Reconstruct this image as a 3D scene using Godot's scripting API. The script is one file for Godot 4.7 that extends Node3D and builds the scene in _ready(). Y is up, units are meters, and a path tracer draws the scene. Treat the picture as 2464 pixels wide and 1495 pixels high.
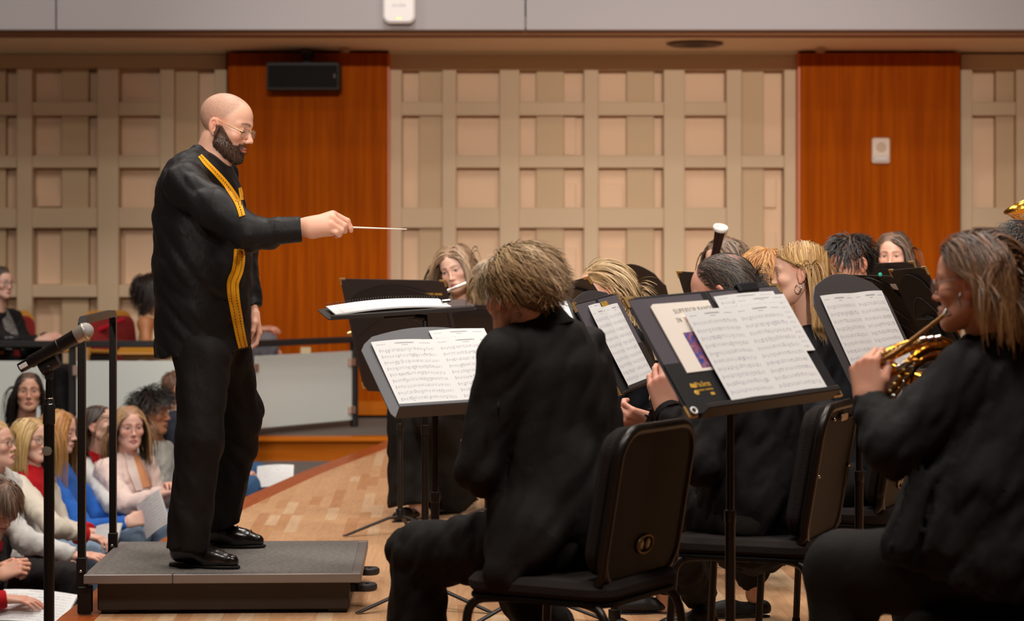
extends Node3D

# Pinhole of the photograph (pixels of the 2464 x 1495 frame): focal length and horizon row; EYE is the camera's height over the stage floor.
const F := 5300.0
const EYE := 1.29
const HORIZON := 630.0

var used := {}
var mats := {}
var rng := RandomNumberGenerator.new()
var nz := FastNoiseLite.new()
var folds := FastNoiseLite.new()

# A place in the world (metres) seen at a pixel and standing z metres in front of the lens.
func P(px: float, py: float, z: float) -> Vector3:
	return Vector3((px - 1232.0) * z / F, EYE - (py - HORIZON) * z / F, -z)

# ------------------------------------------------------------------ mesh builder
class MB:
	var v := PackedVector3Array()
	var n := PackedVector3Array()
	var uv := PackedVector2Array()
	var c := PackedColorArray()
	var idx := PackedInt32Array()
	var col := Color.WHITE

	func vert(p: Vector3, nn: Vector3, u := Vector2.ZERO) -> int:
		v.append(p); n.append(nn); uv.append(u); c.append(col)
		return v.size() - 1

	func tri(a: int, b: int, d: int) -> void:
		var fn := (v[d] - v[a]).cross(v[b] - v[a])
		if fn.dot(n[a] + n[b] + n[d]) < 0.0:
			idx.append(a); idx.append(d); idx.append(b)
		else:
			idx.append(a); idx.append(b); idx.append(d)

	func quad(a: int, b: int, d: int, e: int) -> void:
		tri(a, b, d); tri(a, d, e)

	func face(ps: Array, hint: Vector3, uvs: Array = []) -> void:
		var nn: Vector3 = (ps[1] - ps[0]).cross(ps[2] - ps[0])
		if nn.length_squared() < 1e-20 and ps.size() > 3:
			nn = (ps[2] - ps[0]).cross(ps[3] - ps[0])
		nn = nn.normalized()
		if nn.dot(hint) < 0.0: nn = -nn
		var i0 := v.size()
		for k in ps.size():
			vert(ps[k], nn, uvs[k] if uvs else Vector2.ZERO)
		for k in range(1, ps.size() - 1):
			tri(i0, i0 + k, i0 + k + 1)

	# box with chamfered edges
	func box(x: Transform3D, s: Vector3, b := 0.004) -> MB:
		var h := s * 0.5
		b = minf(b, minf(h.x, minf(h.y, h.z)) * 0.9)
		var o := x.origin
		var ax := [x.basis.x, x.basis.y, x.basis.z]
		var hh := [h.x, h.y, h.z]
		for a in 3:
			var e := (a + 1) % 3
			var g := (a + 2) % 3
			for s1 in [-1.0, 1.0]:
				var q := []
				for k in [[-1, -1], [1, -1], [1, 1], [-1, 1]]:
					q.append(o + ax[a] * s1 * hh[a] + ax[e] * k[0] * (hh[e] - b) + ax[g] * k[1] * (hh[g] - b))
				face(q, ax[a] * s1, [Vector2(0, 0), Vector2(1, 0), Vector2(1, 1), Vector2(0, 1)])
				if b > 0.0:
					for s2 in [-1.0, 1.0]:
						face([o + ax[a] * s1 * hh[a] + ax[e] * s2 * (hh[e] - b) - ax[g] * (hh[g] - b), o + ax[a] * s1 * hh[a] + ax[e] * s2 * (hh[e] - b) + ax[g] * (hh[g] - b),
							o + ax[a] * s1 * (hh[a] - b) + ax[e] * s2 * hh[e] + ax[g] * (hh[g] - b), o + ax[a] * s1 * (hh[a] - b) + ax[e] * s2 * hh[e] - ax[g] * (hh[g] - b)], ax[a] * s1 + ax[e] * s2)
		if b > 0.0:
			for sx in [-1.0, 1.0]:
				for sy in [-1.0, 1.0]:
					for sz in [-1.0, 1.0]:
						face([o + ax[0] * sx * hh[0] + ax[1] * sy * (hh[1] - b) + ax[2] * sz * (hh[2] - b), o + ax[0] * sx * (hh[0] - b) + ax[1] * sy * hh[1] + ax[2] * sz * (hh[2] - b),
							o + ax[0] * sx * (hh[0] - b) + ax[1] * sy * (hh[1] - b) + ax[2] * sz * hh[2]], ax[0] * sx + ax[1] * sy + ax[2] * sz)
		return self

	# tube along points; r a number or an array; flat squashes the section along the frame's second axis
	func tube(p: Array, r, sides := 8, caps := true, flat := 1.0, up := Vector3.ZERO, closed := false) -> MB:
		var m := p.size()
		var prev := Vector3.ZERO
		var i0 := v.size()
		var vl := 0.0
		for k in m:
			var t: Vector3
			if closed: t = p[(k + 1) % m] - p[(k + m - 1) % m]
			else: t = p[mini(k + 1, m - 1)] - p[maxi(k - 1, 0)]
			t = t.normalized()
			var a: Vector3
			if up != Vector3.ZERO: a = t.cross(up)
			elif k == 0: a = t.cross(Vector3.UP if absf(t.y) < 0.9 else Vector3.RIGHT)
			else: a = prev - t * prev.dot(t)
			a = a.normalized()
			prev = a
			var b := t.cross(a)
			var rr: float = r[k] if r is Array else r
			if k: vl += (p[k] - p[k - 1]).length()
			for j in sides:
				var w := TAU * j / sides
				var d := a * cos(w) + b * sin(w) * flat
				vert(p[k] + d * rr, (a * cos(w) * flat + b * sin(w)).normalized(), Vector2(float(j) / sides, vl))
		for k in (m if closed else m - 1):
			for j in sides:
				var j2 := (j + 1) % sides
				var k2 := (k + 1) % m
				quad(i0 + k * sides + j, i0 + k * sides + j2, i0 + k2 * sides + j2, i0 + k2 * sides + j)
		if caps and not closed:
			for e in [0, m - 1]:
				var nn: Vector3 = (p[0] - p[1]) if e == 0 else (p[m - 1] - p[m - 2])
				nn = nn.normalized()
				var q := []
				for j in sides: q.append(v[i0 + e * sides + j])
				face(q, nn)
		return self

	# surface of revolution: profile of (radius, height) along x.basis.y
	func lathe(x: Transform3D, prof: Array, sides := 24) -> MB:
		var i0 := v.size()
		var m := prof.size()
		for k in m:
			var t: Vector2 = prof[mini(k + 1, m - 1)] - prof[maxi(k - 1, 0)]
			var nn2 := Vector2(t.y, -t.x).normalized()
			for j in sides + 1:
				var w := TAU * j / sides
				var d := x.basis.x * cos(w) + x.basis.z * sin(w)
				vert(x.origin + d * prof[k].x + x.basis.y * prof[k].y, (d * nn2.x + x.basis.y * nn2.y).normalized(), Vector2(float(j) / sides, float(k) / (m - 1)))
		for k in m - 1:
			for j in sides:
				var a := i0 + k * (sides + 1) + j
				quad(a, a + 1, a + sides + 2, a + sides + 1)
		return self

	# extruded outline (in x's xy plane) of thickness d along +z, with a chamfer
	func prism(x: Transform3D, poly: PackedVector2Array, d: float, bev := 0.002, uvscale := Vector2.ONE) -> MB:
		if Geometry2D.is_polygon_clockwise(poly):
			poly = poly.duplicate(); poly.reverse()
		var m := poly.size()
		var inner := PackedVector2Array()
		for k in m:
			var e1 := (poly[k] - poly[(k + m - 1) % m]).normalized()
			var e2 := (poly[(k + 1) % m] - poly[k]).normalized()
			var nn := (Vector2(-e1.y, e1.x) + Vector2(-e2.y, e2.x))
			nn = nn.normalized() / maxf(0.4, sqrt(maxf(0.0, (1.0 + e1.dot(e2)) * 0.5)))
			inner.append(poly[k] + nn * bev)
		var lv := [[inner, 0.0], [poly, bev], [poly, d - bev], [inner, d]]
		for q in 3:
			for k in m:
				var k2 := (k + 1) % m
				var a: Vector2 = lv[q][0][k]; var b: Vector2 = lv[q][0][k2]
				var a2: Vector2 = lv[q + 1][0][k]; var b2: Vector2 = lv[q + 1][0][k2]
				var e := (poly[k2] - poly[k]).normalized()
				var out2 := Vector2(e.y, -e.x)
				var h: Vector3 = x.basis.x * out2.x + x.basis.y * out2.y + x.basis.z * (q - 1) * 0.7
				face([x * Vector3(a.x, a.y, lv[q][1]), x * Vector3(b.x, b.y, lv[q][1]), x * Vector3(b2.x, b2.y, lv[q + 1][1]), x * Vector3(a2.x, a2.y, lv[q + 1][1])], h)
		var tr := Geometry2D.triangulate_polygon(inner)
		for side in [0, 3]:
			var i0 := v.size()
			var nn3: Vector3 = x.basis.z * (-1.0 if side == 0 else 1.0)
			for k in m:
				vert(x * Vector3(inner[k].x, inner[k].y, lv[side][1]), nn3, Vector2(inner[k].x * uvscale.x, 1.0 - inner[k].y * uvscale.y))
			for k in range(0, tr.size(), 3):
				tri(i0 + tr[k], i0 + tr[k + 1], i0 + tr[k + 2])
		return self

	func ball(o: Vector3, r: Vector3, b := Basis.IDENTITY, rows := 10, cols := 14) -> MB:
		var i0 := v.size()
		for k in rows + 1:
			var th := PI * k / rows
			for j in cols + 1:
				var w := TAU * j / cols
				var d := Vector3(sin(th) * cos(w), cos(th), sin(th) * sin(w))
				vert(o + b * (d * r), (b * (d / r)).normalized(), Vector2(float(j) / cols, float(k) / rows))
		for k in rows:
			for j in cols:
				var a := i0 + k * (cols + 1) + j
				quad(a, a + 1, a + cols + 2, a + cols + 1)
		return self

	# a grid of points (rows of equal length) as a sheet of thickness th
	func sheet(rows: Array, th: float, uvf := Vector2.ONE) -> MB:
		var h := rows.size()
		var w: int = rows[0].size()
		var nn := []
		for y in h:
			for x in w:
				var dx: Vector3 = rows[y][mini(x + 1, w - 1)] - rows[y][maxi(x - 1, 0)]
				var dy: Vector3 = rows[mini(y + 1, h - 1)][x] - rows[maxi(y - 1, 0)][x]
				nn.append(dx.cross(dy).normalized())
		for s in [1.0, -1.0]:
			var i0 := v.size()
			for y in h:
				for x in w:
					vert(rows[y][x] + nn[y * w + x] * th * 0.5 * s, nn[y * w + x] * s, Vector2(uvf.x * x / (w - 1), uvf.y * y / (h - 1)))
			for y in h - 1:
				for x in w - 1:
					var a := i0 + y * w + x
					quad(a, a + 1, a + w + 1, a + w)
		var rim := []
		for x in w: rim.append(Vector2i(x, 0))
		for y in range(1, h): rim.append(Vector2i(w - 1, y))
		for x in range(w - 2, -1, -1): rim.append(Vector2i(x, h - 1))
		for y in range(h - 2, 0, -1): rim.append(Vector2i(0, y))
		var mid: Vector3 = rows[h / 2][w / 2]
		for k in rim.size():
			var a: Vector2i = rim[k]; var b: Vector2i = rim[(k + 1) % rim.size()]
			var pa: Vector3 = rows[a.y][a.x]; var pb: Vector3 = rows[b.y][b.x]
			var na: Vector3 = nn[a.y * w + a.x] * th * 0.5; var nb: Vector3 = nn[b.y * w + b.x] * th * 0.5
			face([pa + na, pb + nb, pb - nb, pa - na], pa - mid)
		return self

	func append(o: MB, x := Transform3D.IDENTITY) -> MB:
		var i0 := v.size()
		var nb := x.basis.inverse().transposed()
		for k in o.v.size():
			v.append(x * o.v[k]); n.append((nb * o.n[k]).normalized())
		uv.append_array(o.uv); c.append_array(o.c)
		var flip := x.basis.determinant() < 0.0
		for k in range(0, o.idx.size(), 3):
			idx.append(o.idx[k] + i0)
			idx.append(o.idx[k + (2 if flip else 1)] + i0)
			idx.append(o.idx[k + (1 if flip else 2)] + i0)
		return self

	func mesh(off := Vector3.ZERO, colors := false) -> ArrayMesh:
		var arr := []
		arr.resize(Mesh.ARRAY_MAX)
		var vv := v
		if off != Vector3.ZERO:
			vv = PackedVector3Array()
			vv.resize(v.size())
			for k in v.size(): vv[k] = v[k] - off
		arr[Mesh.ARRAY_VERTEX] = vv
		arr[Mesh.ARRAY_NORMAL] = n
		arr[Mesh.ARRAY_TEX_UV] = uv
		if colors: arr[Mesh.ARRAY_COLOR] = c
		arr[Mesh.ARRAY_INDEX] = idx
		var m := ArrayMesh.new()
		m.add_surface_from_arrays(Mesh.PRIMITIVE_TRIANGLES, arr)
		return m

# ------------------------------------------------------------------ rounded bodies: smooth unions of tapered bones, meshed as surface nets
class Body:
	var bones := []
	var cell := 0.012
	var amp := 0.0
	var freq := Vector3(9, 9, 9)
	var turn := Basis.from_euler(Vector3(0.5, 0.4, 0.55))
	var noise: FastNoiseLite
	var lo := Vector3(1e9, 1e9, 1e9)
	var hi := Vector3(-1e9, -1e9, -1e9)
	var g := PackedFloat32Array()
	var nx := 0
	var ny := 0
	var nzz := 0

	func _init(c := 0.012): cell = c

	# k: width of the smooth join; f, flat: section squashed along f; cp, cn: the bone is cut off where (p - cp).cn > 0
	func bone(a: Vector3, b: Vector3, ra: float, rb: float, k := 0.03, f := Vector3.ZERO, flat := 1.0, cp := Vector3.ZERO, cn := Vector3.ZERO) -> Body:
		bones.append([0, a, b, ra, rb, k, f.normalized() if f != Vector3.ZERO else f, flat, cp, cn])
		return self

	func chain(ps: Array, rs: Array, k := 0.03, f := Vector3.ZERO, flat := 1.0) -> Body:
		for i in ps.size() - 1: bone(ps[i], ps[i + 1], rs[i], rs[i + 1], k, f, flat)
		return self

	func ell(o: Vector3, r: Vector3, k := 0.02, b := Basis.IDENTITY) -> Body:
		bones.append([1, o, r, maxf(r.x, maxf(r.y, r.z)), 0.0, k, b, 1.0, Vector3.ZERO, Vector3.ZERO])
		return self

	func cut(a: Vector3, b: Vector3, ra: float, rb: float, k := 0.01) -> Body:
		bones.append([2, a, b, ra, rb, k, Vector3.ZERO, 1.0, Vector3.ZERO, Vector3.ZERO])
		return self

	# removes everything on the far side of a plane
	func plane(p: Vector3, nn: Vector3) -> Body:
		bones.append([3, p, nn.normalized()])
		return self

	func field() -> void:
		for q in bones:
			if q[0] == 2 or q[0] == 3: continue
			var r: float = q[3] if q[0] == 1 else maxf(q[3], q[4])
			var e := Vector3(r, r, r) + Vector3.ONE * (cell * 2.5 + amp)
			var a: Vector3 = q[1]
			var b: Vector3 = q[1] if q[0] == 1 else q[2]
			lo = lo.min(a.min(b) - e); hi = hi.max(a.max(b) + e)
		nx = int((hi.x - lo.x) / cell) + 2
		ny = int((hi.y - lo.y) / cell) + 2
		nzz = int((hi.z - lo.z) / cell) + 2
		g.resize(nx * ny * nzz)
		g.fill(1.0)
		for q in bones:
			if q[0] == 3:
				_plane(q[1], q[2])
			else:
				_bone(q)
		if amp > 0.0 and noise:
			var lim := cell * 2.2 + amp
			var i := 0
			for z in nzz:
				for y in ny:
					for x in nx:
						if absf(g[i]) < lim:
							var p := turn * (lo + Vector3(x, y, z) * cell) * freq
							g[i] += amp * noise.get_noise_3dv(p)
						i += 1

	func _plane(p: Vector3, nn: Vector3) -> void:
		var i := 0
		for z in nzz:
			for y in ny:
				for x in nx:
					if g[i] < 0.9:
						g[i] = maxf(g[i], (lo + Vector3(x, y, z) * cell - p).dot(nn))
					i += 1

	func _bone(q: Array) -> void:
		var kind: int = q[0]
		var a: Vector3 = q[1]
		var k: float = q[5]
		var r: float = q[3] if kind == 1 else maxf(q[3], q[4])
		var b: Vector3 = a if kind == 1 else q[2]
		var e := Vector3.ONE * (r + maxf(k, cell * 2.0) + cell)
		var l := (a.min(b) - e - lo) / cell
		var h := (a.max(b) + e - lo) / cell
		var x0 := maxi(0, int(l.x)); var x1 := mini(nx - 1, int(h.x) + 1)
		var y0 := maxi(0, int(l.y)); var y1 := mini(ny - 1, int(h.y) + 1)
		var z0 := maxi(0, int(l.z)); var z1 := mini(nzz - 1, int(h.z) + 1)
		var ik := 1.0 / maxf(k, 1e-5)
		if kind == 1:
			var ir: Vector3 = Vector3.ONE / q[2]
			var inv: Basis = (q[6] as Basis).inverse()
			for z in range(z0, z1 + 1):
				for y in range(y0, y1 + 1):
					var i := (z * ny + y) * nx + x0
					for x in range(x0, x1 + 1):
						var p := inv * (lo + Vector3(x, y, z) * cell - a) * ir
						var k0 := p.length()
						var d := k0 * (k0 - 1.0) / maxf((p * ir).length(), 1e-6)
						var w := g[i]
						var m := maxf(k - absf(w - d), 0.0) * ik
						g[i] = minf(w, d) - m * m * k * 0.25
						i += 1
			return
		var f: Vector3 = q[6]
		var flat: float = q[7]
		var ba := b - a
		var sq := f != Vector3.ZERO
		var fs := 1.0 / flat - 1.0
		if sq: ba += f * ba.dot(f) * fs
		var ra: float = q[3]
		var dr: float = q[4] - q[3]
		var ibb := 1.0 / maxf(ba.length_squared(), 1e-9)
		var cn: Vector3 = q[9]
		var cp: Vector3 = q[8]
		var clip := cn != Vector3.ZERO
		for z in range(z0, z1 + 1):
			for y in range(y0, y1 + 1):
				var i := (z * ny + y) * nx + x0
				var base := lo + Vector3(x0, y, z) * cell
				for x in range(x0, x1 + 1):
					var p := base - a
					if sq: p += f * p.dot(f) * fs
					var t := clampf(p.dot(ba) * ibb, 0.0, 1.0)
					var d := (p - ba * t).length() - ra - dr * t
					if clip: d = maxf(d, (base - cp).dot(cn))
					var w := g[i]
					if kind == 2:
						var m2 := maxf(k - absf(w + d), 0.0) * ik
						g[i] = maxf(w, -d) + m2 * m2 * k * 0.25
					else:
						var m := maxf(k - absf(w - d), 0.0) * ik
						g[i] = minf(w, d) - m * m * k * 0.25
					base.x += cell
					i += 1

	func at(p: Vector3) -> float:
		var u := (p - lo) / cell
		var x := int(u.x); var y := int(u.y); var z := int(u.z)
		if u.x < 0.0 or u.y < 0.0 or u.z < 0.0 or x >= nx - 1 or y >= ny - 1 or z >= nzz - 1: return 1.0
		var fx := u.x - x; var fy := u.y - y; var fz := u.z - z
		var i := (z * ny + y) * nx + x
		var s := nx * ny
		var a := lerpf(lerpf(g[i], g[i + 1], fx), lerpf(g[i + nx], g[i + nx + 1], fx), fy)
		var b := lerpf(lerpf(g[i + s], g[i + s + 1], fx), lerpf(g[i + s + nx], g[i + s + nx + 1], fx), fy)
		return lerpf(a, b, fz)

	func grad(p: Vector3) -> Vector3:
		var e := cell * 0.8
		return Vector3(at(p + Vector3(e, 0, 0)) - at(p - Vector3(e, 0, 0)), at(p + Vector3(0, e, 0)) - at(p - Vector3(0, e, 0)), at(p + Vector3(0, 0, e)) - at(p - Vector3(0, 0, e))).normalized()

	# where a line first meets the surface
	func hit(o: Vector3, to: Vector3) -> Vector3:
		var d := (to - o).normalized()
		var t := (to - o).length() - 0.5
		for k in 400:
			if at(o + d * t) < 0.0:
				for j in 8:
					t += at(o + d * t) * 0.7
				return o + d * t
			t += 0.004
		return to

	func mesh(mb: MB, tint = null) -> MB:
		if g.is_empty(): field()
		var ids := PackedInt32Array()
		ids.resize(nx * ny * nzz)
		ids.fill(-1)
		var s := nx * ny
		var lim := cell * 3.6
		var off := [0, 1, nx, nx + 1, s, s + 1, s + nx, s + nx + 1]
		var edges := [[0, 1], [2, 3], [4, 5], [6, 7], [0, 2], [1, 3], [4, 6], [5, 7], [0, 4], [1, 5], [2, 6], [3, 7]]
		var cv := PackedFloat32Array()
		cv.resize(8)
		var i0 := mb.v.size()
		var cells := PackedInt32Array()
		for z in nzz - 1:
			for y in ny - 1:
				var i := (z * ny + y) * nx
				for x in nx - 1:
					var w := g[i]
					if w < lim and w > -lim:
						var neg := 0
						for q in 8:
							cv[q] = g[i + off[q]]
							if cv[q] < 0.0: neg += 1
						if neg != 0 and neg != 8:
							var p := Vector3.ZERO
							var m := 0
							for e in edges:
								var a := cv[e[0]]; var b := cv[e[1]]
								if (a < 0.0) != (b < 0.0):
									var t := a / (a - b)
									var e0: int = e[0]; var e1: int = e[1]
									p += Vector3(lerpf(e0 & 1, e1 & 1, t), lerpf((e0 >> 1) & 1, (e1 >> 1) & 1, t), lerpf(e0 >> 2, e1 >> 2, t))
									m += 1
							p = lo + (Vector3(x, y, z) + p / m) * cell
							ids[i] = mb.v.size()
							cells.append(i)
							if tint != null: mb.col = tint.call(p)
							mb.vert(p, Vector3.ZERO)
					i += 1
		var q0 := mb.idx.size()
		for i in cells:
			var w := g[i]
			for ax in 3:
				var d: int = [1, nx, s][ax]
				var u: int = [nx, s, 1][ax]
				var t: int = [s, 1, nx][ax]
				if i - u - t < 0: continue
				var w2 := g[i + d]
				if (w < 0.0) == (w2 < 0.0): continue
				var a := ids[i]; var b := ids[i - u]; var e := ids[i - u - t]; var h := ids[i - t]
				if a < 0 or b < 0 or e < 0 or h < 0: continue
				if w < 0.0:
					mb.idx.append_array([a, e, b, a, h, e])
				else:
					mb.idx.append_array([a, b, e, a, e, h])
		for k in range(q0, mb.idx.size(), 3):
			var a := mb.idx[k]; var b := mb.idx[k + 1]; var d := mb.idx[k + 2]
			var fn := (mb.v[d] - mb.v[a]).cross(mb.v[b] - mb.v[a])
			mb.n[a] += fn; mb.n[b] += fn; mb.n[d] += fn
		for k in range(i0, mb.v.size()): mb.n[k] = mb.n[k].normalized()
		mb.col = Color.WHITE
		return mb

# ------------------------------------------------------------------ nodes
func numbered(base: String) -> String:
	var k: int = used.get(base, -1) + 1
	used[base] = k
	return base if k == 0 else "%s_%03d" % [base, k]

func thing(called: String, label: String, category: String, at := Vector3.ZERO, group := "") -> Node3D:
	var o := Node3D.new()
	o.name = numbered(called)
	add_child(o)
	o.position = at
	return tag(o, label, category, group)

func tag(o: Node3D, label: String, category: String, group := "") -> Node3D:
	o.set_meta("label", label)
	o.set_meta("category", category)
	if group: o.set_meta("group", group)
	return o

func part(parent: Node3D, called: String, mesh: Mesh, m: Material, x := Transform3D.IDENTITY, label := "") -> MeshInstance3D:
	var o := MeshInstance3D.new()
	var k := 0
	var nm := called
	while parent.has_node(NodePath(nm)):
		k += 1
		nm = "%s_%03d" % [called, k]
	o.name = nm
	o.mesh = mesh
	o.material_override = m
	o.transform = x
	parent.add_child(o)
	if label: o.set_meta("label", label)
	return o

# a part whose mesh was built in world space
func wpart(parent: Node3D, called: String, mb: MB, m: Material, colors := false, label := "", below: Node3D = null) -> MeshInstance3D:
	return part(below if below else parent, called, mb.mesh(parent.position, colors), m, Transform3D.IDENTITY, label)

func struct(called: String, mb: MB, m: Material) -> MeshInstance3D:
	var o := MeshInstance3D.new()
	o.name = numbered(called)
	o.mesh = mb.mesh()
	o.material_override = m
	add_child(o)
	o.set_meta("kind", "structure")
	return o

func solo(called: String, mb: MB, m: Material, label: String, category: String, group := "", colors := false) -> MeshInstance3D:
	var o := MeshInstance3D.new()
	o.name = numbered(called)
	o.mesh = mb.mesh(Vector3.ZERO, colors)
	o.material_override = m
	add_child(o)
	tag(o, label, category, group)
	return o

func mat(col: Color, rough := 0.6, metal := 0.0, key := "") -> StandardMaterial3D:
	var id := "%s %s %s %s" % [col.to_html(), rough, metal, key]
	if mats.has(id): return mats[id]
	var m := StandardMaterial3D.new()
	m.albedo_color = col
	m.roughness = rough
	m.metallic = metal
	mats[id] = m
	return m

func noise_tex(f: float, size := 256, normal := false, octaves := 3, seed_ := 1, ramp: Gradient = null, strength := 4.0) -> NoiseTexture2D:
	var t := NoiseTexture2D.new()
	t.width = size; t.height = size
	t.seamless = true
	var q := FastNoiseLite.new()
	q.frequency = f; q.fractal_octaves = octaves; q.seed = seed_
	t.noise = q
	if ramp: t.color_ramp = ramp
	if normal:
		t.as_normal_map = true
		t.bump_strength = strength
	return t

func cloth(col: Color, rough := 0.85, sheen := 0.25, weave := 60.0, vc := false, crease := 0.0) -> StandardMaterial3D:
	var id := "cloth %s %s %s %s %s %s" % [col.to_html(), rough, sheen, weave, vc, crease]
	if mats.has(id): return mats[id]
	var m := StandardMaterial3D.new()
	m.albedo_color = col
	m.roughness = rough
	m.metallic_specular = 0.3
	if sheen > 0.1:
		m.rim_enabled = true
		m.rim = sheen
		m.rim_tint = 0.4
	if not mats.has("weave"): mats["weave"] = noise_tex(0.08, 256, true, 3, 5)
	m.normal_enabled = true
	m.normal_texture = mats["weave"]
	m.normal_scale = 0.25
	m.uv1_triplanar = true
	m.uv1_scale = Vector3.ONE * weave * 0.1
	if crease > 0.0:
		# creases as relief: ridged noise, about a hand wide
		if not mats.has("creases"):
			var t := NoiseTexture2D.new()
			t.width = 512; t.height = 512
			t.seamless = true
			var q := FastNoiseLite.new()
			q.frequency = 0.011
			q.fractal_octaves = 2
			q.fractal_gain = 0.3
			q.domain_warp_enabled = true
			q.domain_warp_amplitude = 40.0
			q.seed = 4
			t.noise = q
			mats["creases"] = t
		m.normal_enabled = false
		m.uv1_scale = Vector3(1.5, 1.0, 1.5)
		m.heightmap_enabled = true
		m.heightmap_texture = mats["creases"]
		m.heightmap_scale = crease * 0.6
	m.vertex_color_use_as_albedo = vc
	mats[id] = m
	return m

func vmat(rough := 0.5, key := "", sub := 0.0) -> StandardMaterial3D:
	var m := mat(Color.WHITE, rough, 0.0, "v" + key)
	m.vertex_color_use_as_albedo = true
	if sub > 0.0:
		m.subsurf_scatter_enabled = true
		m.subsurf_scatter_strength = sub
	return m

func hex(s: String) -> Color: return Color.html(s)
func lin(s: String) -> Color: return Color.html(s).srgb_to_linear()

# basis whose +z looks along f
func face_to(f: Vector3, up := Vector3.UP) -> Basis:
	var z := f.normalized()
	var x := up.cross(z).normalized()
	return Basis(x, z.cross(x), z)

func rrect(w: float, h: float, r: float, n := 5) -> PackedVector2Array:
	var o := PackedVector2Array()
	for q in 4:
		var cx: float = (w * 0.5 - r) * [1, -1, -1, 1][q]
		var cy: float = (h * 0.5 - r) * [1, 1, -1, -1][q]
		for k in n + 1:
			var a := PI * 0.5 * (q + float(k) / n)
			o.append(Vector2(cx + cos(a) * r, cy + sin(a) * r))
	return o

func bez(a: Vector3, b: Vector3, c: Vector3, d: Vector3, n := 10) -> Array:
	var o := []
	for k in n + 1: o.append(a.bezier_interpolate(b, c, d, float(k) / n))
	return o

func smooth_path(ps: Array, per := 6) -> Array:
	var cu := Curve3D.new()
	for k in ps.size():
		var t: Vector3 = (ps[mini(k + 1, ps.size() - 1)] - ps[maxi(k - 1, 0)]) / 6.0
		cu.add_point(ps[k], -t, t)
	var o := []
	for k in ps.size() - 1:
		for j in per: o.append(cu.sample(k, float(j) / per))
	o.append(ps[-1])
	return o

# ------------------------------------------------------------------ the hall
var M := {}

func _ready() -> void:
	rng.seed = 7
	# camera: level, lens shifted down so that the horizon lies on row 630
	var cam := Camera3D.new()
	cam.name = "camera"
	add_child(cam)
	var at := CameraAttributesPhysical.new()
	at.frustum_near = 0.1
	at.frustum_far = 100.0
	at.frustum_focal_length = 77.0
	at.frustum_focus_distance = 7.7
	at.exposure_aperture = 4.0
	cam.attributes = at
	cam.projection = Camera3D.PROJECTION_FRUSTUM
	cam.near = 0.1
	cam.far = 100.0
	cam.size = 1495.0 / F * 0.1
	cam.frustum_offset = Vector2(0, (HORIZON - 747.5) / F * 0.1)
	cam.position = Vector3(0, EYE, 0)
	cam.current = true
	# no sky in a closed hall
	var we := WorldEnvironment.new()
	we.name = "environment"
	var e := Environment.new()
	e.background_mode = Environment.BG_COLOR
	e.background_color = Color.BLACK
	e.tonemap_mode = Environment.TONE_MAPPER_LINEAR
	e.tonemap_exposure = 1.06
	e.sdfgi_enabled = true
	e.ssao_enabled = true
	e.ssil_enabled = true
	we.environment = e
	add_child(we)
	# stage lights in the ceiling, dimmer house lights over the audience
	for q in [[-0.8, -3.0, 22.0], [2.8, -3.0, 30.0], [-0.8, -8.5, 18.0], [2.6, -8.5, 14.0], [-0.6, -12.5, 15.0], [2.6, -11.0, 6.0]]:
		ceiling_light(q[0], q[1], q[2], "square ceiling light over the stage's %s, %s" % ["left edge" if q[0] < 0.5 else "middle", "nearest the camera" if q[1] > -4.0 else "above the players" if q[1] > -9.0 else "towards the balcony"], "stage ceiling lights")
	for q in [[-4.5, -6.0, 10.0], [-4.5, -12.5, 14.0]]:
		ceiling_light(q[0], q[1], q[2], "square ceiling light over the audience, %s" % ["left of the podium" if q[1] > -8.0 else "near the tier rail"], "house ceiling lights")
	# spotlights on the far wall of the hall, aimed under the balcony
	for q in [[0.6, 0.6, 9.5, 175.0], [3.4, 3.4, 9.0, 120.0], [-2.5, -2.2, 10.0, 45.0]]:
		spotlight(Vector3(q[0], 5.3, 7.2), Vector3(q[1], 1.3, -19.2), q[2], q[3])
	nz.seed = 3
	nz.frequency = 1.0
	nz.fractal_octaves = 2
	folds.seed = 12
	folds.frequency = 1.0
	folds.fractal_type = FastNoiseLite.FRACTAL_RIDGED
	folds.fractal_octaves = 2
	folds.fractal_gain = 0.3
	materials()
	room()
	furniture()
	people()

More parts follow.
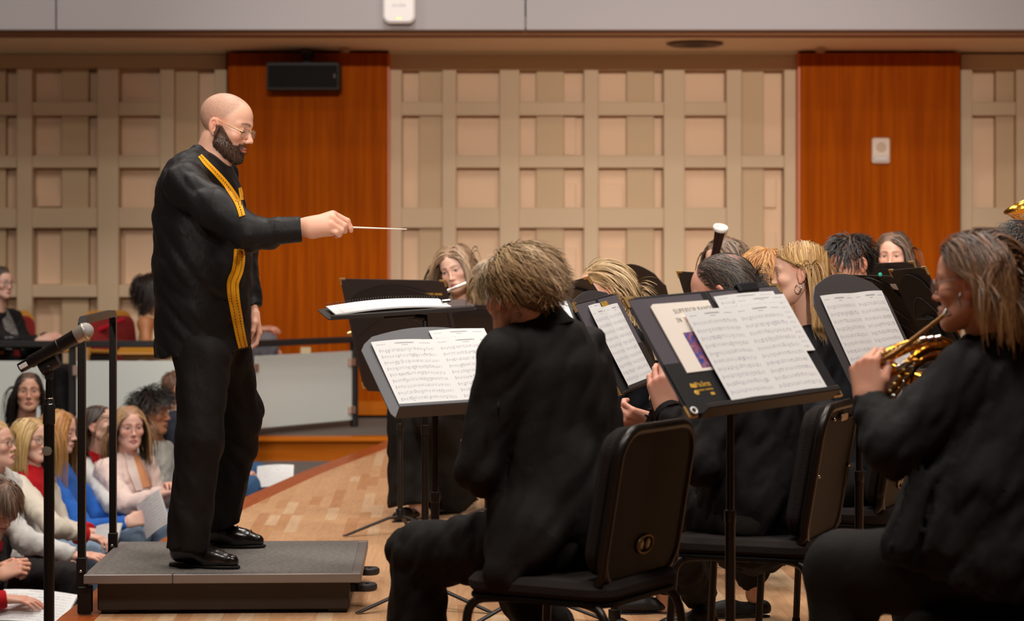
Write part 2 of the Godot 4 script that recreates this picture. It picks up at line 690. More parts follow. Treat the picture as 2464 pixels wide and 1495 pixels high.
func spotlight(at: Vector3, to: Vector3, half: float, energy: float) -> void:
	var o := thing("spotlight", "round black spotlight high on the wall behind the camera, %s" % ["leftmost" if at.x < 0.0 else "middle one" if at.x < 2.0 else "rightmost"], "spotlight", at, "spotlights on the far wall")
	o.basis = face_to(to - at)
	part(o, "housing", MB.new().lathe(Transform3D(Basis(Vector3.RIGHT, PI / 2), Vector3.ZERO), [Vector2(0.0, -0.3), Vector2(0.12, -0.3), Vector2(0.14, 0.1), Vector2(0.13, 0.1), Vector2(0.11, 0.0)], 24).mesh(), mat(hex("1a1a1c"), 0.6))
	var gl := mat(hex("fffefd"), 0.6, 0.0, "lamp_spot")
	gl.emission_enabled = true
	gl.emission = Color(1.0, 0.965, 0.925)
	gl.emission_energy_multiplier = 4.0
	part(o, "lamp_glass", MB.new().lathe(Transform3D(Basis(Vector3.RIGHT, PI / 2), Vector3.ZERO), [Vector2(0.0, 0.01), Vector2(0.11, 0.0)], 24).mesh(), gl)
	part(o, "yoke", MB.new().tube([Vector3(0.15, 0, 0), Vector3(0.15, 0.25, -0.1), Vector3(-0.15, 0.25, -0.1), Vector3(-0.15, 0, 0)], 0.015, 8).tube([Vector3(0, 0.25, -0.1), Vector3(0, 0.3, -0.75)], 0.02, 8).mesh(), mat(hex("1a1a1c"), 0.6))
	var l := SpotLight3D.new()
	l.name = "lamp"
	l.light_energy = energy
	l.light_color = Color(1.0, 0.965, 0.925)
	l.spot_angle = half
	l.spot_angle_attenuation = 0.7
	l.spot_range = 50.0
	l.spot_attenuation = 2.0
	l.light_size = 0.12
	l.shadow_enabled = true
	l.position = Vector3(0, 0, 0.12)
	l.rotation = Vector3(0, PI, 0)
	o.add_child(l)

func ceiling_light(x: float, z: float, energy: float, label: String, group: String) -> void:
	var col := Color(1.0, 0.965, 0.925)
	var o := thing("ceiling_light", label, "ceiling light", Vector3(x, 8.28, z), group)
	part(o, "housing", MB.new().box(Transform3D(Basis(), Vector3(0, 0.1, 0)), Vector3(1.5, 0.16, 1.5), 0.01).mesh(), mat(hex("2a2a2c"), 0.6))
	var gl := mat(hex("ffffff"), 0.6, 0.0, "lamp%s" % group)
	gl.emission_enabled = true
	gl.emission = col
	gl.emission_energy_multiplier = 3.0
	part(o, "light_panel", MB.new().box(Transform3D(), Vector3(1.3, 0.04, 1.3), 0.005).mesh(), gl)
	var l := AreaLight3D.new()
	l.name = "lamp"
	l.area_size = Vector2(1.3, 1.3)
	l.light_energy = energy
	l.light_color = col
	l.area_range = 40.0
	l.area_attenuation = 2.0
	l.shadow_enabled = true
	l.position = Vector3(0, -0.05, 0)
	l.rotation = Vector3(-PI / 2, 0, 0)
	o.add_child(l)

func materials() -> void:
	M.cream = mat(hex("cdb495"), 0.75)
	M.cream2 = mat(hex("c8ac8a"), 0.8)
	M.back = mat(hex("e4c2a2"), 0.85)
	M.grey = mat(hex("a39da0"), 0.7)
	M.carpet = cloth(hex("6b6460"), 0.95, 0.2, 40)
	# red-brown veneer with upright grain
	var g := Gradient.new()
	g.set_color(0, hex("8a3a02")); g.set_color(1, hex("ad5304"))
	var w := StandardMaterial3D.new()
	w.albedo_texture = noise_tex(0.02, 512, false, 4, 8, g)
	w.uv1_triplanar = true; w.uv1_world_triplanar = true
	w.uv1_scale = Vector3(1.6, 0.06, 1.6)
	w.roughness = 0.6
	w.metallic_specular = 0.12
	M.veneer = w
	var w2 := w.duplicate()
	var g2 := Gradient.new()
	g2.set_color(0, hex("a8560f")); g2.set_color(1, hex("bd6a1c"))
	w2.albedo_texture = noise_tex(0.02, 512, false, 4, 9, g2)
	w2.uv1_scale = Vector3(0.1, 1.6, 0.1)
	w2.roughness = 0.35
	M.fascia = w2
	M.veneer_edge = mat(hex("d0692c"), 0.45)
	M.black_metal = mat(hex("1b1919"), 0.42, 0.3)
	M.stand = mat(hex("2a2422"), 0.5, 0.2)
	M.stand_grey = mat(hex("515156"), 0.55, 0.05)
	M.chair_tube = mat(hex("1c1613"), 0.36, 0.35)
	M.plastic = mat(hex("100d0b"), 0.55)
	M.plastic.metallic_specular = 0.25
	M.padding = cloth(hex("262120"), 0.95, 0.1, 50)
	M.gold = mat(hex("c9a56a"), 0.4, 0.85)
	M.brass = mat(hex("dca03c"), 0.18, 1.0)
	M.silver = mat(hex("dcdad8"), 0.2, 1.0)
	M.chrome = mat(hex("c9c6c2"), 0.15, 1.0)
	M.folder = mat(hex("232224"), 0.42)
	M.folder_in = mat(hex("514a52"), 0.8)
	M.folder_back = mat(hex("2b2220"), 0.5)
	M.paper = mat(hex("efedec"), 0.8)
	M.gold_print = mat(hex("e2b24c"), 0.4, 0.3)
	# strip floor: six tones
	var fl := []
	for t in ["d6a377", "dcab7e", "d19b6d", "d8a67a", "e6c098", "ca9266"]:
		var gg := Gradient.new()
		gg.set_color(0, hex(t).darkened(0.1)); gg.set_color(1, hex(t).lightened(0.06))
		var m := StandardMaterial3D.new()
		m.albedo_texture = noise_tex(0.03, 256, false, 3, 20 + fl.size(), gg)
		m.uv1_triplanar = true; m.uv1_world_triplanar = true
		m.uv1_scale = Vector3(6.0, 6.0, 0.5)
		m.roughness = 0.36
		fl.append(m)
	M.floor = fl
	var gb := Gradient.new()
	gb.set_color(0, hex("9a4517")); gb.set_color(1, hex("b35a24"))
	var mb := StandardMaterial3D.new()
	mb.albedo_texture = noise_tex(0.03, 256, false, 3, 31, gb)
	mb.uv1_triplanar = true; mb.uv1_world_triplanar = true
	mb.uv1_scale = Vector3(4.0, 4.0, 0.6)
	mb.roughness = 0.3
	M.border = mb

# a box given by pixels on the plane z (front face) and its depth behind that plane
func pbox(mb: MB, x0: float, y0: float, x1: float, y1: float, z: float, depth: float, b := 0.006) -> MB:
	var a := P(x0, y1, z)
	var c := P(x1, y0, z)
	return mb.box(Transform3D(Basis(), (a + c) * 0.5 - Vector3(0, 0, depth * 0.5)), Vector3(c.x - a.x, c.y - a.y, depth), b)

# the edge of the stage towards the audience: x at a depth
var edge_pts := [Vector2(1.0, -0.85), Vector2(4.0, -1.35), Vector2(6.5, -1.59), Vector2(8.0, -1.64), Vector2(10.2, -1.635), Vector2(11.2, -1.56), Vector2(12.1, -1.46), Vector2(13.6, -1.275), Vector2(14.9, -1.05), Vector2(16.0, -0.88), Vector2(17.0, -0.72)]

func room() -> void:
	var x0 := -15.0
	var x1 := 15.0
	struct("ceiling", MB.new().box(Transform3D(Basis(), Vector3(0, 8.6, -8)), Vector3(31, 0.3, 33), 0.0), mat(hex("8d857c"), 0.9))
	struct("wall_left", MB.new().box(Transform3D(Basis(), Vector3(x0 - 0.1, 3.5, -8)), Vector3(0.2, 10.4, 33), 0.0), mat(hex("a08c74"), 0.85))
	struct("wall_right", MB.new().box(Transform3D(Basis(), Vector3(x1 + 0.1, 3.5, -8)), Vector3(0.2, 10.4, 33), 0.0), mat(hex("b08a62"), 0.85))
	struct("wall_front", MB.new().box(Transform3D(Basis(), Vector3(0, 3.5, 8.1)), Vector3(31, 10.4, 0.2), 0.0), mat(hex("a08a70"), 0.85))
	back_wall()
	balcony()
	stage()
	audience_floor()

func back_wall() -> void:
	var wall := struct("wall_back", MB.new().box(Transform3D(Basis(), Vector3(0, 3.5, -19.72)), Vector3(31, 10.4, 0.2), 0.0), M.back)
	var bot := 991.0
	# three fields of wooden lattice: [left, right, frame, uprights, planks]
	var cols := [[-420, 545, [[-420, -390], [-330, -292], [-130, -84], [-62, -30], [40, 77], [234, 285], [385, 419], [516, 545]], [[-270, -200], [148, 213], [419, 477], [-10, 14]], 163.0],
		[935, 1922, [[935, 967], [1064, 1098], [1202, 1250], [1405, 1440], [1597, 1648], [1748, 1785], [1887, 1922]], [[1008, 1064], [1290, 1357], [1508, 1574], [1785, 1838]], 168.0],
		[2312, 3300, [[2312, 2340], [2445, 2480], [2590, 2640], [2790, 2825], [2990, 3040], [3260, 3300]], [[2396, 2445], [2680, 2740], [2880, 2940]], 166.0]]
	var bars := [[245, 278], [374, 404], [500, 549], [686, 716], [838, 876]]
	for q in cols:
		part(wall, "back_panel", pbox(MB.new(), q[0], 130, q[1], bot, 19.38, 0.06, 0.0).mesh(wall.position), M.back)
		part(wall, "top_board", pbox(MB.new(), q[0], 130, q[1], q[4], 19.2, 0.14).mesh(wall.position), M.cream)
		for u in q[2]:
			part(wall, "vertical_board", pbox(MB.new(), u[0], q[4] - 1, u[1], bot, 19.2, 0.16).mesh(wall.position), M.cream)
		for u in q[3]:
			part(wall, "recessed_board", pbox(MB.new(), u[0], q[4], u[1], bot, 19.29, 0.08).mesh(wall.position), M.cream2)
		for k in q[2].size() - 1:
			for b in bars:
				# the outermost cells miss some of their rungs
				if (k == 0 and b[0] in [374]) or (k == q[2].size() - 2 and b[0] in [245, 500]): continue
				var l: float = q[2][k][1] - 2
				var r: float = q[2][k + 1][0] + 2
				part(wall, "horizontal_board", pbox(MB.new(), l, b[0], r, b[1], 19.23, 0.1).mesh(wall.position), M.cream)
	for u in [[1357, 441, 1386, 501], [1357, 596, 1386, 686], [1440, 441, 1500, 501], [1440, 597, 1500, 686], [1357, 281, 1386, 374], [1250, 716, 1290, 838], [1838, 430, 1868, 500], [1838, 560, 1868, 686], [90, 470, 148, 498], [90, 560, 148, 686], [300, 560, 385, 686]]:
		part(wall, "recessed_board", pbox(MB.new(), u[0], u[1], u[2], u[3], 19.34, 0.05).mesh(wall.position), M.back)
	# red wood piers between the lattices, each of veneer panels with a bright edge
	for u in [[548, 932], [1927, 2310]]:
		var third: float = (u[1] - u[0]) / 2.0
		for k in 2:
			part(wall, "veneer_panel", pbox(MB.new(), u[0] + k * third, 127, u[0] + (k + 1) * third, 968, 19.02, 0.4, 0.002).mesh(wall.position), M.veneer)
	for u in [[931, 937], [1920, 1928]]:
		part(wall, "edge_strip", pbox(MB.new(), u[0], 128, u[1], 968, 19.06, 0.3, 0.002).mesh(wall.position), M.veneer_edge)
	struct("baseboard_back", pbox(MB.new(), 540, 966, 2320, 1000, 18.98, 0.5, 0.004), M.fascia)

func balcony() -> void:
	var z := 17.5
	for k in 3:
		var xs: Array = [[-2800, 133], [136, 1263], [1266, 4800]][k]
		struct("wall_balcony", pbox(MB.new(), xs[0], -420, xs[1], 72, z, 0.3, 0.004), M.grey)
	struct("trim_1", pbox(MB.new(), -2800, 66, 4800, 85, 17.62, 0.2, 0.0), mat(hex("8a5a38"), 0.8))
	struct("ceiling_balcony", pbox(MB.new(), -2800, 40, 4800, 83, 17.72, 1.9, 0.0), mat(hex("f7e0c2"), 0.85))
	struct("trim_2", pbox(MB.new(), -420, 117, 545, 127, 19.1, 0.3, 0.004), mat(hex("d8d2b8"), 0.6))
	struct("trim_3", pbox(MB.new(), 935, 121, 1922, 129, 19.1, 0.3, 0.004), mat(hex("d8cdb2"), 0.6))
	# floor of the balcony, behind its front
	struct("floor_balcony", MB.new().box(Transform3D(Basis(), Vector3(0, 3.42, -18.7)), Vector3(30, 0.1, 2.0), 0.0), mat(hex("6b6460"), 0.9))
	# white access point
	var c := P(961, 10, 17.44)
	var o := thing("access_point", "white rounded wireless access point on the grey balcony front", "access point", c)
	var sc := 17.44 / F
	part(o, "body", MB.new().prism(Transform3D(Basis(), Vector3.ZERO), rrect(78 * sc, 96 * sc, 0.06, 7), 0.055, 0.018).mesh(), mat(hex("ece8e8"), 0.5))
	var tm := TextMesh.new()
	tm.text = "aruba"; tm.font_size = 16; tm.pixel_size = 0.0024; tm.depth = 0.002
	part(o, "lettering", tm, mat(hex("c9c4c6"), 0.6), Transform3D(Basis(), Vector3(0, -0.01, 0.0565)))
	var led := mat(hex("c8e85a"), 0.5, 0.0, "led")
	led.emission_enabled = true; led.emission = hex("b8e040"); led.emission_energy_multiplier = 0.8
	for dx in [-0.011, 0.011]:
		part(o, "status_light", MB.new().box(Transform3D(Basis(), Vector3(dx, -36 * sc, 0.056)), Vector3(0.013, 0.012, 0.004), 0.002).mesh(), led)
	# ceiling diffuser and two small downlights under the balcony
	var d := thing("ceiling_vent", "dark round air diffuser in the tan soffit under the balcony", "vent", Vector3(P(1672, 98, 18.4).x, 3.105, -18.4))
	part(d, "ring", MB.new().lathe(Transform3D(), [Vector2(0.1, 0), Vector2(0.2, -0.012), Vector2(0.24, 0.0)], 24).mesh(), mat(hex("6a4a34"), 0.7))
	part(d, "cone", MB.new().lathe(Transform3D(), [Vector2(0.0, -0.02), Vector2(0.07, -0.012), Vector2(0.1, 0.0)], 20).mesh(), mat(hex("3a281c"), 0.7))
	for x in [830, 1975]:
		var q := thing("sprinkler", "small round sprinkler cap in the soffit above the %s wood pier" % ["left", "right"][int(x > 1000)], "sprinkler", Vector3(P(x, 112, 18.8).x, 3.1, -18.8))
		part(q, "cap", MB.new().lathe(Transform3D(), [Vector2(0.0, -0.03), Vector2(0.03, -0.028), Vector2(0.045, -0.012), Vector2(0.055, 0.0)], 16).mesh(), mat(hex("a07a5c"), 0.6))
	# black loudspeaker on the left pier
	var sp := thing("loudspeaker", "black wide loudspeaker hung high on the left wood pier", "loudspeaker", P(732, 186, 18.8))
	var ss := 18.8 / F
	part(sp, "cabinet", MB.new().prism(Transform3D(Basis(), Vector3(0, 0, -0.17)), rrect(174 * ss, 66 * ss, 0.012, 3), 0.3, 0.006).mesh(), mat(hex("141112"), 0.6))
	part(sp, "grille", MB.new().prism(Transform3D(Basis(), Vector3(0, -0.004, 0.13)), rrect(166 * ss, 54 * ss, 0.01, 3), 0.008, 0.002).mesh(), mat(hex("0a0809"), 0.9))
	part(sp, "badge", MB.new().box(Transform3D(Basis(), Vector3(0.27, 0, 0.14)), Vector3(0.016, 0.035, 0.006), 0.002).mesh(), mat(hex("4a3c38"), 0.5))
	part(sp, "bracket", MB.new().box(Transform3D(Basis(), Vector3(0.02, 0.165, -0.05)), Vector3(0.06, 0.11, 0.1), 0.004).box(Transform3D(Basis(), Vector3(0.02, 0.21, -0.1)), Vector3(0.09, 0.04, 0.26), 0.004).mesh(), mat(hex("1c1512"), 0.6))
	# alarm sounder on the right pier
	var al := thing("fire_alarm", "white fire alarm sounder with strobe on the right wood pier", "fire alarm", P(2118, 363, 19.02))
	part(al, "body", MB.new().prism(Transform3D(Basis(), Vector3.ZERO), rrect(0.155, 0.22, 0.02, 4), 0.045, 0.008).mesh(), mat(hex("d9c4b4"), 0.6))
	part(al, "sounder", MB.new().lathe(Transform3D(Basis(Vector3.RIGHT, PI / 2), Vector3(0.002, 0.028, 0.045)), [Vector2(0.045, 0.0), Vector2(0.042, 0.006), Vector2(0.03, 0.003), Vector2(0.0, 0.004)], 20).mesh(), mat(hex("c2a892"), 0.7))
	part(al, "strobe", MB.new().prism(Transform3D(Basis(), Vector3(0, -0.068, 0.043)), rrect(0.13, 0.05, 0.02, 4), 0.018, 0.006).mesh(), mat(hex("cfc4c0"), 0.2))

func stage_x(z: float) -> float:
	for k in edge_pts.size() - 1:
		if z <= edge_pts[k + 1].x:
			return lerpf(edge_pts[k].y, edge_pts[k + 1].y, clampf((z - edge_pts[k].x) / (edge_pts[k + 1].x - edge_pts[k].x), 0, 1))
	return edge_pts[-1].y

func stage() -> void:
	# outline in (x, depth)
	var outer := PackedVector2Array()
	var inner := PackedVector2Array()
	for k in 33:
		var z := 1.0 + 16.0 * k / 32.0
		outer.append(Vector2(stage_x(z), z))
		inner.append(Vector2(stage_x(z) + 0.135, z))
	var field := inner.duplicate()
	field.append(Vector2(14.0, 17.0)); field.append(Vector2(14.0, 1.0))
	var slab := outer.duplicate()
	slab.append(Vector2(14.9, 17.0)); slab.append(Vector2(14.9, -7.9)); slab.append(Vector2(-0.6, -7.9))
	# slab: its outline lies in the xz plane
	var lay := Transform3D(Basis(Vector3.RIGHT, Vector3(0, 0, -1), Vector3.UP), Vector3(0, -0.16, 0))
	var fl := struct("floor", MB.new().prism(lay, slab, 0.146, 0.001), mat(hex("7a4a26"), 0.6))
	# strips run towards the vanishing point of the podium's sides
	var ax := Vector2(-0.0385, 0.99926)
	var bx := Vector2(ax.y, -ax.x)
	var w := 0.0571
	var rest := MB.new()
	var meshes := {}
	var count := 0
	var r := RandomNumberGenerator.new()
	r.seed = 11
	var tone_rest := []
	for t in 6: tone_rest.append(MB.new())
	for row in range(-34, 100):
		var s := 6.2 + r.randf() * 0.5
		while s < 17.3:
			var ln: float = [0.3, 0.42, 0.55, 0.7, 0.9][r.randi() % 5]
			var tone: int = [0, 0, 1, 1, 2, 3, 3, 5, 4][r.randi() % 9]
			var o := bx * (row * w) + ax * s
			s += ln
			if o.x < -1.8 or o.x > 5.0: continue
			var c := o + bx * (w * 0.5) + ax * (ln * 0.5)
			var near: bool = c.y > 7.7 and ((c.x < 0.25 and c.y < 10.6 and c.x > -1.75 + 0.1) or (c.x > 0.15 and c.x < 1.35 and c.y < 9.0)) and count < 298
			var quad2 := PackedVector2Array([o, o + bx * w, o + bx * w + ax * ln, o + ax * ln])
			var lim := stage_x(c.y) + 0.135
			if c.x < lim + 0.6:
				var cutp := Geometry2D.intersect_polygons(quad2, field)
				if cutp.is_empty(): continue
				var pl: PackedVector2Array = cutp[0]
				if pl.size() < 3: continue
				if pl.size() == 4 and absf(poly_area(pl) - w * ln) < 1e-5:
					pass
				else:
					if poly_area(pl) < 2e-4: continue
					var mb2 := MB.new().prism(Transform3D(lay.basis, Vector3(0, -0.014, 0)), pl, 0.014, 0.0012)
					if near:
						count += 1
						part(fl, "floorboard", mb2.mesh(), M.floor[tone])
					else:
						tone_rest[tone].append(mb2)
					continue
			if near:
				count += 1
				if not meshes.has(ln):
					meshes[ln] = MB.new().prism(Transform3D(lay.basis, Vector3(0, -0.014, 0)), PackedVector2Array([Vector2(0, 0), Vector2(w, 0), Vector2(w, ln), Vector2(0, ln)]), 0.014, 0.0012).mesh()
				var b := Basis(Vector3(bx.x, 0, -bx.y), Vector3.UP, Vector3(-ax.x, 0, ax.y))
				part(fl, "floorboard", meshes[ln], M.floor[tone], Transform3D(b, Vector3(o.x, 0, -o.y)))
			else:
				tone_rest[tone].prism(Transform3D(lay.basis, Vector3(0, -0.014, 0)), quad2, 0.014, 0.0012)
	for t in 6:
		var o := part(fl, "floorboards", tone_rest[t].mesh(), M.floor[t])
		o.set_meta("kind", "stuff")
	for k in range(10, 32):
		var pl := PackedVector2Array([outer[k], inner[k], inner[k + 1], outer[k + 1]])
		part(fl, "border_board", MB.new().prism(Transform3D(lay.basis, Vector3(0, -0.014, 0)), pl, 0.0145, 0.001).mesh(), M.border)
	# upright front of the stage
	var fr := MB.new()
	for k in 32:
		fr.face([Vector3(outer[k].x + 0.02, -0.02, -outer[k].y), Vector3(outer[k + 1].x + 0.02, -0.02, -outer[k + 1].y), Vector3(outer[k + 1].x + 0.02, -1.2, -outer[k + 1].y), Vector3(outer[k].x + 0.02, -1.2, -outer[k].y)], Vector3.LEFT)
	struct("wall_stage", fr, M.border)

func poly_area(p: PackedVector2Array) -> float:
	var a := 0.0
	for k in p.size(): a += p[k].cross(p[(k + 1) % p.size()])
	return absf(a) * 0.5

func audience_floor() -> void:
	# raked carpet that climbs to the side tier
	var mb := MB.new()
	var prof := [[-8.0, -1.25], [6.0, -1.0], [10.0, -0.9], [12.0, -0.84], [14.2, -0.55], [16.9, -0.245], [17.2, -0.24]]
	for k in prof.size() - 1:
		mb.face([Vector3(-15, prof[k][1], -prof[k][0]), Vector3(1.5, prof[k][1], -prof[k][0]), Vector3(1.5, prof[k + 1][1], -prof[k + 1][0]), Vector3(-15, prof[k + 1][1], -prof[k + 1][0])], Vector3.UP)
	struct("floor_audience", mb, M.carpet)
	# tier behind the rail
	struct("floor_tier", MB.new().box(Transform3D(Basis(), Vector3(0, -0.16, -18.36)), Vector3(30, 0.2, 2.7), 0.0), cloth(hex("5e554e"), 0.95, 0.2, 41))
	struct("trim_4", MB.new().box(Transform3D(Basis(), Vector3(0, -0.075, -16.96)), Vector3(30, 0.04, 0.2), 0.012), M.fascia)
	struct("wall_tier", MB.new().box(Transform3D(Basis(), Vector3(0, -0.27, -17.0)), Vector3(30, 0.36, 0.12), 0.004), M.fascia)
	# low side stage floor behind the players
	struct("wall_stage_rear", MB.new().box(Transform3D(Basis(), Vector3(7.5, -0.05, -17.0)), Vector3(15.0, 0.24, 0.1), 0.004), M.fascia)

# ------------------------------------------------------------------ things on the stage
# frame of a leaning board from three corners: origin bottom left, x right, y up the board, z towards the reader
func frame3(bl: Vector3, br: Vector3, tl: Vector3) -> Transform3D:
	var x := (br - bl).normalized()
	var y := (tl - bl)
	y = (y - x * y.dot(x)).normalized()
	return Transform3D(Basis(x, y, x.cross(y)), bl)

func furniture() -> void:
	podium()
	microphone()
	rails()
	stands()
	chairs()

func podium() -> void:
	var ax := Vector3(-0.0385, 0, -0.99926)
	var rx := Vector3(0.99926, 0, -0.0385)
	var b := Basis(rx, Vector3.UP, -ax)
	var fl := P(200, 1383, 8.0)
	var w := 1.008
	var d := 0.95
	var o := thing("podium", "low conductor's podium with grey carpet top and metal edging", "podium", Vector3(fl.x, 0, fl.z))
	o.basis = b
	var top := 0.153
	part(o, "carpet", MB.new().box(Transform3D(Basis(), Vector3(w / 2, top - 0.012, -d / 2)), Vector3(w - 0.07, 0.024, d - 0.07), 0.002).mesh(), carpet_top())
	var tm := mat(hex("8b8583"), 0.42, 0.55)
	var e1 := MB.new().box(Transform3D(Basis(), Vector3(w * 0.16, top - 0.018, -0.018)), Vector3(w * 0.32 - 0.001, 0.034, 0.036), 0.003)
	part(o, "edge_trim", e1.mesh(), tm)
	part(o, "edge_trim", MB.new().box(Transform3D(Basis(), Vector3(w * 0.66, top - 0.018, -0.018)), Vector3(w * 0.68 - 0.001, 0.034, 0.036), 0.003).mesh(), tm)
	part(o, "edge_trim", MB.new().box(Transform3D(Basis(), Vector3(w / 2, top - 0.018, -d + 0.018)), Vector3(w, 0.034, 0.036), 0.003).mesh(), tm)
	for sx in [0.018, w - 0.018]:
		part(o, "edge_trim", MB.new().box(Transform3D(Basis(), Vector3(sx, top - 0.018, -d / 2)), Vector3(0.036, 0.034, d - 0.073), 0.003).mesh(), tm)
	part(o, "base", MB.new().box(Transform3D(Basis(), Vector3(w / 2, 0.067, -d / 2)), Vector3(w - 0.09, 0.104, d - 0.09), 0.004).mesh(), mat(hex("2b201b"), 0.6))
	for q in [[0.09, -0.09], [w - 0.09, -0.09], [0.09, -d + 0.09], [w - 0.09, -d + 0.09]]:
		part(o, "foot", MB.new().box(Transform3D(Basis(), Vector3(q[0], 0.008, q[1])), Vector3(0.07, 0.016, 0.05), 0.003).mesh(), M.black_metal)
	for q in [-0.2, -0.62]:
		var r := MB.new().lathe(Transform3D(Basis(), Vector3(w + 0.012, 0.074, q)), [Vector2(0.012, -0.012), Vector2(0.036, -0.014), Vector2(0.042, -0.008), Vector2(0.042, 0.008), Vector2(0.036, 0.014), Vector2(0.012, 0.012)], 20)
		part(o, "bumper_wheel", r.mesh(), mat(hex("2e2b2c"), 0.55))
		part(o, "wheel_bracket", MB.new().box(Transform3D(Basis(), Vector3(w - 0.025, 0.072, q)), Vector3(0.07, 0.03, 0.03), 0.003).mesh(), M.black_metal)
	# handrail on the left side
	var h := thing("podium_handrail", "black square steel handrail at the left side of the podium", "handrail", Vector3(P(197, 1465, 8.05).x, 0, -8.05))
	var n := P(197, 780, 8.05) - h.position
	var f := P(272, 752, 8.78) - h.position
	n.y = 1.075; f.y = 1.085
	var dirv := (f - n).normalized()
	var path := [Vector3(n.x, -0.005 + 0.02, n.z), Vector3(n.x, n.y - 0.06, n.z)]
	path.append_array(bez(Vector3(n.x, n.y - 0.055, n.z), Vector3(n.x, n.y - 0.01, n.z), n + dirv * 0.01, n + dirv * 0.055, 5))
	path.append_array(bez(f - dirv * 0.055, f - dirv * 0.01, Vector3(f.x, f.y - 0.01, f.z), Vector3(f.x, f.y - 0.055, f.z), 5))
	path.append(Vector3(f.x, 0.05, f.z))
	part(h, "rail_tube", sq_tube(path, 0.0135).mesh(), mat(hex("1f1a18"), 0.38, 0.5))
	for q in [n, f]:
		part(h, "bracket", MB.new().box(Transform3D(b, Vector3(q.x + 0.012, 0.055, q.z)), Vector3(0.05, 0.1, 0.05), 0.004).box(Transform3D(b, Vector3(q.x, 0.155, q.z)), Vector3(0.036, 0.11, 0.036), 0.003).mesh(), mat(hex("1a1614"), 0.45, 0.4))
		part(h, "bolt", MB.new().ball(Vector3(q.x, 0.16, q.z + 0.02), Vector3.ONE * 0.007).mesh(), M.chrome)

func carpet_top() -> StandardMaterial3D:
	var g := Gradient.new()
	g.set_color(0, hex("615c58")); g.set_color(1, hex("85807b"))
	var m := StandardMaterial3D.new()
	m.albedo_texture = noise_tex(0.05, 512, false, 5, 44, g)
	m.uv1_triplanar = true
	m.uv1_scale = Vector3.ONE * 1.6
	m.roughness = 0.95
	m.normal_enabled = true
	m.normal_texture = noise_tex(0.3, 256, true, 2, 45)
	m.normal_scale = 0.6
	return m

# square section swept along a path lying in one upright plane
func sq_tube(path: Array, r: float) -> MB:
	var side := Vector3.UP.cross(path[-1] - path[0]).normalized()
	var mb := MB.new()
	var cs := [[-1, -1], [1, -1], [1, 1], [-1, 1]]
	for k in path.size() - 1:
		var t1: Vector3 = (path[k + 1] - path[maxi(k - 1, 0)]).normalized()
		var t2: Vector3 = (path[mini(k + 2, path.size() - 1)] - path[k]).normalized()
		for j in 4:
			var q := []
			for m in [[k, t1, j], [k, t1, (j + 1) % 4], [k + 1, t2, (j + 1) % 4], [k + 1, t2, j]]:
				var nn: Vector3 = m[1].cross(side)
				q.append(path[m[0]] + side * cs[m[2]][0] * r + nn * cs[m[2]][1] * r)
			var out: Vector3 = (q[0] + q[1]) * 0.5 - path[k]
			mb.face(q, out)
	return mb

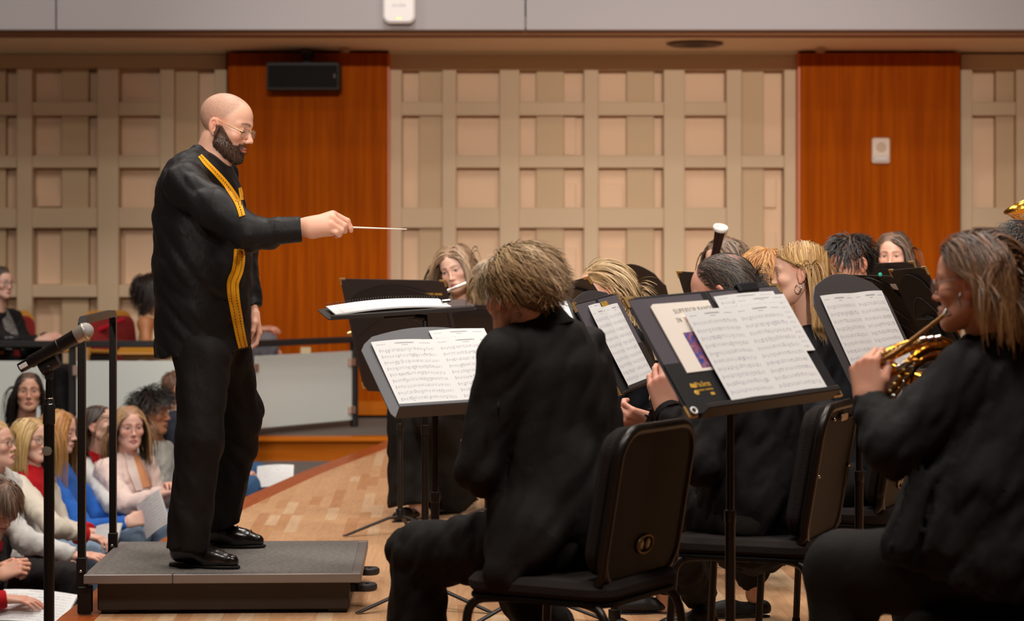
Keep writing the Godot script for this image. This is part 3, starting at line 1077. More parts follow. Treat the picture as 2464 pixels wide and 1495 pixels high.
func microphone() -> void:
	var z := 6.7
	var base := Vector3(P(118, 0, z).x, 0, -z)
	var s := thing("microphone_stand", "black microphone stand with round silver sticker, left of the podium", "microphone stand", base)
	var y := func(py): return EYE - (py - HORIZON) * z / F
	var bm := mat(hex("1c1614"), 0.4, 0.5)
	part(s, "base", MB.new().lathe(Transform3D(), [Vector2(0.0, 0.03), Vector2(0.03, 0.03), Vector2(0.11, 0.024), Vector2(0.125, 0.016), Vector2(0.127, 0.0)], 32).mesh(), bm)
	part(s, "lower_tube", MB.new().tube([Vector3(0, 0.02, 0), Vector3(0, y.call(1000), 0)], 0.0165, 16).mesh(), bm)
	part(s, "clutch", MB.new().lathe(Transform3D(), [Vector2(0.016, y.call(1022)), Vector2(0.0185, y.call(1020)), Vector2(0.0185, y.call(975)), Vector2(0.0135, y.call(973)), Vector2(0.0125, y.call(960))], 20).mesh(), mat(hex("14100f"), 0.5))
	for py in [973.0, 959.0]:
		part(s, "ring", MB.new().lathe(Transform3D(), [Vector2(0.011, y.call(py + 1)), Vector2(0.0138, y.call(py + 1)), Vector2(0.0138, y.call(py - 1)), Vector2(0.011, y.call(py - 1))], 18).mesh(), M.chrome)
	part(s, "upper_tube", MB.new().tube([Vector3(0, y.call(965), 0), Vector3(0, y.call(905), 0)], [0.0115, 0.009], 14).mesh(), bm)
	part(s, "clip_swivel", MB.new().box(Transform3D(Basis(), Vector3(0, y.call(896), 0)), Vector3(0.024, 0.05, 0.022), 0.006).ball(Vector3(0, y.call(884), 0.012), Vector3.ONE * 0.013).mesh(), mat(hex("171313"), 0.5))
	part(s, "sticker", MB.new().lathe(Transform3D(Basis(Vector3.RIGHT, PI / 2), Vector3(-0.003, y.call(1085), 0.0155)), [Vector2(0.0, 0.0015), Vector2(0.013, 0.001), Vector2(0.015, 0.0)], 20).mesh(), mat(hex("8d8478"), 0.5, 0.4))
	# the microphone lies in the clip
	var a := P(54, 884, z) + Vector3(0, 0, 0.02)
	var c := P(208, 797, z) + Vector3(0, 0, 0.02)
	var m := thing("microphone", "handheld wireless microphone with silver ball grille in the stand's clip", "microphone", a)
	var up := (c - a).normalized()
	var sd := up.cross(Vector3.BACK).normalized()
	var x := Transform3D(Basis(sd, up, sd.cross(up)), Vector3.ZERO)
	var ln := (c - a).length()
	part(m, "handle", MB.new().lathe(x, [Vector2(0.0, -0.006), Vector2(0.015, -0.005), Vector2(0.0165, 0.01), Vector2(0.0165, 0.03), Vector2(0.0195, 0.034), Vector2(0.0195, 0.09), Vector2(0.0205, 0.1), Vector2(0.021, 0.135), Vector2(0.0222, ln - 0.045), Vector2(0.0235, ln - 0.03)], 24).mesh(), mat(hex("1b1614"), 0.3, 0.3))
	part(m, "trim_band", MB.new().lathe(x, [Vector2(0.021, 0.128), Vector2(0.0225, 0.129), Vector2(0.0225, 0.133), Vector2(0.021, 0.134)], 24).mesh(), mat(hex("3a3431"), 0.25, 0.6))
	part(m, "white_label", MB.new().box(x * Transform3D(Basis(), Vector3(0.0, 0.012, 0.0155)), Vector3(0.014, 0.026, 0.004), 0.001).mesh(), mat(hex("efe8e6"), 0.5))
	var gm := mat(hex("bdb9b6"), 0.35, 0.75, "grille")
	gm.normal_enabled = true
	gm.normal_texture = noise_tex(0.5, 128, true, 1, 77)
	gm.normal_scale = 1.2
	gm.uv1_scale = Vector3(3, 2, 1)
	var cc := up * (ln + 0.0)
	part(m, "grille", MB.new().ball(cc, Vector3(0.0262, 0.0262, 0.0262), x.basis, 18, 28).mesh(), gm)
	part(m, "grille_band", MB.new().lathe(Transform3D(x.basis, cc), [Vector2(0.0255, -0.004), Vector2(0.0272, -0.003), Vector2(0.0272, 0.003), Vector2(0.0255, 0.004)], 28).mesh(), mat(hex("cfc6bd"), 0.35, 0.7))
	part(m, "grille_neck", MB.new().lathe(x, [Vector2(0.0225, ln - 0.034), Vector2(0.0245, ln - 0.03), Vector2(0.0262, ln - 0.006)], 28).mesh(), mat(hex("b0a396"), 0.4, 0.6))
	var q := base + Vector3(0, y.call(876), 0)
	part(m, "clip", MB.new().tube([q - a - up * 0.03, q - a + up * 0.03], 0.0235, 16).mesh(), mat(hex("141111"), 0.55))

func rails() -> void:
	var o := thing("guard_rail", "black steel rail with frosted glass panels at the side tier", "railing", Vector3(P(180, 0, 16.8).x, -0.06, -16.8))
	var bm := mat(hex("2b292b"), 0.45, 0.3)
	var top := EYE - (828 - HORIZON) * 16.8 / F
	var corner := P(604, 828, 16.8)
	var far := P(1130, 818, 19.0)
	far.y = top
	corner.y = top
	var lf := P(-700, 828, 16.8)
	lf.y = top
	wpart(o, "top_rail", MB.new().box(Transform3D(Basis(), (lf + corner) * 0.5), Vector3(corner.x - lf.x, 0.05, 0.07), 0.008), bm)
	var dd := far - corner
	wpart(o, "top_rail", MB.new().box(Transform3D(face_to(dd), (far + corner) * 0.5), Vector3(0.07, 0.05, dd.length()), 0.008), bm)
	for px in [-520, -160, 174, 598]:
		var c := P(px, 900, 16.82)
		wpart(o, "post", MB.new().box(Transform3D(Basis(), Vector3(c.x, (top - 0.06) * 0.5, c.z)), Vector3(0.05, top + 0.05, 0.05), 0.004), bm)
	var post := P(852, 1030, 18.0)
	wpart(o, "post", MB.new().box(Transform3D(face_to(dd), Vector3(post.x, (top - 0.06) * 0.5, post.z)), Vector3(0.05, top + 0.05, 0.055), 0.004), bm)
	var glass := mat(hex("e2e8e5"), 0.35, 0.0, "frost")
	glass.backlight_enabled = true
	glass.backlight = Color(0.5, 0.52, 0.51)
	for q in [[-490, -190], [-130, 112], [184, 590]]:
		wpart(o, "glass_panel", pbox(MB.new(), q[0], 869, q[1], 1046, 16.76, 0.012, 0.003), glass)
		for px in [q[0], q[1]]:
			for py in [892, 1015]:
				wpart(o, "clip", pbox(MB.new(), px - 10, py - 12, px + 10, py + 12, 16.74, 0.03, 0.004), mat(hex("c2a698"), 0.35, 0.7))
	var a := P(613, 860, 17.0)
	var b := P(846, 848, 17.95)
	var c2 := P(846, 1014, 17.95)
	var th := face_to(b - Vector3(0, b.y - a.y, 0) - a)
	var mid := Vector3((a.x + b.x) * 0.5, (b.y + c2.y) * 0.5 + 0.01, (a.z + b.z) * 0.5)
	wpart(o, "glass_panel", MB.new().box(Transform3D(th, mid), Vector3(0.012, a.y - c2.y, Vector2(b.x - a.x, b.z - a.z).length()), 0.003), glass)
	for q in [a, b]:
		for dy in [-0.08, -0.47]:
			wpart(o, "clip", MB.new().box(Transform3D(th, Vector3(q.x, a.y + dy, q.z) + Vector3(0.0, 0, 0.03)), Vector3(0.04, 0.06, 0.07), 0.004), mat(hex("c2a698"), 0.35, 0.7))
	# small plate on the wood pier behind
	solo("wall_plate", pbox(MB.new(), 723, 836, 748, 853, 19.0, 0.012, 0.003), mat(hex("c9b48c"), 0.5), "small beige outlet plate low on the left wood pier", "wall plate")
	# red rope
	var rope := thing("rope", "red twisted rope hanging behind the handrail", "rope", P(190, 812, 17.6))
	wpart(rope, "cord", MB.new().tube(smooth_path([P(150, 822, 17.6), P(190, 812, 17.6), P(232, 797, 17.6), P(270, 781, 17.6), P(300, 768, 17.6)], 4), 0.018, 8), cloth(hex("b31426"), 0.9, 0.3, 90))

# ------------------------------------------------------------------ music stands
var music := []

func music_tex(seed_: int) -> ImageTexture:
	var r := RandomNumberGenerator.new()
	r.seed = seed_
	var w := 400
	var h := 520
	var im := Image.create(w, h, false, Image.FORMAT_RGB8)
	im.fill(Color(0.9, 0.9, 0.905))
	var ink := Color(0.6, 0.6, 0.63)
	im.fill_rect(Rect2i(150, 24, 100, 4), ink)
	for k in 14: im.fill_rect(Rect2i(140 + k * 9, 20, 5, 10), ink.lerp(Color(0.6, 0.6, 0.62), r.randf()))
	for k in 6: im.fill_rect(Rect2i(180 + k * 7, 38, 4, 5), Color(0.5, 0.5, 0.52))
	for k in 8: im.fill_rect(Rect2i(24 + k * 7, 26, 4, 5), Color(0.6, 0.6, 0.62))
	for k in 9: im.fill_rect(Rect2i(300 + k * 8, 26, 5, 5), Color(0.55, 0.55, 0.57))
	for s in 10:
		var y := 66 + s * 45
		for l in 5: im.fill_rect(Rect2i(24, y + l * 4, w - 48, 1), Color(0.78, 0.78, 0.8))
		# clef
		for k in 22: im.fill_rect(Rect2i(28 + int(3.0 * sin(k * 0.6)), y - 4 + k, 3, 2), ink)
		im.fill_rect(Rect2i(42, y + 3, 3, 6), ink); im.fill_rect(Rect2i(47, y + 6, 3, 6), ink)
		var x := 60
		var last := Vector2i(-99, 0)
		while x < w - 34:
			var ny := y + (r.randi() % 10) * 2 - 1
			for dx in 6:
				for dy in 4:
					if (dx - 2.5) * (dx - 2.5) / 9.0 + (dy - 1.5) * (dy - 1.5) / 4.2 < 1.0: im.set_pixel(x + dx, ny + dy, ink)
			var up := ny > y + 8
			im.fill_rect(Rect2i(x + (5 if up else 0), (ny - 13 if up else ny + 3), 1, 14), ink)
			if last.x > 0 and x - last.x < 13 and r.randf() < 0.7:
				var by := ny - 13 if up else ny + 16
				im.fill_rect(Rect2i(last.x, by, x - last.x + 4, 3), ink)
			if r.randf() < 0.12: im.fill_rect(Rect2i(x + 10, y, 1, 17), Color(0.4, 0.4, 0.42))
			last = Vector2i(x, ny)
			x += 8 + (r.randi() % 3) * 5
		im.fill_rect(Rect2i(w - 25, y, 1, 17), ink)
	return ImageTexture.create_from_image(im)

func page_mat(k: int) -> StandardMaterial3D:
	if music.is_empty():
		for q in 5:
			var m := StandardMaterial3D.new()
			m.albedo_texture = music_tex(100 + q)
			m.roughness = 0.85
			m.backlight_enabled = true
			m.backlight = Color(0.12, 0.12, 0.12)
			music.append(m)
	return music[k % 5]

# one leaf of paper on a board: x0..x1, y0..y1 in the board's frame, lifted a little, bulging towards its inner edge
func leaf(t: Transform3D, x0: float, y0: float, x1: float, y1: float, lift: float, bulge := 0.006, skew := 0.0, inner := 1) -> MB:
	var rows := []
	for j in 9:
		var row := []
		for i in 9:
			var u := i / 8.0
			var v := j / 8.0
			var e := u if inner > 0 else 1.0 - u
			var zz := lift + bulge * sin(PI * minf(1.0, e * 1.08)) + 0.004 * (1.0 - v) * (1.0 - v)
			row.append(t * Vector3(lerpf(x0, x1, u), lerpf(y1, y0, v) + skew * u, zz))
		rows.append(row)
	return MB.new().sheet(rows, 0.0008)

func spread(t: Transform3D, x0: float, y0: float, w: float, h: float, lift: float, label: String, k: int, group := "", skew := 0.0) -> Node3D:
	var o := thing("sheet_music", label, "sheet music", t * Vector3(x0 + w / 2, y0, lift), group)
	wpart(o, "page", leaf(t, x0, y0, x0 + w / 2, y0 + h, lift, 0.006, skew, 1), page_mat(k))
	wpart(o, "page", leaf(t, x0 + w / 2, y0 + skew, x0 + w, y0 + h + skew, lift, 0.006, -skew * 0.5, -1), page_mat(k + 1))
	return o

func single(t: Transform3D, x0: float, y0: float, w: float, h: float, lift: float, label: String, k: int) -> void:
	var o := leaf(t, x0, y0, x0 + w, y0 + h, lift, 0.004)
	solo("sheet_music", o, page_mat(k), label, "sheet music")

# desk outline with an arched top
func desk_poly(w: float, h: float, arch: float) -> PackedVector2Array:
	var p := PackedVector2Array([Vector2(0.01, 0), Vector2(w - 0.01, 0), Vector2(w, 0.02), Vector2(w, h * 0.86)])
	for k in 13:
		var u := 1.0 - k / 12.0
		p.append(Vector2(lerpf(0.02, w - 0.02, u), h + arch * sin(PI * u) + (-0.02 if k == 0 or k == 12 else 0.0)))
	p.append(Vector2(0, h * 0.86)); p.append(Vector2(0, 0.02))
	return p

func stand(t: Transform3D, w: float, h: float, arch: float, label: String, m: Material, pole: Vector3, group := "", leg_turn := 0.3, lip := 0.05) -> Node3D:
	var o := thing("music_stand", label, "music stand", Vector3(pole.x, 0, pole.z), group)
	var back := t * Transform3D(Basis(), Vector3(0, 0, -0.004))
	wpart(o, "desk", MB.new().prism(back, desk_poly(w, h, arch), 0.004, 0.0012), m)
	var mb := MB.new().box(t * Transform3D(Basis(), Vector3(w / 2, 0.002, lip * 0.44)), Vector3(w - 0.02, 0.004, lip), 0.0015)
	mb.box(t * Transform3D(Basis(), Vector3(w / 2, 0.008, lip * 0.92)), Vector3(w - 0.02, 0.014, 0.004), 0.0015)
	wpart(o, "shelf", mb, m)
	var arcs := MB.new()
	for a in [0.8, 0.55]:
		var ps := []
		for k in 15:
			var u := k / 14.0
			ps.append(back * Vector3(lerpf(0.03, w - 0.03, u), h * a * (0.72 + 0.3 * sin(PI * u)), -0.001))
		arcs.tube(ps, 0.003, 6)
	wpart(o, "rib", arcs, m)
	var hub := t * Vector3(w / 2, h * 0.4, -0.02)
	var pt := Vector3(pole.x, hub.y - 0.01, pole.z)
	wpart(o, "bracket", MB.new().box(Transform3D(t.basis, t * Vector3(w / 2, h * 0.4, -0.016)), Vector3(0.12, 0.1, 0.022), 0.005).tube([hub, pt, pt - Vector3(0, 0.06, 0)], 0.013, 10), M.black_metal)
	var pm := mat(hex("2a2320"), 0.36, 0.45)
	var mid := pt.y * 0.62
	wpart(o, "upper_pole", MB.new().tube([pt, Vector3(pole.x, mid - 0.05, pole.z)], 0.0105, 14), pm)
	wpart(o, "lower_pole", MB.new().tube([Vector3(pole.x, mid, pole.z), Vector3(pole.x, 0.075, pole.z)], 0.0135, 14), pm)
	wpart(o, "collar", MB.new().lathe(Transform3D(Basis(), Vector3(pole.x, mid, pole.z)), [Vector2(0.0105, 0.012), Vector2(0.0155, 0.01), Vector2(0.0155, -0.02), Vector2(0.0135, -0.022)], 16), mat(hex("3a322d"), 0.3, 0.6))
	if true:
		wpart(o, "hub", MB.new().lathe(Transform3D(Basis(), Vector3(pole.x, 0, pole.z)), [Vector2(0.012, 0.12), Vector2(0.021, 0.118), Vector2(0.021, 0.075), Vector2(0.012, 0.07)], 16), M.black_metal)
		for k in 3:
			var a := leg_turn + TAU * k / 3.0
			var dv := Vector3(cos(a), 0, sin(a))
			var p0 := Vector3(pole.x, 0.085, pole.z)
			wpart(o, "leg", MB.new().tube([p0, p0 + dv * 0.06 - Vector3(0, 0.008, 0), p0 + dv * 0.27 - Vector3(0, 0.076, 0), p0 + dv * 0.29 - Vector3(0, 0.079, 0)], [0.013, 0.0125, 0.0105, 0.005], 8, true, 0.55, Vector3.UP), M.stand)
	return o

# an open band folder: two covers with a spine, lining, pockets and gilt corners
func folder(t: Transform3D, w: float, h: float, label: String, face_in: bool, group := "") -> Node3D:
	var o := thing("music_folder", label, "music folder", t * Vector3(w / 2, 0, 0), group)
	for s in 2:
		var x0 := 0.0 if s == 0 else w / 2 + 0.008
		var cw := w / 2 - 0.008
		var tt := t * Transform3D(Basis(), Vector3(x0 + cw / 2, h / 2, 0.0))
		wpart(o, "cover", MB.new().box(tt, Vector3(cw, h, 0.005), 0.002), M.folder if face_in else M.folder_back)
		if face_in:
			wpart(o, "lining", MB.new().box(tt * Transform3D(Basis(), Vector3(0, 0, 0.003)), Vector3(cw - 0.018, h - 0.018, 0.002), 0.0008), M.folder_in)
			wpart(o, "pocket", MB.new().box(tt * Transform3D(Basis(), Vector3(0, -h * 0.285, 0.006)), Vector3(cw - 0.012, h * 0.42, 0.004), 0.0015), M.folder)
	wpart(o, "spine", MB.new().box(t * Transform3D(Basis(), Vector3(w / 2, h / 2, -0.001)), Vector3(0.02, h, 0.004), 0.0015), M.folder if face_in else M.folder_back)
	for c in [[0.0, 0.0, 1, 1], [w, 0.0, -1, 1], [0.0, h, 1, -1], [w, h, -1, -1]]:
		var pl := PackedVector2Array([Vector2(-0.002 * c[2], -0.002 * c[3]), Vector2(0.032 * c[2], -0.002 * c[3]), Vector2(0.032 * c[2], 0.006 * c[3]), Vector2(0.008 * c[2], 0.008 * c[3]), Vector2(0.006 * c[2], 0.032 * c[3]), Vector2(-0.002 * c[2], 0.032 * c[3])])
		wpart(o, "corner", MB.new().prism(t * Transform3D(Basis(), Vector3(c[0], c[1], -0.0045)), pl, 0.009, 0.001), M.gold)
	return o

func letters(parent: Node3D, called: String, text: String, x: Transform3D, height: float, m: Material, bold := false, serif := false) -> void:
	var tm := TextMesh.new()
	var f := SystemFont.new()
	f.font_names = PackedStringArray(["Droid Serif" if serif else "Droid Sans"])
	f.font_weight = 700 if bold else 400
	tm.font = f
	tm.text = text
	tm.font_size = 32
	tm.pixel_size = height / 24.0
	tm.depth = 0.0008
	tm.curve_step = 4.0
	part(parent, called, tm, m, Transform3D(Basis(), -parent.position) * x)

func drop(t: Transform3D, w: float, h: float) -> Vector3:
	var p := t * Vector3(w / 2, h * 0.4, -0.05)
	return Vector3(p.x, 0, p.z)

func stands() -> void:
	# the conductor's stand, its desk almost level
	var t := frame3(P(790, 769, 8.0), P(1150, 744, 8.12), P(788, 739, 8.36))
	var w := 0.555
	stand(t, w, 0.34, 0.0, "black music stand with a nearly level desk in front of the conductor", M.stand, Vector3(P(1023, 0, 8.2).x, 0, -8.2), "", 0.5, 0.012)
	var o := thing("score", "open spiral-bound conductor's score on the level music stand", "score", t * Vector3(0.25, 0.02, 0.01))
	var rows := []
	for j in 6:
		var row := []
		for i in 17:
			row.append(t * Vector3(0.03 + 0.43 * i / 16.0, 0.27 - 0.25 * j / 5.0, 0.012 + 0.012 * sin(PI * i / 16.0)))
		rows.append(row)
	wpart(o, "page", MB.new().sheet(rows, 0.006), page_mat(3))
	for k in 44:
		var c := t * Vector3(0.035 + 0.42 * k / 43.0, 0.272, 0.016 + 0.012 * sin(PI * k / 43.0))
		wpart(o, "binding_ring", MB.new().tube([c - t.basis.y * 0.006, c + t.basis.z * 0.008, c + t.basis.y * 0.006], 0.0014, 5), M.black_metal)
	wpart(o, "clip", MB.new().box(t * Transform3D(Basis(Vector3(0, 0, 1), 0.3), Vector3(0.45, 0.07, 0.028)), Vector3(0.04, 0.012, 0.014), 0.004), M.chrome)
	o = thing("score_case", "flat black glossy case at the right end of the level music stand", "case", t * Vector3(0.5, 0.1, 0.01))
	wpart(o, "cover", MB.new().box(t * Transform3D(Basis(), Vector3(0.505, 0.12, 0.008)), Vector3(0.09, 0.2, 0.01), 0.003), mat(hex("4a3a36"), 0.18, 0.2))
	# grey stand of the player in the suit
	t = frame3(P(945, 1007, 6.75), P(1290, 984, 6.98), P(850, 816, 6.98))
	w = (P(1290, 984, 6.98) - P(945, 1007, 6.75)).length()
	var h := 0.352
	stand(t, w, h, 0.045, "grey music stand with an arched desk left of the suited player", M.stand_grey, Vector3(P(1047, 0, 6.98).x, 0, -6.98))
	spread(t, w * 0.08, 0.02, w * 0.87, h * 0.88, 0.004, "open sheet music on the grey arched stand left of the suited player", 0, "", 0.0)
	single(t, w * 0.52, 0.09, 0.2, h * 0.80, 0.0015, "loose music leaf sticking up behind the open music on the grey stand", 2)
	# tall folder stand in front of the man with thinning hair
	t = frame3(P(1657, 1005, 5.62), P(2025, 952, 5.99), P(1520, 718, 5.8))
	w = (P(2025, 952, 5.99) - P(1657, 1005, 5.62)).length()
	h = (P(1520, 718, 5.8) - P(1657, 1005, 5.62)).length()
	var td := t * Transform3D(Basis(), Vector3(0.03, -0.004, -0.006))
	stand(td, w - 0.06, h - 0.04, 0.0, "black music stand bearing the wide open folder with gilt corners", M.stand, drop(td, w - 0.06, h))
	o = folder(t, w, h, "wide open black music folder with grey lining and gilt corners", true)
	var em := t * Transform3D(Basis(), Vector3(w * 0.155, h * 0.17, 0.0088))
	letters(o, "lettering", "Palen", em * Transform3D(Basis(), Vector3(0.008, 0.022, 0)), 0.015, M.gold_print, true, true)
	letters(o, "lettering", "MUSIC CENTER", em * Transform3D(Basis(), Vector3(0.008, 0.005, 0)), 0.0058, M.gold_print, true)
	wpart(o, "emblem", MB.new().lathe(em * Transform3D(Basis(Vector3.RIGHT, PI / 2), Vector3(-0.026, 0.0, 0)), [Vector2(0, 0.0006), Vector2(0.0075, 0.0006), Vector2(0.008, -0.0004)], 20), M.gold_print)
	wpart(o, "emblem_flag", MB.new().box(em * Transform3D(Basis(Vector3.BACK, -0.2), Vector3(-0.027, 0.021, 0)), Vector3(0.018, 0.013, 0.001), 0.0003), M.gold_print)
	wpart(o, "emblem_bar", MB.new().box(em * Transform3D(Basis(), Vector3(0.026, -0.009, 0)), Vector3(0.014, 0.009, 0.001), 0.0003), M.gold_print)
	wpart(o, "key_ring", MB.new().tube(ring_pts(t * Vector3(w * 0.03, h * 0.03, 0.012), t.basis.x, t.basis.y, 0.009, 16), 0.003, 6, false, 1.0, Vector3.ZERO, true), mat(hex("e6e2e0"), 0.4))
	var bk := thing("booklet", "cream method booklet with a blue picture in the folder's left side", "booklet", t * Vector3(w * 0.2, h * 0.3, 0.01))
	var bt := t * Transform3D(Basis(), Vector3(w * 0.115, h * 0.33, 0.0062))
	wpart(bk, "cover", MB.new().prism(bt, PackedVector2Array([Vector2(0, 0), Vector2(0.215, 0), Vector2(0.215, h * 0.575), Vector2(0.012, h * 0.585), Vector2(0.0, h * 0.565)]), 0.004, 0.0008), mat(hex("f0e6dc"), 0.7))
	var y0 := h * 0.505
	letters(bk, "lettering", "SUPERIOR BANDS", bt * Transform3D(Basis(), Vector3(0.142, y0, 0.0044)), 0.0138, mat(hex("8f8a86"), 0.7))
	letters(bk, "lettering", "IN", bt * Transform3D(Basis(), Vector3(0.072, y0 - 0.028, 0.0044)), 0.0138, mat(hex("8f8a86"), 0.7))
	letters(bk, "lettering", "SIXTEEN WEEKS", bt * Transform3D(Basis(), Vector3(0.158, y0 - 0.028, 0.0044)), 0.0138, mat(hex("d98d80"), 0.7))
	var pg := Gradient.new()
	pg.set_color(0, hex("1e2f7a")); pg.set_color(1, hex("8f9ad0"))
	pg.add_point(0.42, hex("3c4fa8")); pg.add_point(0.5, hex("96485a"))
	var pm := StandardMaterial3D.new()
	pm.albedo_texture = noise_tex(0.035, 128, false, 3, 61, pg)
	pm.roughness = 0.6
	wpart(bk, "picture", MB.new().box(bt * Transform3D(Basis(), Vector3(0.115, h * 0.175, 0.0042)), Vector3(0.11, h * 0.3, 0.0008), 0.0002), pm)
	single(t, w * 0.52, h * 0.46, w * 0.4, h * 0.46, 0.011, "loose sheet of music clipped at the top of the wide folder", 4)
	single(t, w * 0.63, h * 0.38, w * 0.34, h * 0.5, 0.0145, "music sheet lying half under the open spread at the folder's right", 1)
	spread(t, w * 0.268, h * 0.055, w * 0.63, h * 0.745, 0.019, "open two-page sheet music in front of the wide folder", 2)
	var cl := thing("clip", "small black plastic clip on the top edge of the wide folder", "clip", t * Vector3(w * 0.77, h, 0.0))
	wpart(cl, "jaw", MB.new().box(t * Transform3D(Basis(), Vector3(w * 0.775, h - 0.01, 0.012)), Vector3(0.075, 0.03, 0.014), 0.005).box(t * Transform3D(Basis(), Vector3(w * 0.775, h + 0.003, 0.002)), Vector3(0.075, 0.008, 0.03), 0.003), mat(hex("232326"), 0.3))
	# grey stand behind it, for the horn
	t = frame3(P(2054, 938, 6.6), P(2226, 908, 7.06), P(1951, 716, 6.67))
	w = (P(2226, 908, 7.06) - P(2054, 938, 6.6)).length()
	h = 0.33
	stand(t, w, h, 0.05, "dark grey arched music stand between blond player and horn player", mat(hex("4a4648"), 0.5, 0.1), Vector3(P(2067, 0, 6.85).x, 0, -6.85))
	spread(t, w * 0.09, 0.02, w * 0.84, h * 0.87, 0.004, "open sheet music on the dark grey stand before the horn player", 3)
	# stand of the man with thinning hair, seen along its desk
	t = frame3(P(1503, 945, 7.15), P(1602, 905, 7.62), P(1395, 722, 7.22))
	w = (P(1602, 905, 7.62) - P(1503, 945, 7.15)).length()
	h = (P(1395, 722, 7.22) - P(1503, 945, 7.15)).length()
	stand(t * Transform3D(Basis(), Vector3(0, 0, -0.03)), w, h, 0.03, "dark music stand behind the suited player's right shoulder", mat(hex("3c3a3c"), 0.45, 0.15), drop(t, w, h), "", 0.9)
	o = folder(t * Transform3D(Basis(), Vector3(0.0, 0.0, -0.018)), w * 0.98, h * 0.99, "dark brown folder standing behind the narrow music sheet", true)
	letters(o, "lettering", "BAND", t * Transform3D(Basis(), Vector3(w * 0.6, h * 0.9, -0.012)), 0.02, M.gold_print, true)
	spread(t, w * 0.14, 0.012, w * 0.62, h * 0.83, 0.0, "narrow-looking open music on the stand beyond the suited shoulder", 1)
	single(t, w * 0.2, h * 0.5, w * 0.25, h * 0.42, -0.008, "small leaf of music peeping above the narrow open music", 0)
	# stand hidden behind the suited player's head
	t = frame3(P(1212, 826, 7.8), P(1408, 812, 7.95), P(1170, 722, 7.9))
	w = (P(1408, 812, 7.95) - P(1212, 826, 7.8)).length()
	stand(t, w, 0.27, 0.04, "dark music stand half hidden behind the suited player's head", mat(hex("3c3a3c"), 0.45, 0.15), drop(t, w, 0.27))
	spread(t, w * 0.06, 0.015, w * 0.88, 0.22, 0.004, "open sheet music right behind the suited player's blond-streaked hair", 4)
	# backs of folders and desks facing the players beyond
	back_stand([1125, 946, 10.4], [874, 934, 10.7], [1046, 676, 10.25], "black folder stand of the flute player, seen from behind", "black open folder with gilt corners on the flute player's stand", "SYMPHONIC BAND", 0.06)
	back_stand([1335, 960, 10.75], [1085, 955, 11.0], [1240, 738, 10.6], "dark folder stand behind the conductor's stand, second from the left", "dark open folder beyond the right end of the conductor's stand", "", 0.05)
	back_stand([1543, 858, 8.5], [1432, 880, 8.78], [1428, 664, 8.4], "brown folder stand in front of the woman with the blond ponytail", "brown open folder with papers tucked in, before the blond ponytail", "", 0.04)
	t = frame3(P(1543, 858, 8.5), P(1432, 880, 8.78), P(1428, 664, 8.4))
	for k in 3:
		single(t * Transform3D(Basis(Vector3(0, 0, 1), 0.05 * k), Vector3(0, 0, 0)), 0.18 - 0.03 * k, 0.12, 0.14, 0.2 - 0.04 * k, -0.012 - 0.006 * k, "%s white leaf tucked behind the brown folder stand" % ["tallest", "middle", "lowest"][k], k)
	back_stand([1640, 800, 10.2], [1478, 800, 10.4], [1604, 662, 10.1], "black arched music stand behind the woman with the blond ponytail", "", "", 0.07)
	back_stand([1590, 880, 9.6], [1455, 880, 9.8], [1560, 735, 9.5], "dark brown stand low behind the woman with the blond ponytail", "", "", 0.03)
	back_stand([1790, 800, 9.3], [1672, 790, 9.5], [1750, 660, 9.2], "dark stand left of the man with thinning hair", "dark folder left of the man with thinning hair", "", 0.03)
	var bf := back_stand([2262, 860, 8.5], [2120, 850, 8.8], [2152, 664, 8.4], "black stand with a teal dot right of the blond player", "black folder with a teal dot right of the blond player", "", 0.06, Vector2(0.1, 0.87))
	wpart(bf, "sticker", MB.new().ball(P(2118, 661, 8.44), Vector3(0.008, 0.008, 0.003)), mat(hex("1fa58c"), 0.5), false, "teal dot")
	back_stand([2275, 840, 9.9], [2120, 840, 10.2], [2192, 630, 9.8], "dark stand in front of the brown-haired woman at the back", "dark folder with a white label before the woman at the back", "", 0.05, Vector2(0.2, 0.88))
	back_stand([2330, 850, 8.0], [2240, 850, 8.3], [2250, 645, 7.9], "glossy grey-black stand just left of the horn player's face", "glossy grey-black folder just left of the horn player's face", "", 0.04)

func ring_pts(c: Vector3, x: Vector3, y: Vector3, r: float, n: int) -> Array:
	var o := []
	for k in n: o.append(c + x * cos(TAU * k / n) * r + y * sin(TAU * k / n) * r)
	return o

func back_stand(a: Array, b: Array, c: Array, label: String, fl: String, text: String, arch: float, tag_at := Vector2.ZERO) -> Node3D:
	var p := P(a[0], a[1], a[2])
	var q := P(b[0], b[1], b[2])
	var t := frame3(p, q, P(c[0], c[1], c[2]))
	var w := (q - p).length()
	var h := (P(c[0], c[1], c[2]) - p).length()
	stand(t * Transform3D(Basis(), Vector3(0.02, -0.01, -0.008 if fl else 0.0)), w - 0.04, h * (0.86 if fl else 1.0), arch, label, mat(hex("231c1a"), 0.42, 0.15), drop(t, w, h), "", 0.6)
	if fl:
		var o := folder(t, w, h, fl, false)
		if text: letters(o, "lettering", text, t * Transform3D(Basis(Vector3.UP, PI), Vector3(w * 0.16, h * 0.88, -0.004)), 0.011, M.gold_print, true)
		if tag_at != Vector2.ZERO: wpart(o, "label", MB.new().box(t * Transform3D(Basis(), Vector3(w * tag_at.x, h * tag_at.y, -0.0035)), Vector3(0.055, 0.026, 0.002), 0.0005), mat(hex("b3a49a"), 0.7), false, "white label")
		return o
	return null

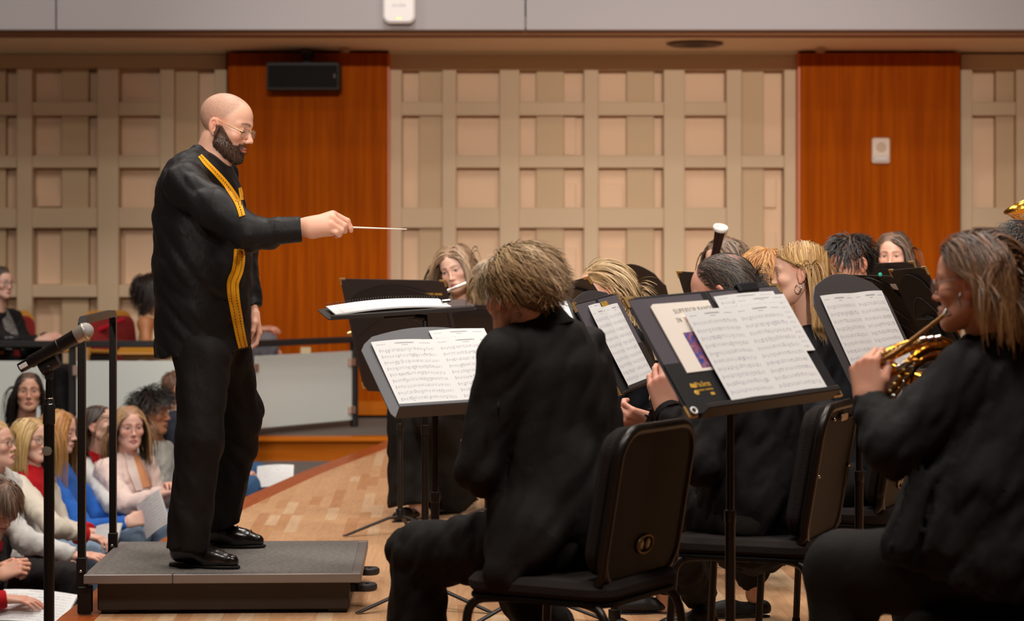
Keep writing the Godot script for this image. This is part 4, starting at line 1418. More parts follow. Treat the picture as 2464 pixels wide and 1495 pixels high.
# ------------------------------------------------------------------ chairs: seat faces +z
func make_chair(at: Vector3, f: Vector3, label: String, style: int, group := "") -> Node3D:
	var o := thing("chair", label, "chair", Vector3(at.x, 0, at.z), group)
	o.basis = face_to(f)
	var pl: Material = M.plastic
	# seat: padded cushion on a shell
	var sp := rrect(0.46, 0.44, 0.07, 10)
	var lay := func(y): return Transform3D(Basis(Vector3.RIGHT, Vector3.BACK, Vector3.DOWN), Vector3(0, y, 0))
	part(o, "seat_cushion", MB.new().prism(lay.call(0.468), sp, 0.05, 0.016).mesh(), M.padding)
	part(o, "seat_shell", MB.new().prism(lay.call(0.42), rrect(0.45, 0.43, 0.07), 0.016, 0.004).mesh(), pl)
	# back: pad in front of a shell with a raised rim, leaning 10 degrees
	var bt := Transform3D(Basis(Vector3.RIGHT, -0.17), Vector3(0, 0.665, -0.215))
	part(o, "back_cushion", MB.new().prism(bt, rrect(0.415, 0.39, 0.07, 10), 0.06, 0.02).mesh(), M.padding)
	part(o, "back_shell", MB.new().prism(bt * Transform3D(Basis(), Vector3(0, -0.01, -0.014)), rrect(0.42, 0.4, 0.08), 0.016, 0.004).mesh(), pl)
	var rim := []
	for p in rrect(0.425, 0.41, 0.085, 6): rim.append(bt * Vector3(p.x, p.y - 0.008, -0.006))
	part(o, "back_rim", MB.new().tube(rim, 0.015, 10, false, 1.0, Vector3.ZERO, true).mesh(), M.chair_tube)
	if style == 0:
		var ep := []
		for k in 20: ep.append(bt * Vector3(0.045 * cos(TAU * k / 20), -0.115 + 0.024 * sin(TAU * k / 20), -0.018))
		part(o, "emblem", MB.new().tube(ep, 0.0035, 6, false, 1.0, Vector3.ZERO, true).mesh(), mat(hex("7a6342"), 0.3, 0.7))
		part(o, "emblem_plate", MB.new().ball(bt * Vector3(-0.018, -0.115, -0.016), Vector3(0.013, 0.016, 0.004), bt.basis).ball(bt * Vector3(0.02, -0.115, -0.016), Vector3(0.013, 0.015, 0.004), bt.basis).mesh(), mat(hex("8a7a5c"), 0.35, 0.5))
	else:
		part(o, "name_plate", MB.new().prism(bt * Transform3D(Basis(Vector3.UP, PI), Vector3(0, 0.165, -0.021)), rrect(0.085, 0.022, 0.01), 0.005, 0.0015).mesh(), mat(hex("b9a892"), 0.3, 0.8))
		for q in [[-0.12, 0.16], [0.12, 0.165], [-0.2, 0.0], [0.2, 0.0]]:
			part(o, "screw", MB.new().ball(bt * Vector3(q[0], q[1], -0.02), Vector3.ONE * 0.006).mesh(), M.chrome)
	# side tubes from the back down under the seat, and the legs
	for s in [-1.0, 1.0]:
		var a := bt * Vector3(0.212 * s, 0.08, -0.008)
		var b := bt * Vector3(0.212 * s, -0.16, -0.008)
		var path := [a, b]
		path.append_array(bez(b - Vector3(0, 0.02, 0), Vector3(0.2 * s, 0.45, -0.17), Vector3(0.19 * s, 0.415, -0.15), Vector3(0.185 * s, 0.412, -0.06), 6))
		part(o, "back_tube", MB.new().tube(path, 0.012, 10).mesh(), M.chair_tube)
		part(o, "front_leg", MB.new().tube(smooth_path([Vector3(0.17 * s, 0.408, -0.02), Vector3(0.19 * s, 0.408, 0.12), Vector3(0.21 * s, 0.39, 0.19), Vector3(0.222 * s, 0.3, 0.205), Vector3(0.23 * s, 0.015, 0.22)], 4), 0.0125, 10).mesh(), M.chair_tube)
		part(o, "rear_leg", MB.new().tube(smooth_path([Vector3(0.17 * s, 0.408, -0.04), Vector3(0.195 * s, 0.41, -0.14), Vector3(0.213 * s, 0.38, -0.2), Vector3(0.222 * s, 0.25, -0.225), Vector3(0.235 * s, 0.015, -0.27)], 4), 0.0125, 10).mesh(), M.chair_tube)
		for q in [Vector3(0.23 * s, 0.012, 0.22), Vector3(0.235 * s, 0.012, -0.27)]:
			part(o, "glide", MB.new().lathe(Transform3D(Basis(), q), [Vector2(0.014, 0.012), Vector2(0.015, -0.006), Vector2(0.011, -0.012), Vector2(0, -0.012)], 12).mesh(), M.plastic)
	return o

func chairs() -> void:
	make_chair(Vector3(0.165, 0, -5.89), Vector3(-0.87, 0, -0.5), "black padded chair with an oval emblem behind the suited player", 0)
	make_chair(Vector3(0.75, 0, -6.71), Vector3(-0.93, 0, -0.36), "black padded chair with a silver name plate behind the wide folder stand", 1)
	make_chair(Vector3(1.12, 0, -7.53), Vector3(-0.92, 0, -0.4), "black padded chair under the blond player in the navy top", 0)
	make_chair(Vector3(1.2, 0, -5.2), Vector3(-0.85, 0, -0.53), "black padded chair under the horn player", 0)
	make_chair(Vector3(-0.18, 0, -11.5), Vector3(-0.6, 0, 0.8), "black padded chair under the flute player", 0)
	make_chair(Vector3(0.5, 0, -9.3), Vector3(-0.95, 0, 0.3), "black padded chair under the woman with the blond ponytail", 0)

# ------------------------------------------------------------------ figures
var heads := {}
var hand_cache := {}
var last_top: Body

# a panel of cloth laid on the last figure's clothes: rows of pixel pairs
func on_top(rows: Array, z: float, th := 0.004) -> MB:
	var g := []
	for r in rows:
		var row := []
		for k in 5:
			var p := last_top.hit(Vector3(0, EYE, 0), P(lerpf(r[0], r[2], k / 4.0), lerpf(r[1], r[3], k / 4.0), z))
			row.append(p + last_top.grad(p) * (th * 0.5 + 0.002))
		g.append(row)
	return MB.new().sheet(g, th)

# A head in its own axes: origin between the ears, +z the way it looks, +y up, +x its left side.
func head_mb(fem: bool) -> MB:
	if heads.has(fem): return heads[fem]
	var b := Body.new(0.0034)
	b.ell(Vector3(0, 0.045, -0.012), Vector3(0.075, 0.083, 0.098), 0.01)
	b.ell(Vector3(0, 0.048, 0.026), Vector3(0.062, 0.06, 0.064), 0.02)
	b.ell(Vector3(0, -0.012, 0.03), Vector3(0.061, 0.07, 0.057), 0.03)
	var j := 0.0 if fem else 0.004
	b.ell(Vector3(0, -0.068, 0.032), Vector3(0.047 + j, 0.04, 0.05), 0.03)
	b.bone(Vector3(0.052 + j, -0.052, 0.0), Vector3(0.018, -0.092 - j, 0.066), 0.016, 0.015, 0.03)
	b.bone(Vector3(-0.052 - j, -0.052, 0.0), Vector3(-0.018, -0.092 - j, 0.066), 0.016, 0.015, 0.03)
	b.ell(Vector3(0, -0.094 - j, 0.073), Vector3(0.02, 0.016, 0.017), 0.016)
	for s in [1.0, -1.0]:
		b.ell(Vector3(0.043 * s, -0.016, 0.058), Vector3(0.022, 0.019, 0.022), 0.02)
		b.bone(Vector3(0.01 * s, 0.03, 0.085), Vector3(0.046 * s, 0.03, 0.066), 0.009 + j * 0.6, 0.008, 0.014)
		b.cut(Vector3(0.031 * s, 0.011, 0.101), Vector3(0.035 * s, 0.011, 0.098), 0.0155, 0.0155, 0.012)
		b.ell(Vector3(0.0315 * s, 0.0105, 0.0735), Vector3(0.0145, 0.0125, 0.0125), 0.004)
	var nw := 0.82 if fem else 1.0
	var nf := 0.004 if fem else 0.0
	b.bone(Vector3(0, 0.024, 0.086), Vector3(0, -0.021, 0.104 - nf), 0.0075 * nw, 0.0092 * nw, 0.013)
	b.ell(Vector3(0, -0.0255, 0.1075 - nf), Vector3(0.0102 * nw, 0.0088, 0.0112), 0.008)
	for s in [1.0, -1.0]:
		b.ell(Vector3(0.0122 * s * nw, -0.0298, 0.0965 - nf), Vector3(0.0072 * nw, 0.007, 0.0105), 0.006)
		b.bone(Vector3(0, -0.0548, 0.0935), Vector3(0.021 * s, -0.0575, 0.082), 0.0062, 0.0045, 0.007)
		b.bone(Vector3(0, -0.0662, 0.0925), Vector3(0.018 * s, -0.0632, 0.0835), 0.0068, 0.0045, 0.007)
	b.cut(Vector3(-0.021, -0.0602, 0.098), Vector3(0.021, -0.0602, 0.098), 0.0025, 0.0025, 0.004)
	for s in [1.0, -1.0]:
		var eb := Basis(Vector3.UP, -0.42 * s) * Basis(Vector3.RIGHT, -0.2)
		b.ell(Vector3(0.081 * s, 0.002, -0.014), Vector3(0.0075, 0.0325, 0.021), 0.006, eb)
		b.ell(Vector3(0.077 * s, -0.026, -0.006), Vector3(0.007, 0.0105, 0.009), 0.005, eb)
		b.cut(Vector3(0.0925 * s, 0.013, -0.013), Vector3(0.089 * s, -0.006, -0.008), 0.0115, 0.0095, 0.003)
		b.bone(Vector3(0.087 * s, 0.012, -0.016), Vector3(0.086 * s, -0.008, -0.015), 0.0035, 0.003, 0.004)
	var m := MB.new()
	b.mesh(m)
	heads[fem] = m
	return m

# where scalp hair begins: height of the hairline round the head
func hairline(p: Vector3) -> float:
	var a := atan2(p.z + 0.012, absf(p.x))
	if a > 1.1: return 0.083 + 0.004 * (a - 1.1)
	if a > 0.35: return lerpf(0.022, 0.083, (a - 0.35) / 0.75)
	if a > -0.35: return lerpf(0.012, 0.022, (a + 0.35) / 0.7)
	if a > -0.75: return lerpf(-0.035, 0.012, (a + 0.75) / 0.4)
	return lerpf(-0.06, -0.035, clampf((a + 1.57) / 0.82, 0, 1))

func paint_head(p: Vector3, h: Dictionary) -> Color:
	var skin: Color = h.skin_l
	var c := skin
	var ax := absf(p.x)
	var front := p.z > 0.045
	# blush and the redder ears and nose
	var red := Color(skin.r * 1.0, skin.g * 0.66, skin.b * 0.6)
	if front:
		c = c.lerp(red, 0.45 * exp(-(pow((ax - 0.042) / 0.02, 2) + pow((p.y + 0.02) / 0.018, 2))))
		c = c.lerp(red, 0.22 * exp(-(pow(p.x / 0.014, 2) + pow((p.y + 0.028) / 0.012, 2))))
	elif ax > 0.07 and absf(p.y) < 0.04 and p.z > -0.045:
		c = c.lerp(red, 0.5)
	if front:
		# lips
		if p.z > 0.07:
			var ly := p.y + 0.0606 + 6.0 * p.x * p.x
			var up: float = 0.0098 if ly > 0 else 0.0105
			var d := pow(p.x / 0.0235, 2) + pow(ly / up, 2)
			if d < 1.0: c = c.lerp(h.lip_l, clampf((1.0 - d) * 3.0, 0, 0.9))
			if absf(ly) < 0.0016 and ax < 0.021: c = c.lerp(Color(0.06, 0.02, 0.02), 0.75)
		# nostrils
		if p.y < -0.031 and p.y > -0.041 and ax > 0.003 and ax < 0.0105 and p.z > 0.094: c = c.lerp(Color(0.08, 0.03, 0.02), 0.7)
		# eyes
		var ex := (ax - 0.0318) / 0.0146
		var ey: float = (p.y - 0.0102 - 0.0012 * (1.0 if ax > 0.034 else 0.0)) / float(h.get("eye_h", 0.0048))
		var de := ex * ex + ey * ey
		c = c.lerp(red.darkened(0.2), 0.3 * exp(-(ex * ex * 0.6 + pow((p.y - 0.012) / 0.011, 2))))
		if h.get("eyes", "open") == "open":
			if de < 1.0:
				c = Color(0.5, 0.44, 0.41)
				var look: Vector2 = h.get("look", Vector2.ZERO)
				var di := Vector2(p.x - signf(p.x) * 0.0318 - look.x, p.y - 0.0105 - look.y).length()
				if di < 0.0068: c = h.get("iris_l", Color(0.05, 0.03, 0.02))
				if di < 0.003: c = Color(0.01, 0.01, 0.01)
				if ey > 0.55: c = Color(0.03, 0.02, 0.018)
			elif de < 1.5 and ey > 0.0: c = Color(0.05, 0.03, 0.025).lerp(skin, 0.25)
		else:
			var lash := absf(p.y - (0.0052 - 0.0028 * (1.0 - ex * ex)))
			if ex * ex < 1.0 and lash < 0.0021: c = Color(0.04, 0.025, 0.02)
		# brows
		var bx := clampf((ax - 0.012) / 0.036, 0.0, 1.0)
		var by := 0.0315 + 0.006 * sin(bx * 2.3) - 0.004 * bx
		if ax > 0.01 and ax < 0.05:
			var bw := lerpf(0.0052, 0.0022, bx) * float(h.get("brow_w", 1.0))
			c = c.lerp(h.brow_l, 0.8 * exp(-pow((p.y - by) / bw, 2)))
	# beard
	if h.has("beard_l"):
		var m := beard_mask(p)
		if m > 0.0: c = c.lerp(h.beard_l, m * 0.9)
	# scalp
	if h.has("scalp_l"):
		var e := (p.y - hairline(p) - float(h.get("recede", 0.0)) * clampf(p.z / 0.08, 0, 1)) / float(h.get("edge", 0.006))
		if e > 0.0 and not (ax > 0.0765 and p.y < 0.035):
			var sc: Color = h.scalp_l
			var amt := clampf(e, 0, 1) * float(h.get("scalp_amt", 1.0))
			if h.has("bare"):
				var q: Vector4 = h.bare
				amt *= 1.0 - exp(-(Vector3(q.x, q.y, q.z) - p).length_squared() / (q.w * q.w))
			c = c.lerp(sc, amt * (0.85 + 0.3 * nz.get_noise_3dv(p * 90.0)))
	return c

func beard_mask(p: Vector3) -> float:
	var ax := absf(p.x)
	if p.z < -0.008 or p.y > 0.012: return 0.0
	var top := lerpf(0.012, -0.042, clampf((p.z - 0.012) / 0.05, 0, 1))
	if p.z > 0.06: top = -0.038 if ax < 0.03 else lerpf(-0.038, -0.046, 1.0)
	var m := clampf((top - p.y) / 0.006, 0, 1)
	# lips stay bare
	var ly := p.y + 0.0606 + 6.0 * p.x * p.x
	if p.z > 0.07 and pow(p.x / 0.022, 2) + pow(ly / 0.0095, 2) < 1.0: m = 0.0
	if p.y < -0.118: m = 0.0
	return m

func head_frame(h: Dictionary) -> Transform3D:
	var f: Vector3 = h.f
	var s: float = h.get("s", 1.0)
	var b := face_to(f, h.get("up", Vector3.UP))
	return Transform3D(b.scaled_local(Vector3.ONE * s), h.c)

# colours given as sRGB strings become linear ones
func prep(h: Dictionary) -> Dictionary:
	for k in ["skin", "lip", "brow", "beard", "scalp", "iris"]:
		if h.has(k): h[k + "_l"] = lin(h[k])
	if not h.has("skin_l"): h.skin_l = lin("dfb096")
	if not h.has("lip_l"): h.lip_l = lin("b8685f")
	if not h.has("brow_l"): h.brow_l = lin("5a4030")
	return h

func add_head(mb: MB, h: Dictionary) -> void:
	var src := head_mb(h.get("fem", false))
	var t := head_frame(h)
	var i0 := mb.v.size()
	var nb := t.basis.orthonormalized()
	for k in src.v.size():
		var p := src.v[k]
		mb.v.append(t * p)
		mb.n.append(nb * src.n[k])
		mb.uv.append(Vector2.ZERO)
		mb.c.append(paint_head(p, h))
	for q in src.idx: mb.idx.append(q + i0)

# a hand in its own axes: origin at the wrist, +y along the fingers, +z the back of the hand, thumb at -x
func hand_mb(curl: float, index_out: bool) -> MB:
	var key := "%s %s" % [curl, index_out]
	if hand_cache.has(key): return hand_cache[key]
	var b := Body.new(0.0042)
	var kx := [-0.031, -0.0105, 0.0095, 0.028]
	var ky := [0.088, 0.093, 0.089, 0.08]
	var ln := [[0.043, 0.026, 0.02], [0.047, 0.029, 0.021], [0.043, 0.027, 0.02], [0.034, 0.02, 0.018]]
	b.bone(Vector3(0, -0.03, 0), Vector3(0, 0.012, 0), 0.027, 0.027, 0.02, Vector3.BACK, 0.72)
	for q in 4:
		b.bone(Vector3(kx[q] * 0.62, 0.01, 0), Vector3(kx[q], ky[q], 0.001), 0.0165, 0.0112, 0.012)
		var p := Vector3(kx[q], ky[q], 0.0)
		var a := 0.0
		var rr := [0.0098, 0.0088, 0.0079, 0.0068]
		var cu := curl * (0.9 + 0.1 * q)
		if index_out and q == 0: cu = 0.15
		for s in 3:
			a += cu * [1.2, 1.5, 0.9][s]
			var sp := -0.06 * (q - 1.2) * (1.0 - curl * 0.7)
			var e: Vector3 = p + Vector3(-sp * ln[q][s], cos(a) * ln[q][s], -sin(a) * ln[q][s])
			b.bone(p, e, rr[s], rr[s + 1], 0.004)
			p = e
	b.bone(Vector3(-0.014, 0.014, -0.006), Vector3(-0.037, 0.045, -0.016), 0.016, 0.0135, 0.014)
	var tc := curl * 0.9
	var t1 := Vector3(-0.037, 0.045, -0.016)
	var t2 := t1 + Vector3(-0.012 + 0.012 * tc, 0.032, -0.01 - 0.014 * tc)
	var t3 := t2 + Vector3(0.002 + 0.014 * tc, 0.026 - 0.004 * tc, -0.006 - 0.008 * tc)
	b.bone(t1, t2, 0.0125, 0.0098, 0.006)
	b.bone(t2, t3, 0.0098, 0.0078, 0.004)
	var m := MB.new()
	b.mesh(m)
	hand_cache[key] = m
	return m

func add_hand(mb: MB, wrist: Vector3, dir: Vector3, back: Vector3, right: bool, curl: float, skin: Color, index_out := false, s := 1.0) -> void:
	var y := dir.normalized()
	var z := (back - y * back.dot(y)).normalized()
	var x := y.cross(z)
	var src := hand_mb(curl, index_out)
	var b := Basis(x * (1.0 if right else -1.0), y, z)
	var i0 := mb.c.size()
	mb.append(src, Transform3D(b.scaled_local(Vector3.ONE * s), wrist))
	var red := Color(skin.r, skin.g * 0.62, skin.b * 0.55)
	for k in src.v.size():
		var p := src.v[k]
		var kn := exp(-pow((p.y - 0.09) / 0.012, 2)) * 0.35 if p.z > 0.0 else 0.12
		mb.c[i0 + k] = skin.lerp(red, kn + 0.25 * clampf((p.y - 0.12) / 0.06, 0, 1))

# ------------------------------------------------------------------ hair: many tapering strands combed over the head
func add_hair(mb: MB, h: Dictionary, q: Dictionary) -> void:
	var t := head_frame(h)
	var inv := t.affine_inverse()
	var src := head_mb(h.get("fem", false))
	var r := RandomNumberGenerator.new()
	r.seed = int(q.get("seed", 1))
	var recede: float = q.get("recede", 0.0)
	var roots := PackedInt32Array()
	for k in src.v.size():
		var p := src.v[k]
		if absf(p.x) > 0.0775 and p.y < 0.035: continue
		if p.y > hairline(p) + recede * clampf(p.z / 0.08, 0, 1) - 0.002: roots.append(k)
	var cols := []
	for c in q.cols: cols.append(lin(c))
	var under: Color = lin(q.under) if q.has("under") else cols[0] * 0.6
	var mode: String = q.get("mode", "part")
	var lx: Vector2 = q.len
	var segs: int = q.get("segs", 9)
	var grav: float = q.get("grav", 1.0)
	var vol: float = q.get("vol", 0.012)
	var wave: float = q.get("wave", 0.0)
	var wf: float = q.get("wf", 1.0)
	var rad: float = q.get("r", 0.0028)
	var partx: float = q.get("part", 0.0)
	var back: float = q.get("back", 0.35)
	var lift: float = q.get("lift", 0.15)
	var fringe: bool = q.get("fringe", false)
	var tuck: bool = q.get("tuck", false)
	var crown: Vector3 = q.get("crown", Vector3(0, 0.125, -0.05))
	var sweep: Vector3 = q.get("sweep", Vector3.ZERO)
	var tie: Vector3 = q.get("tie", Vector3(0, 0.03, -0.13))
	var rot := t.basis.orthonormalized()
	var down := (rot.inverse() * Vector3.DOWN)
	var flick: Vector3 = q.get("flick", Vector3.ZERO)
	var balls := []
	for s in q.get("balls", []): balls.append([inv * s[0], s[1] / t.basis.x.length()])
	var cc := Vector3(0, 0.043, -0.01)
	for n in int(q.n):
		var id := roots[r.randi() % roots.size()]
		var p := src.v[id]
		var nn := src.n[id]
		if q.has("bare"):
			var bz: Vector4 = q.bare
			if r.randf() < exp(-(Vector3(bz.x, bz.y, bz.z) - p).length_squared() / (bz.w * bz.w)): continue
		var d: Vector3
		match mode:
			"part": d = Vector3((1.0 if p.x > partx else -1.0) * 0.9, -0.15, -back) + sweep
			"back": d = Vector3(signf(p.x) * 0.12, 0.15, -1.0) + sweep
			"crown": d = (p - crown).normalized() + sweep
			"tie": d = (tie - p).normalized()
			_: d = sweep
		d = (d - nn * d.dot(nn)).normalized() + nn * lift
		d = d.normalized()
		var lf := clampf((p.y + 0.05) / 0.15, 0.0, 1.0)
		var total := lerpf(lx.x, lx.y, r.randf()) * lerpf(float(q.get("nape", 1.0)), 1.0, lf)
		var ds := total / segs
		var off := vol * (0.25 + 0.75 * r.randf()) * lerpf(0.6, 1.0, lf)
		var er := Vector3(0.077, 0.085, 0.1) + Vector3.ONE * off
		var lock := nz.get_noise_3dv(p * 28.0)
		var ph := lock * 9.0 + r.randf() * float(q.get("frizz", 0.6))
		var kcol := clampf(0.5 + lock * 1.3 + r.randf_range(-0.3, 0.3), 0.0, 0.999) * (cols.size() - 1)
		var col: Color = cols[int(kcol)].lerp(cols[mini(int(kcol) + 1, cols.size() - 1)], kcol - int(kcol))
		col = under.lerp(col, clampf(lf * 1.8 - 0.15 + r.randf_range(-0.2, 0.2), 0, 1)) if q.has("under") else col
		col *= r.randf_range(0.82, 1.15)
		var tip: Color = lin(q.tip).lerp(col, 0.35) if q.has("tip") else col
		var sd := d.cross(nn).normalized()
		var i0 := mb.v.size()
		var rr := rad * r.randf_range(0.7, 1.25)
		var pp := p - nn * 0.002
		for k in segs + 1:
			var u := float(k) / segs
			var w := sin(ph + u * wf * TAU) * wave * u
			var c := pp + sd * w + nn * (cos(ph + u * wf * TAU) * wave * 0.5 * u)
			var a := d.cross(nn if absf(d.dot(nn)) < 0.9 else Vector3.RIGHT).normalized()
			var b := d.cross(a)
			var rk := rr * (1.0 - 0.8 * u * u)
			var cl := col.lerp(tip, u * u)
			var outn := ((c - cc) * Vector3(1, 0.8, 1)).normalized()
			outn = outn - d * outn.dot(d)
			for s in 3:
				var th := TAU * s / 3.0
				var o := a * cos(th) + b * sin(th) * 0.6
				mb.v.append(t * (c + o * rk))
				mb.n.append(rot * (o * 0.55 + outn).normalized())
				mb.uv.append(Vector2(0, u))
				mb.c.append(cl)
			# next point
			d = (d + down * (grav * ds * 26.0 * (0.35 + u)) + flick * (u * u * ds * 20.0)).normalized()
			pp += d * ds
			var e := (pp - cc) / er
			var l := e.length()
			if l < 1.0:
				pp = cc + e / l * er
				var en := (e / er).normalized()
				d = (d - en * minf(0.0, d.dot(en))).normalized()
			if tuck and pp.y < 0.075:
				var zm := lerpf(-0.05, 0.07, clampf((pp.y - 0.022) / 0.055, 0, 1)) + off * 0.4
				if pp.z > zm: pp.z = lerpf(pp.z, zm, 0.75)
			if not fringe and pp.z > 0.02 and pp.y < 0.07 and pp.y > -0.12:
				var lim := lerpf(0.066, 0.074, clampf(-pp.y / 0.1, 0, 1)) + off * 0.3
				if absf(pp.x) < lim and pp.z < 0.16: pp.x = lim * (1.0 if pp.x > partx * 0.5 else -1.0)
			for bl in balls:
				var v: Vector3 = pp - bl[0]
				var vl := v.length()
				if vl < bl[1] + off * 0.5:
					pp = bl[0] + v / vl * (bl[1] + off * 0.5)
					d = (d - v / vl * minf(0.0, d.dot(v / vl))).normalized()
		for k in segs:
			for s in 3:
				var x := i0 + k * 3 + s
				var y := i0 + k * 3 + (s + 1) % 3
				mb.idx.append_array([x, y + 3, y, x, x + 3, y + 3])

func add_beard(mb: MB, h: Dictionary, n: int, ln: float, cols: Array, seed_: int) -> void:
	var t := head_frame(h)
	var rot := t.basis.orthonormalized()
	var src := head_mb(h.get("fem", false))
	var r := RandomNumberGenerator.new()
	r.seed = seed_
	var roots := PackedInt32Array()
	for k in src.v.size():
		if beard_mask(src.v[k]) > 0.5: roots.append(k)
	for q in n:
		var id := roots[r.randi() % roots.size()]
		var p := src.v[id]
		var nn := src.n[id]
		var d := (nn * 0.7 + Vector3(r.randf_range(-0.4, 0.4), -0.8 + r.randf_range(-0.3, 0.3), r.randf_range(-0.3, 0.3))).normalized()
		var l := ln * r.randf_range(0.5, 1.1)
		if p.y > -0.03: l *= 0.5
		if p.z > 0.08 and p.y > -0.056: l *= 0.5
		var c := lin(cols[r.randi() % cols.size()]) * r.randf_range(0.7, 1.2)
		var i0 := mb.v.size()
		var a := d.cross(nn + Vector3(0.1, 0, 0)).normalized()
		var b := d.cross(a)
		for k in 3:
			for s in 3:
				var o := a * cos(TAU * s / 3.0) + b * sin(TAU * s / 3.0)
				mb.v.append(t * (p - nn * 0.001 + d * l * k * 0.5 + nn.cross(d) * 0.0 + o * 0.0013 * [1.0, 0.8, 0.15][k]))
				mb.n.append(rot * o); mb.uv.append(Vector2.ZERO); mb.c.append(c)
		for k in 2:
			for s in 3:
				var x := i0 + k * 3 + s
				var y := i0 + k * 3 + (s + 1) % 3
				mb.idx.append_array([x, y + 3, y, x, x + 3, y + 3])

func add_glasses(o: Node3D, h: Dictionary, m: Material, round_ := false, wide := 0.025, tall := 0.018, drop_ := 0.0) -> void:
	var t := head_frame(h)
	var g := Node3D.new()
	g.name = "glasses"
	o.add_child(g)
	var pane := mat(Color(0.9, 0.92, 0.92, 0.06), 0.05, 0.0, "lens")
	pane.transparency = BaseMaterial3D.TRANSPARENCY_ALPHA
	var fr := MB.new()
	for s in [1.0, -1.0]:
		var ps := []
		for p in rrect(wide * 2.0, tall * 2.0, tall * (0.98 if round_ else 0.55), 5):
			ps.append(t * Vector3(0.032 * s + p.x, 0.006 + p.y + drop_, 0.1 - 0.006 * absf(0.032 * s + p.x) / 0.03))
		fr.tube(ps, 0.0013, 6, false, 1.0, Vector3.ZERO, true)
		fr.tube([t * Vector3((0.032 + wide) * s, 0.012 + drop_, 0.092), t * Vector3(0.073 * s, 0.016 + drop_ * 0.5, 0.06), t * Vector3(0.0785 * s, 0.024, 0.004), t * Vector3(0.079 * s, 0.03, -0.012)], 0.0013, 6)
		var lens := MB.new()
		lens.prism(Transform3D(t.basis, t * Vector3(0.032 * s, 0.006 + drop_, 0.0965)), rrect(wide * 1.96, tall * 1.96, tall * (0.95 if round_ else 0.52), 5), 0.001, 0.0002)
		var q := part(g, "lens", lens.mesh(o.position), pane)
	fr.tube([t * Vector3(0.0075, 0.012 + drop_, 0.1005), t * Vector3(0, 0.015 + drop_, 0.104), t * Vector3(-0.0075, 0.012 + drop_, 0.1005)], 0.0013, 6)
	part(g, "frame", fr.mesh(o.position), m)

# ------------------------------------------------------------------ a seated figure from a head, a facing and a few joints
func mid(a: Vector3, b: Vector3, u := 0.5) -> Vector3: return a.lerp(b, u)

func elbow(s: Vector3, w: Vector3, l1: float, l2: float, hint: Vector3) -> Vector3:
	var d := w - s
	var l := minf(d.length(), (l1 + l2) * 0.999)
	var u := d.normalized()
	var a := (l * l + l1 * l1 - l2 * l2) / (2.0 * l)
	var hgt := sqrt(maxf(0.0, l1 * l1 - a * a))
	var hv := (hint - u * hint.dot(u)).normalized()
	return s + u * a + hv * hgt

func torso(b: Body, nb: Vector3, hip: Vector3, f: Vector3, sw: float, cr: float, wr: float, flat := 0.66) -> Array:
	var s := (nb - hip).normalized()
	var r := f.cross(Vector3.UP).normalized()
	var l := (nb - hip).length()
	var sl := nb - r * sw - s * 0.055
	var sr := nb + r * sw - s * 0.055
	b.bone(nb - s * 0.02, nb - s * 0.1, cr * 0.45, cr * 0.8, 0.05, f, 0.75)
	b.bone(nb - s * 0.01, sl, 0.05, 0.058, 0.05)
	b.bone(nb - s * 0.01, sr, 0.05, 0.058, 0.05)
	b.bone(nb - s * 0.14, nb - s * l * 0.55, cr, wr, 0.05, f, flat)
	b.bone(nb - s * l * 0.55, hip + s * 0.02, wr, wr * 1.06, 0.05, f, flat * 1.12)
	return [sl, sr]

func collar(c: Vector3, axis: Vector3, r0: float, r1: float, h: float, th := 0.006) -> MB:
	var a := axis.normalized()
	var x := a.cross(Vector3.BACK).normalized()
	var tf := Transform3D(Basis(x, a, x.cross(a)), c)
	return MB.new().lathe(tf, [Vector2(r0 - th, 0), Vector2(r0, 0.002), Vector2((r0 + r1) * 0.5, h * 0.5), Vector2(r1, h - 0.002), Vector2(r1 - th * 0.5, h + 0.001), Vector2(r1 - th, h - 0.002), Vector2(r0 - th, 0)], 28)

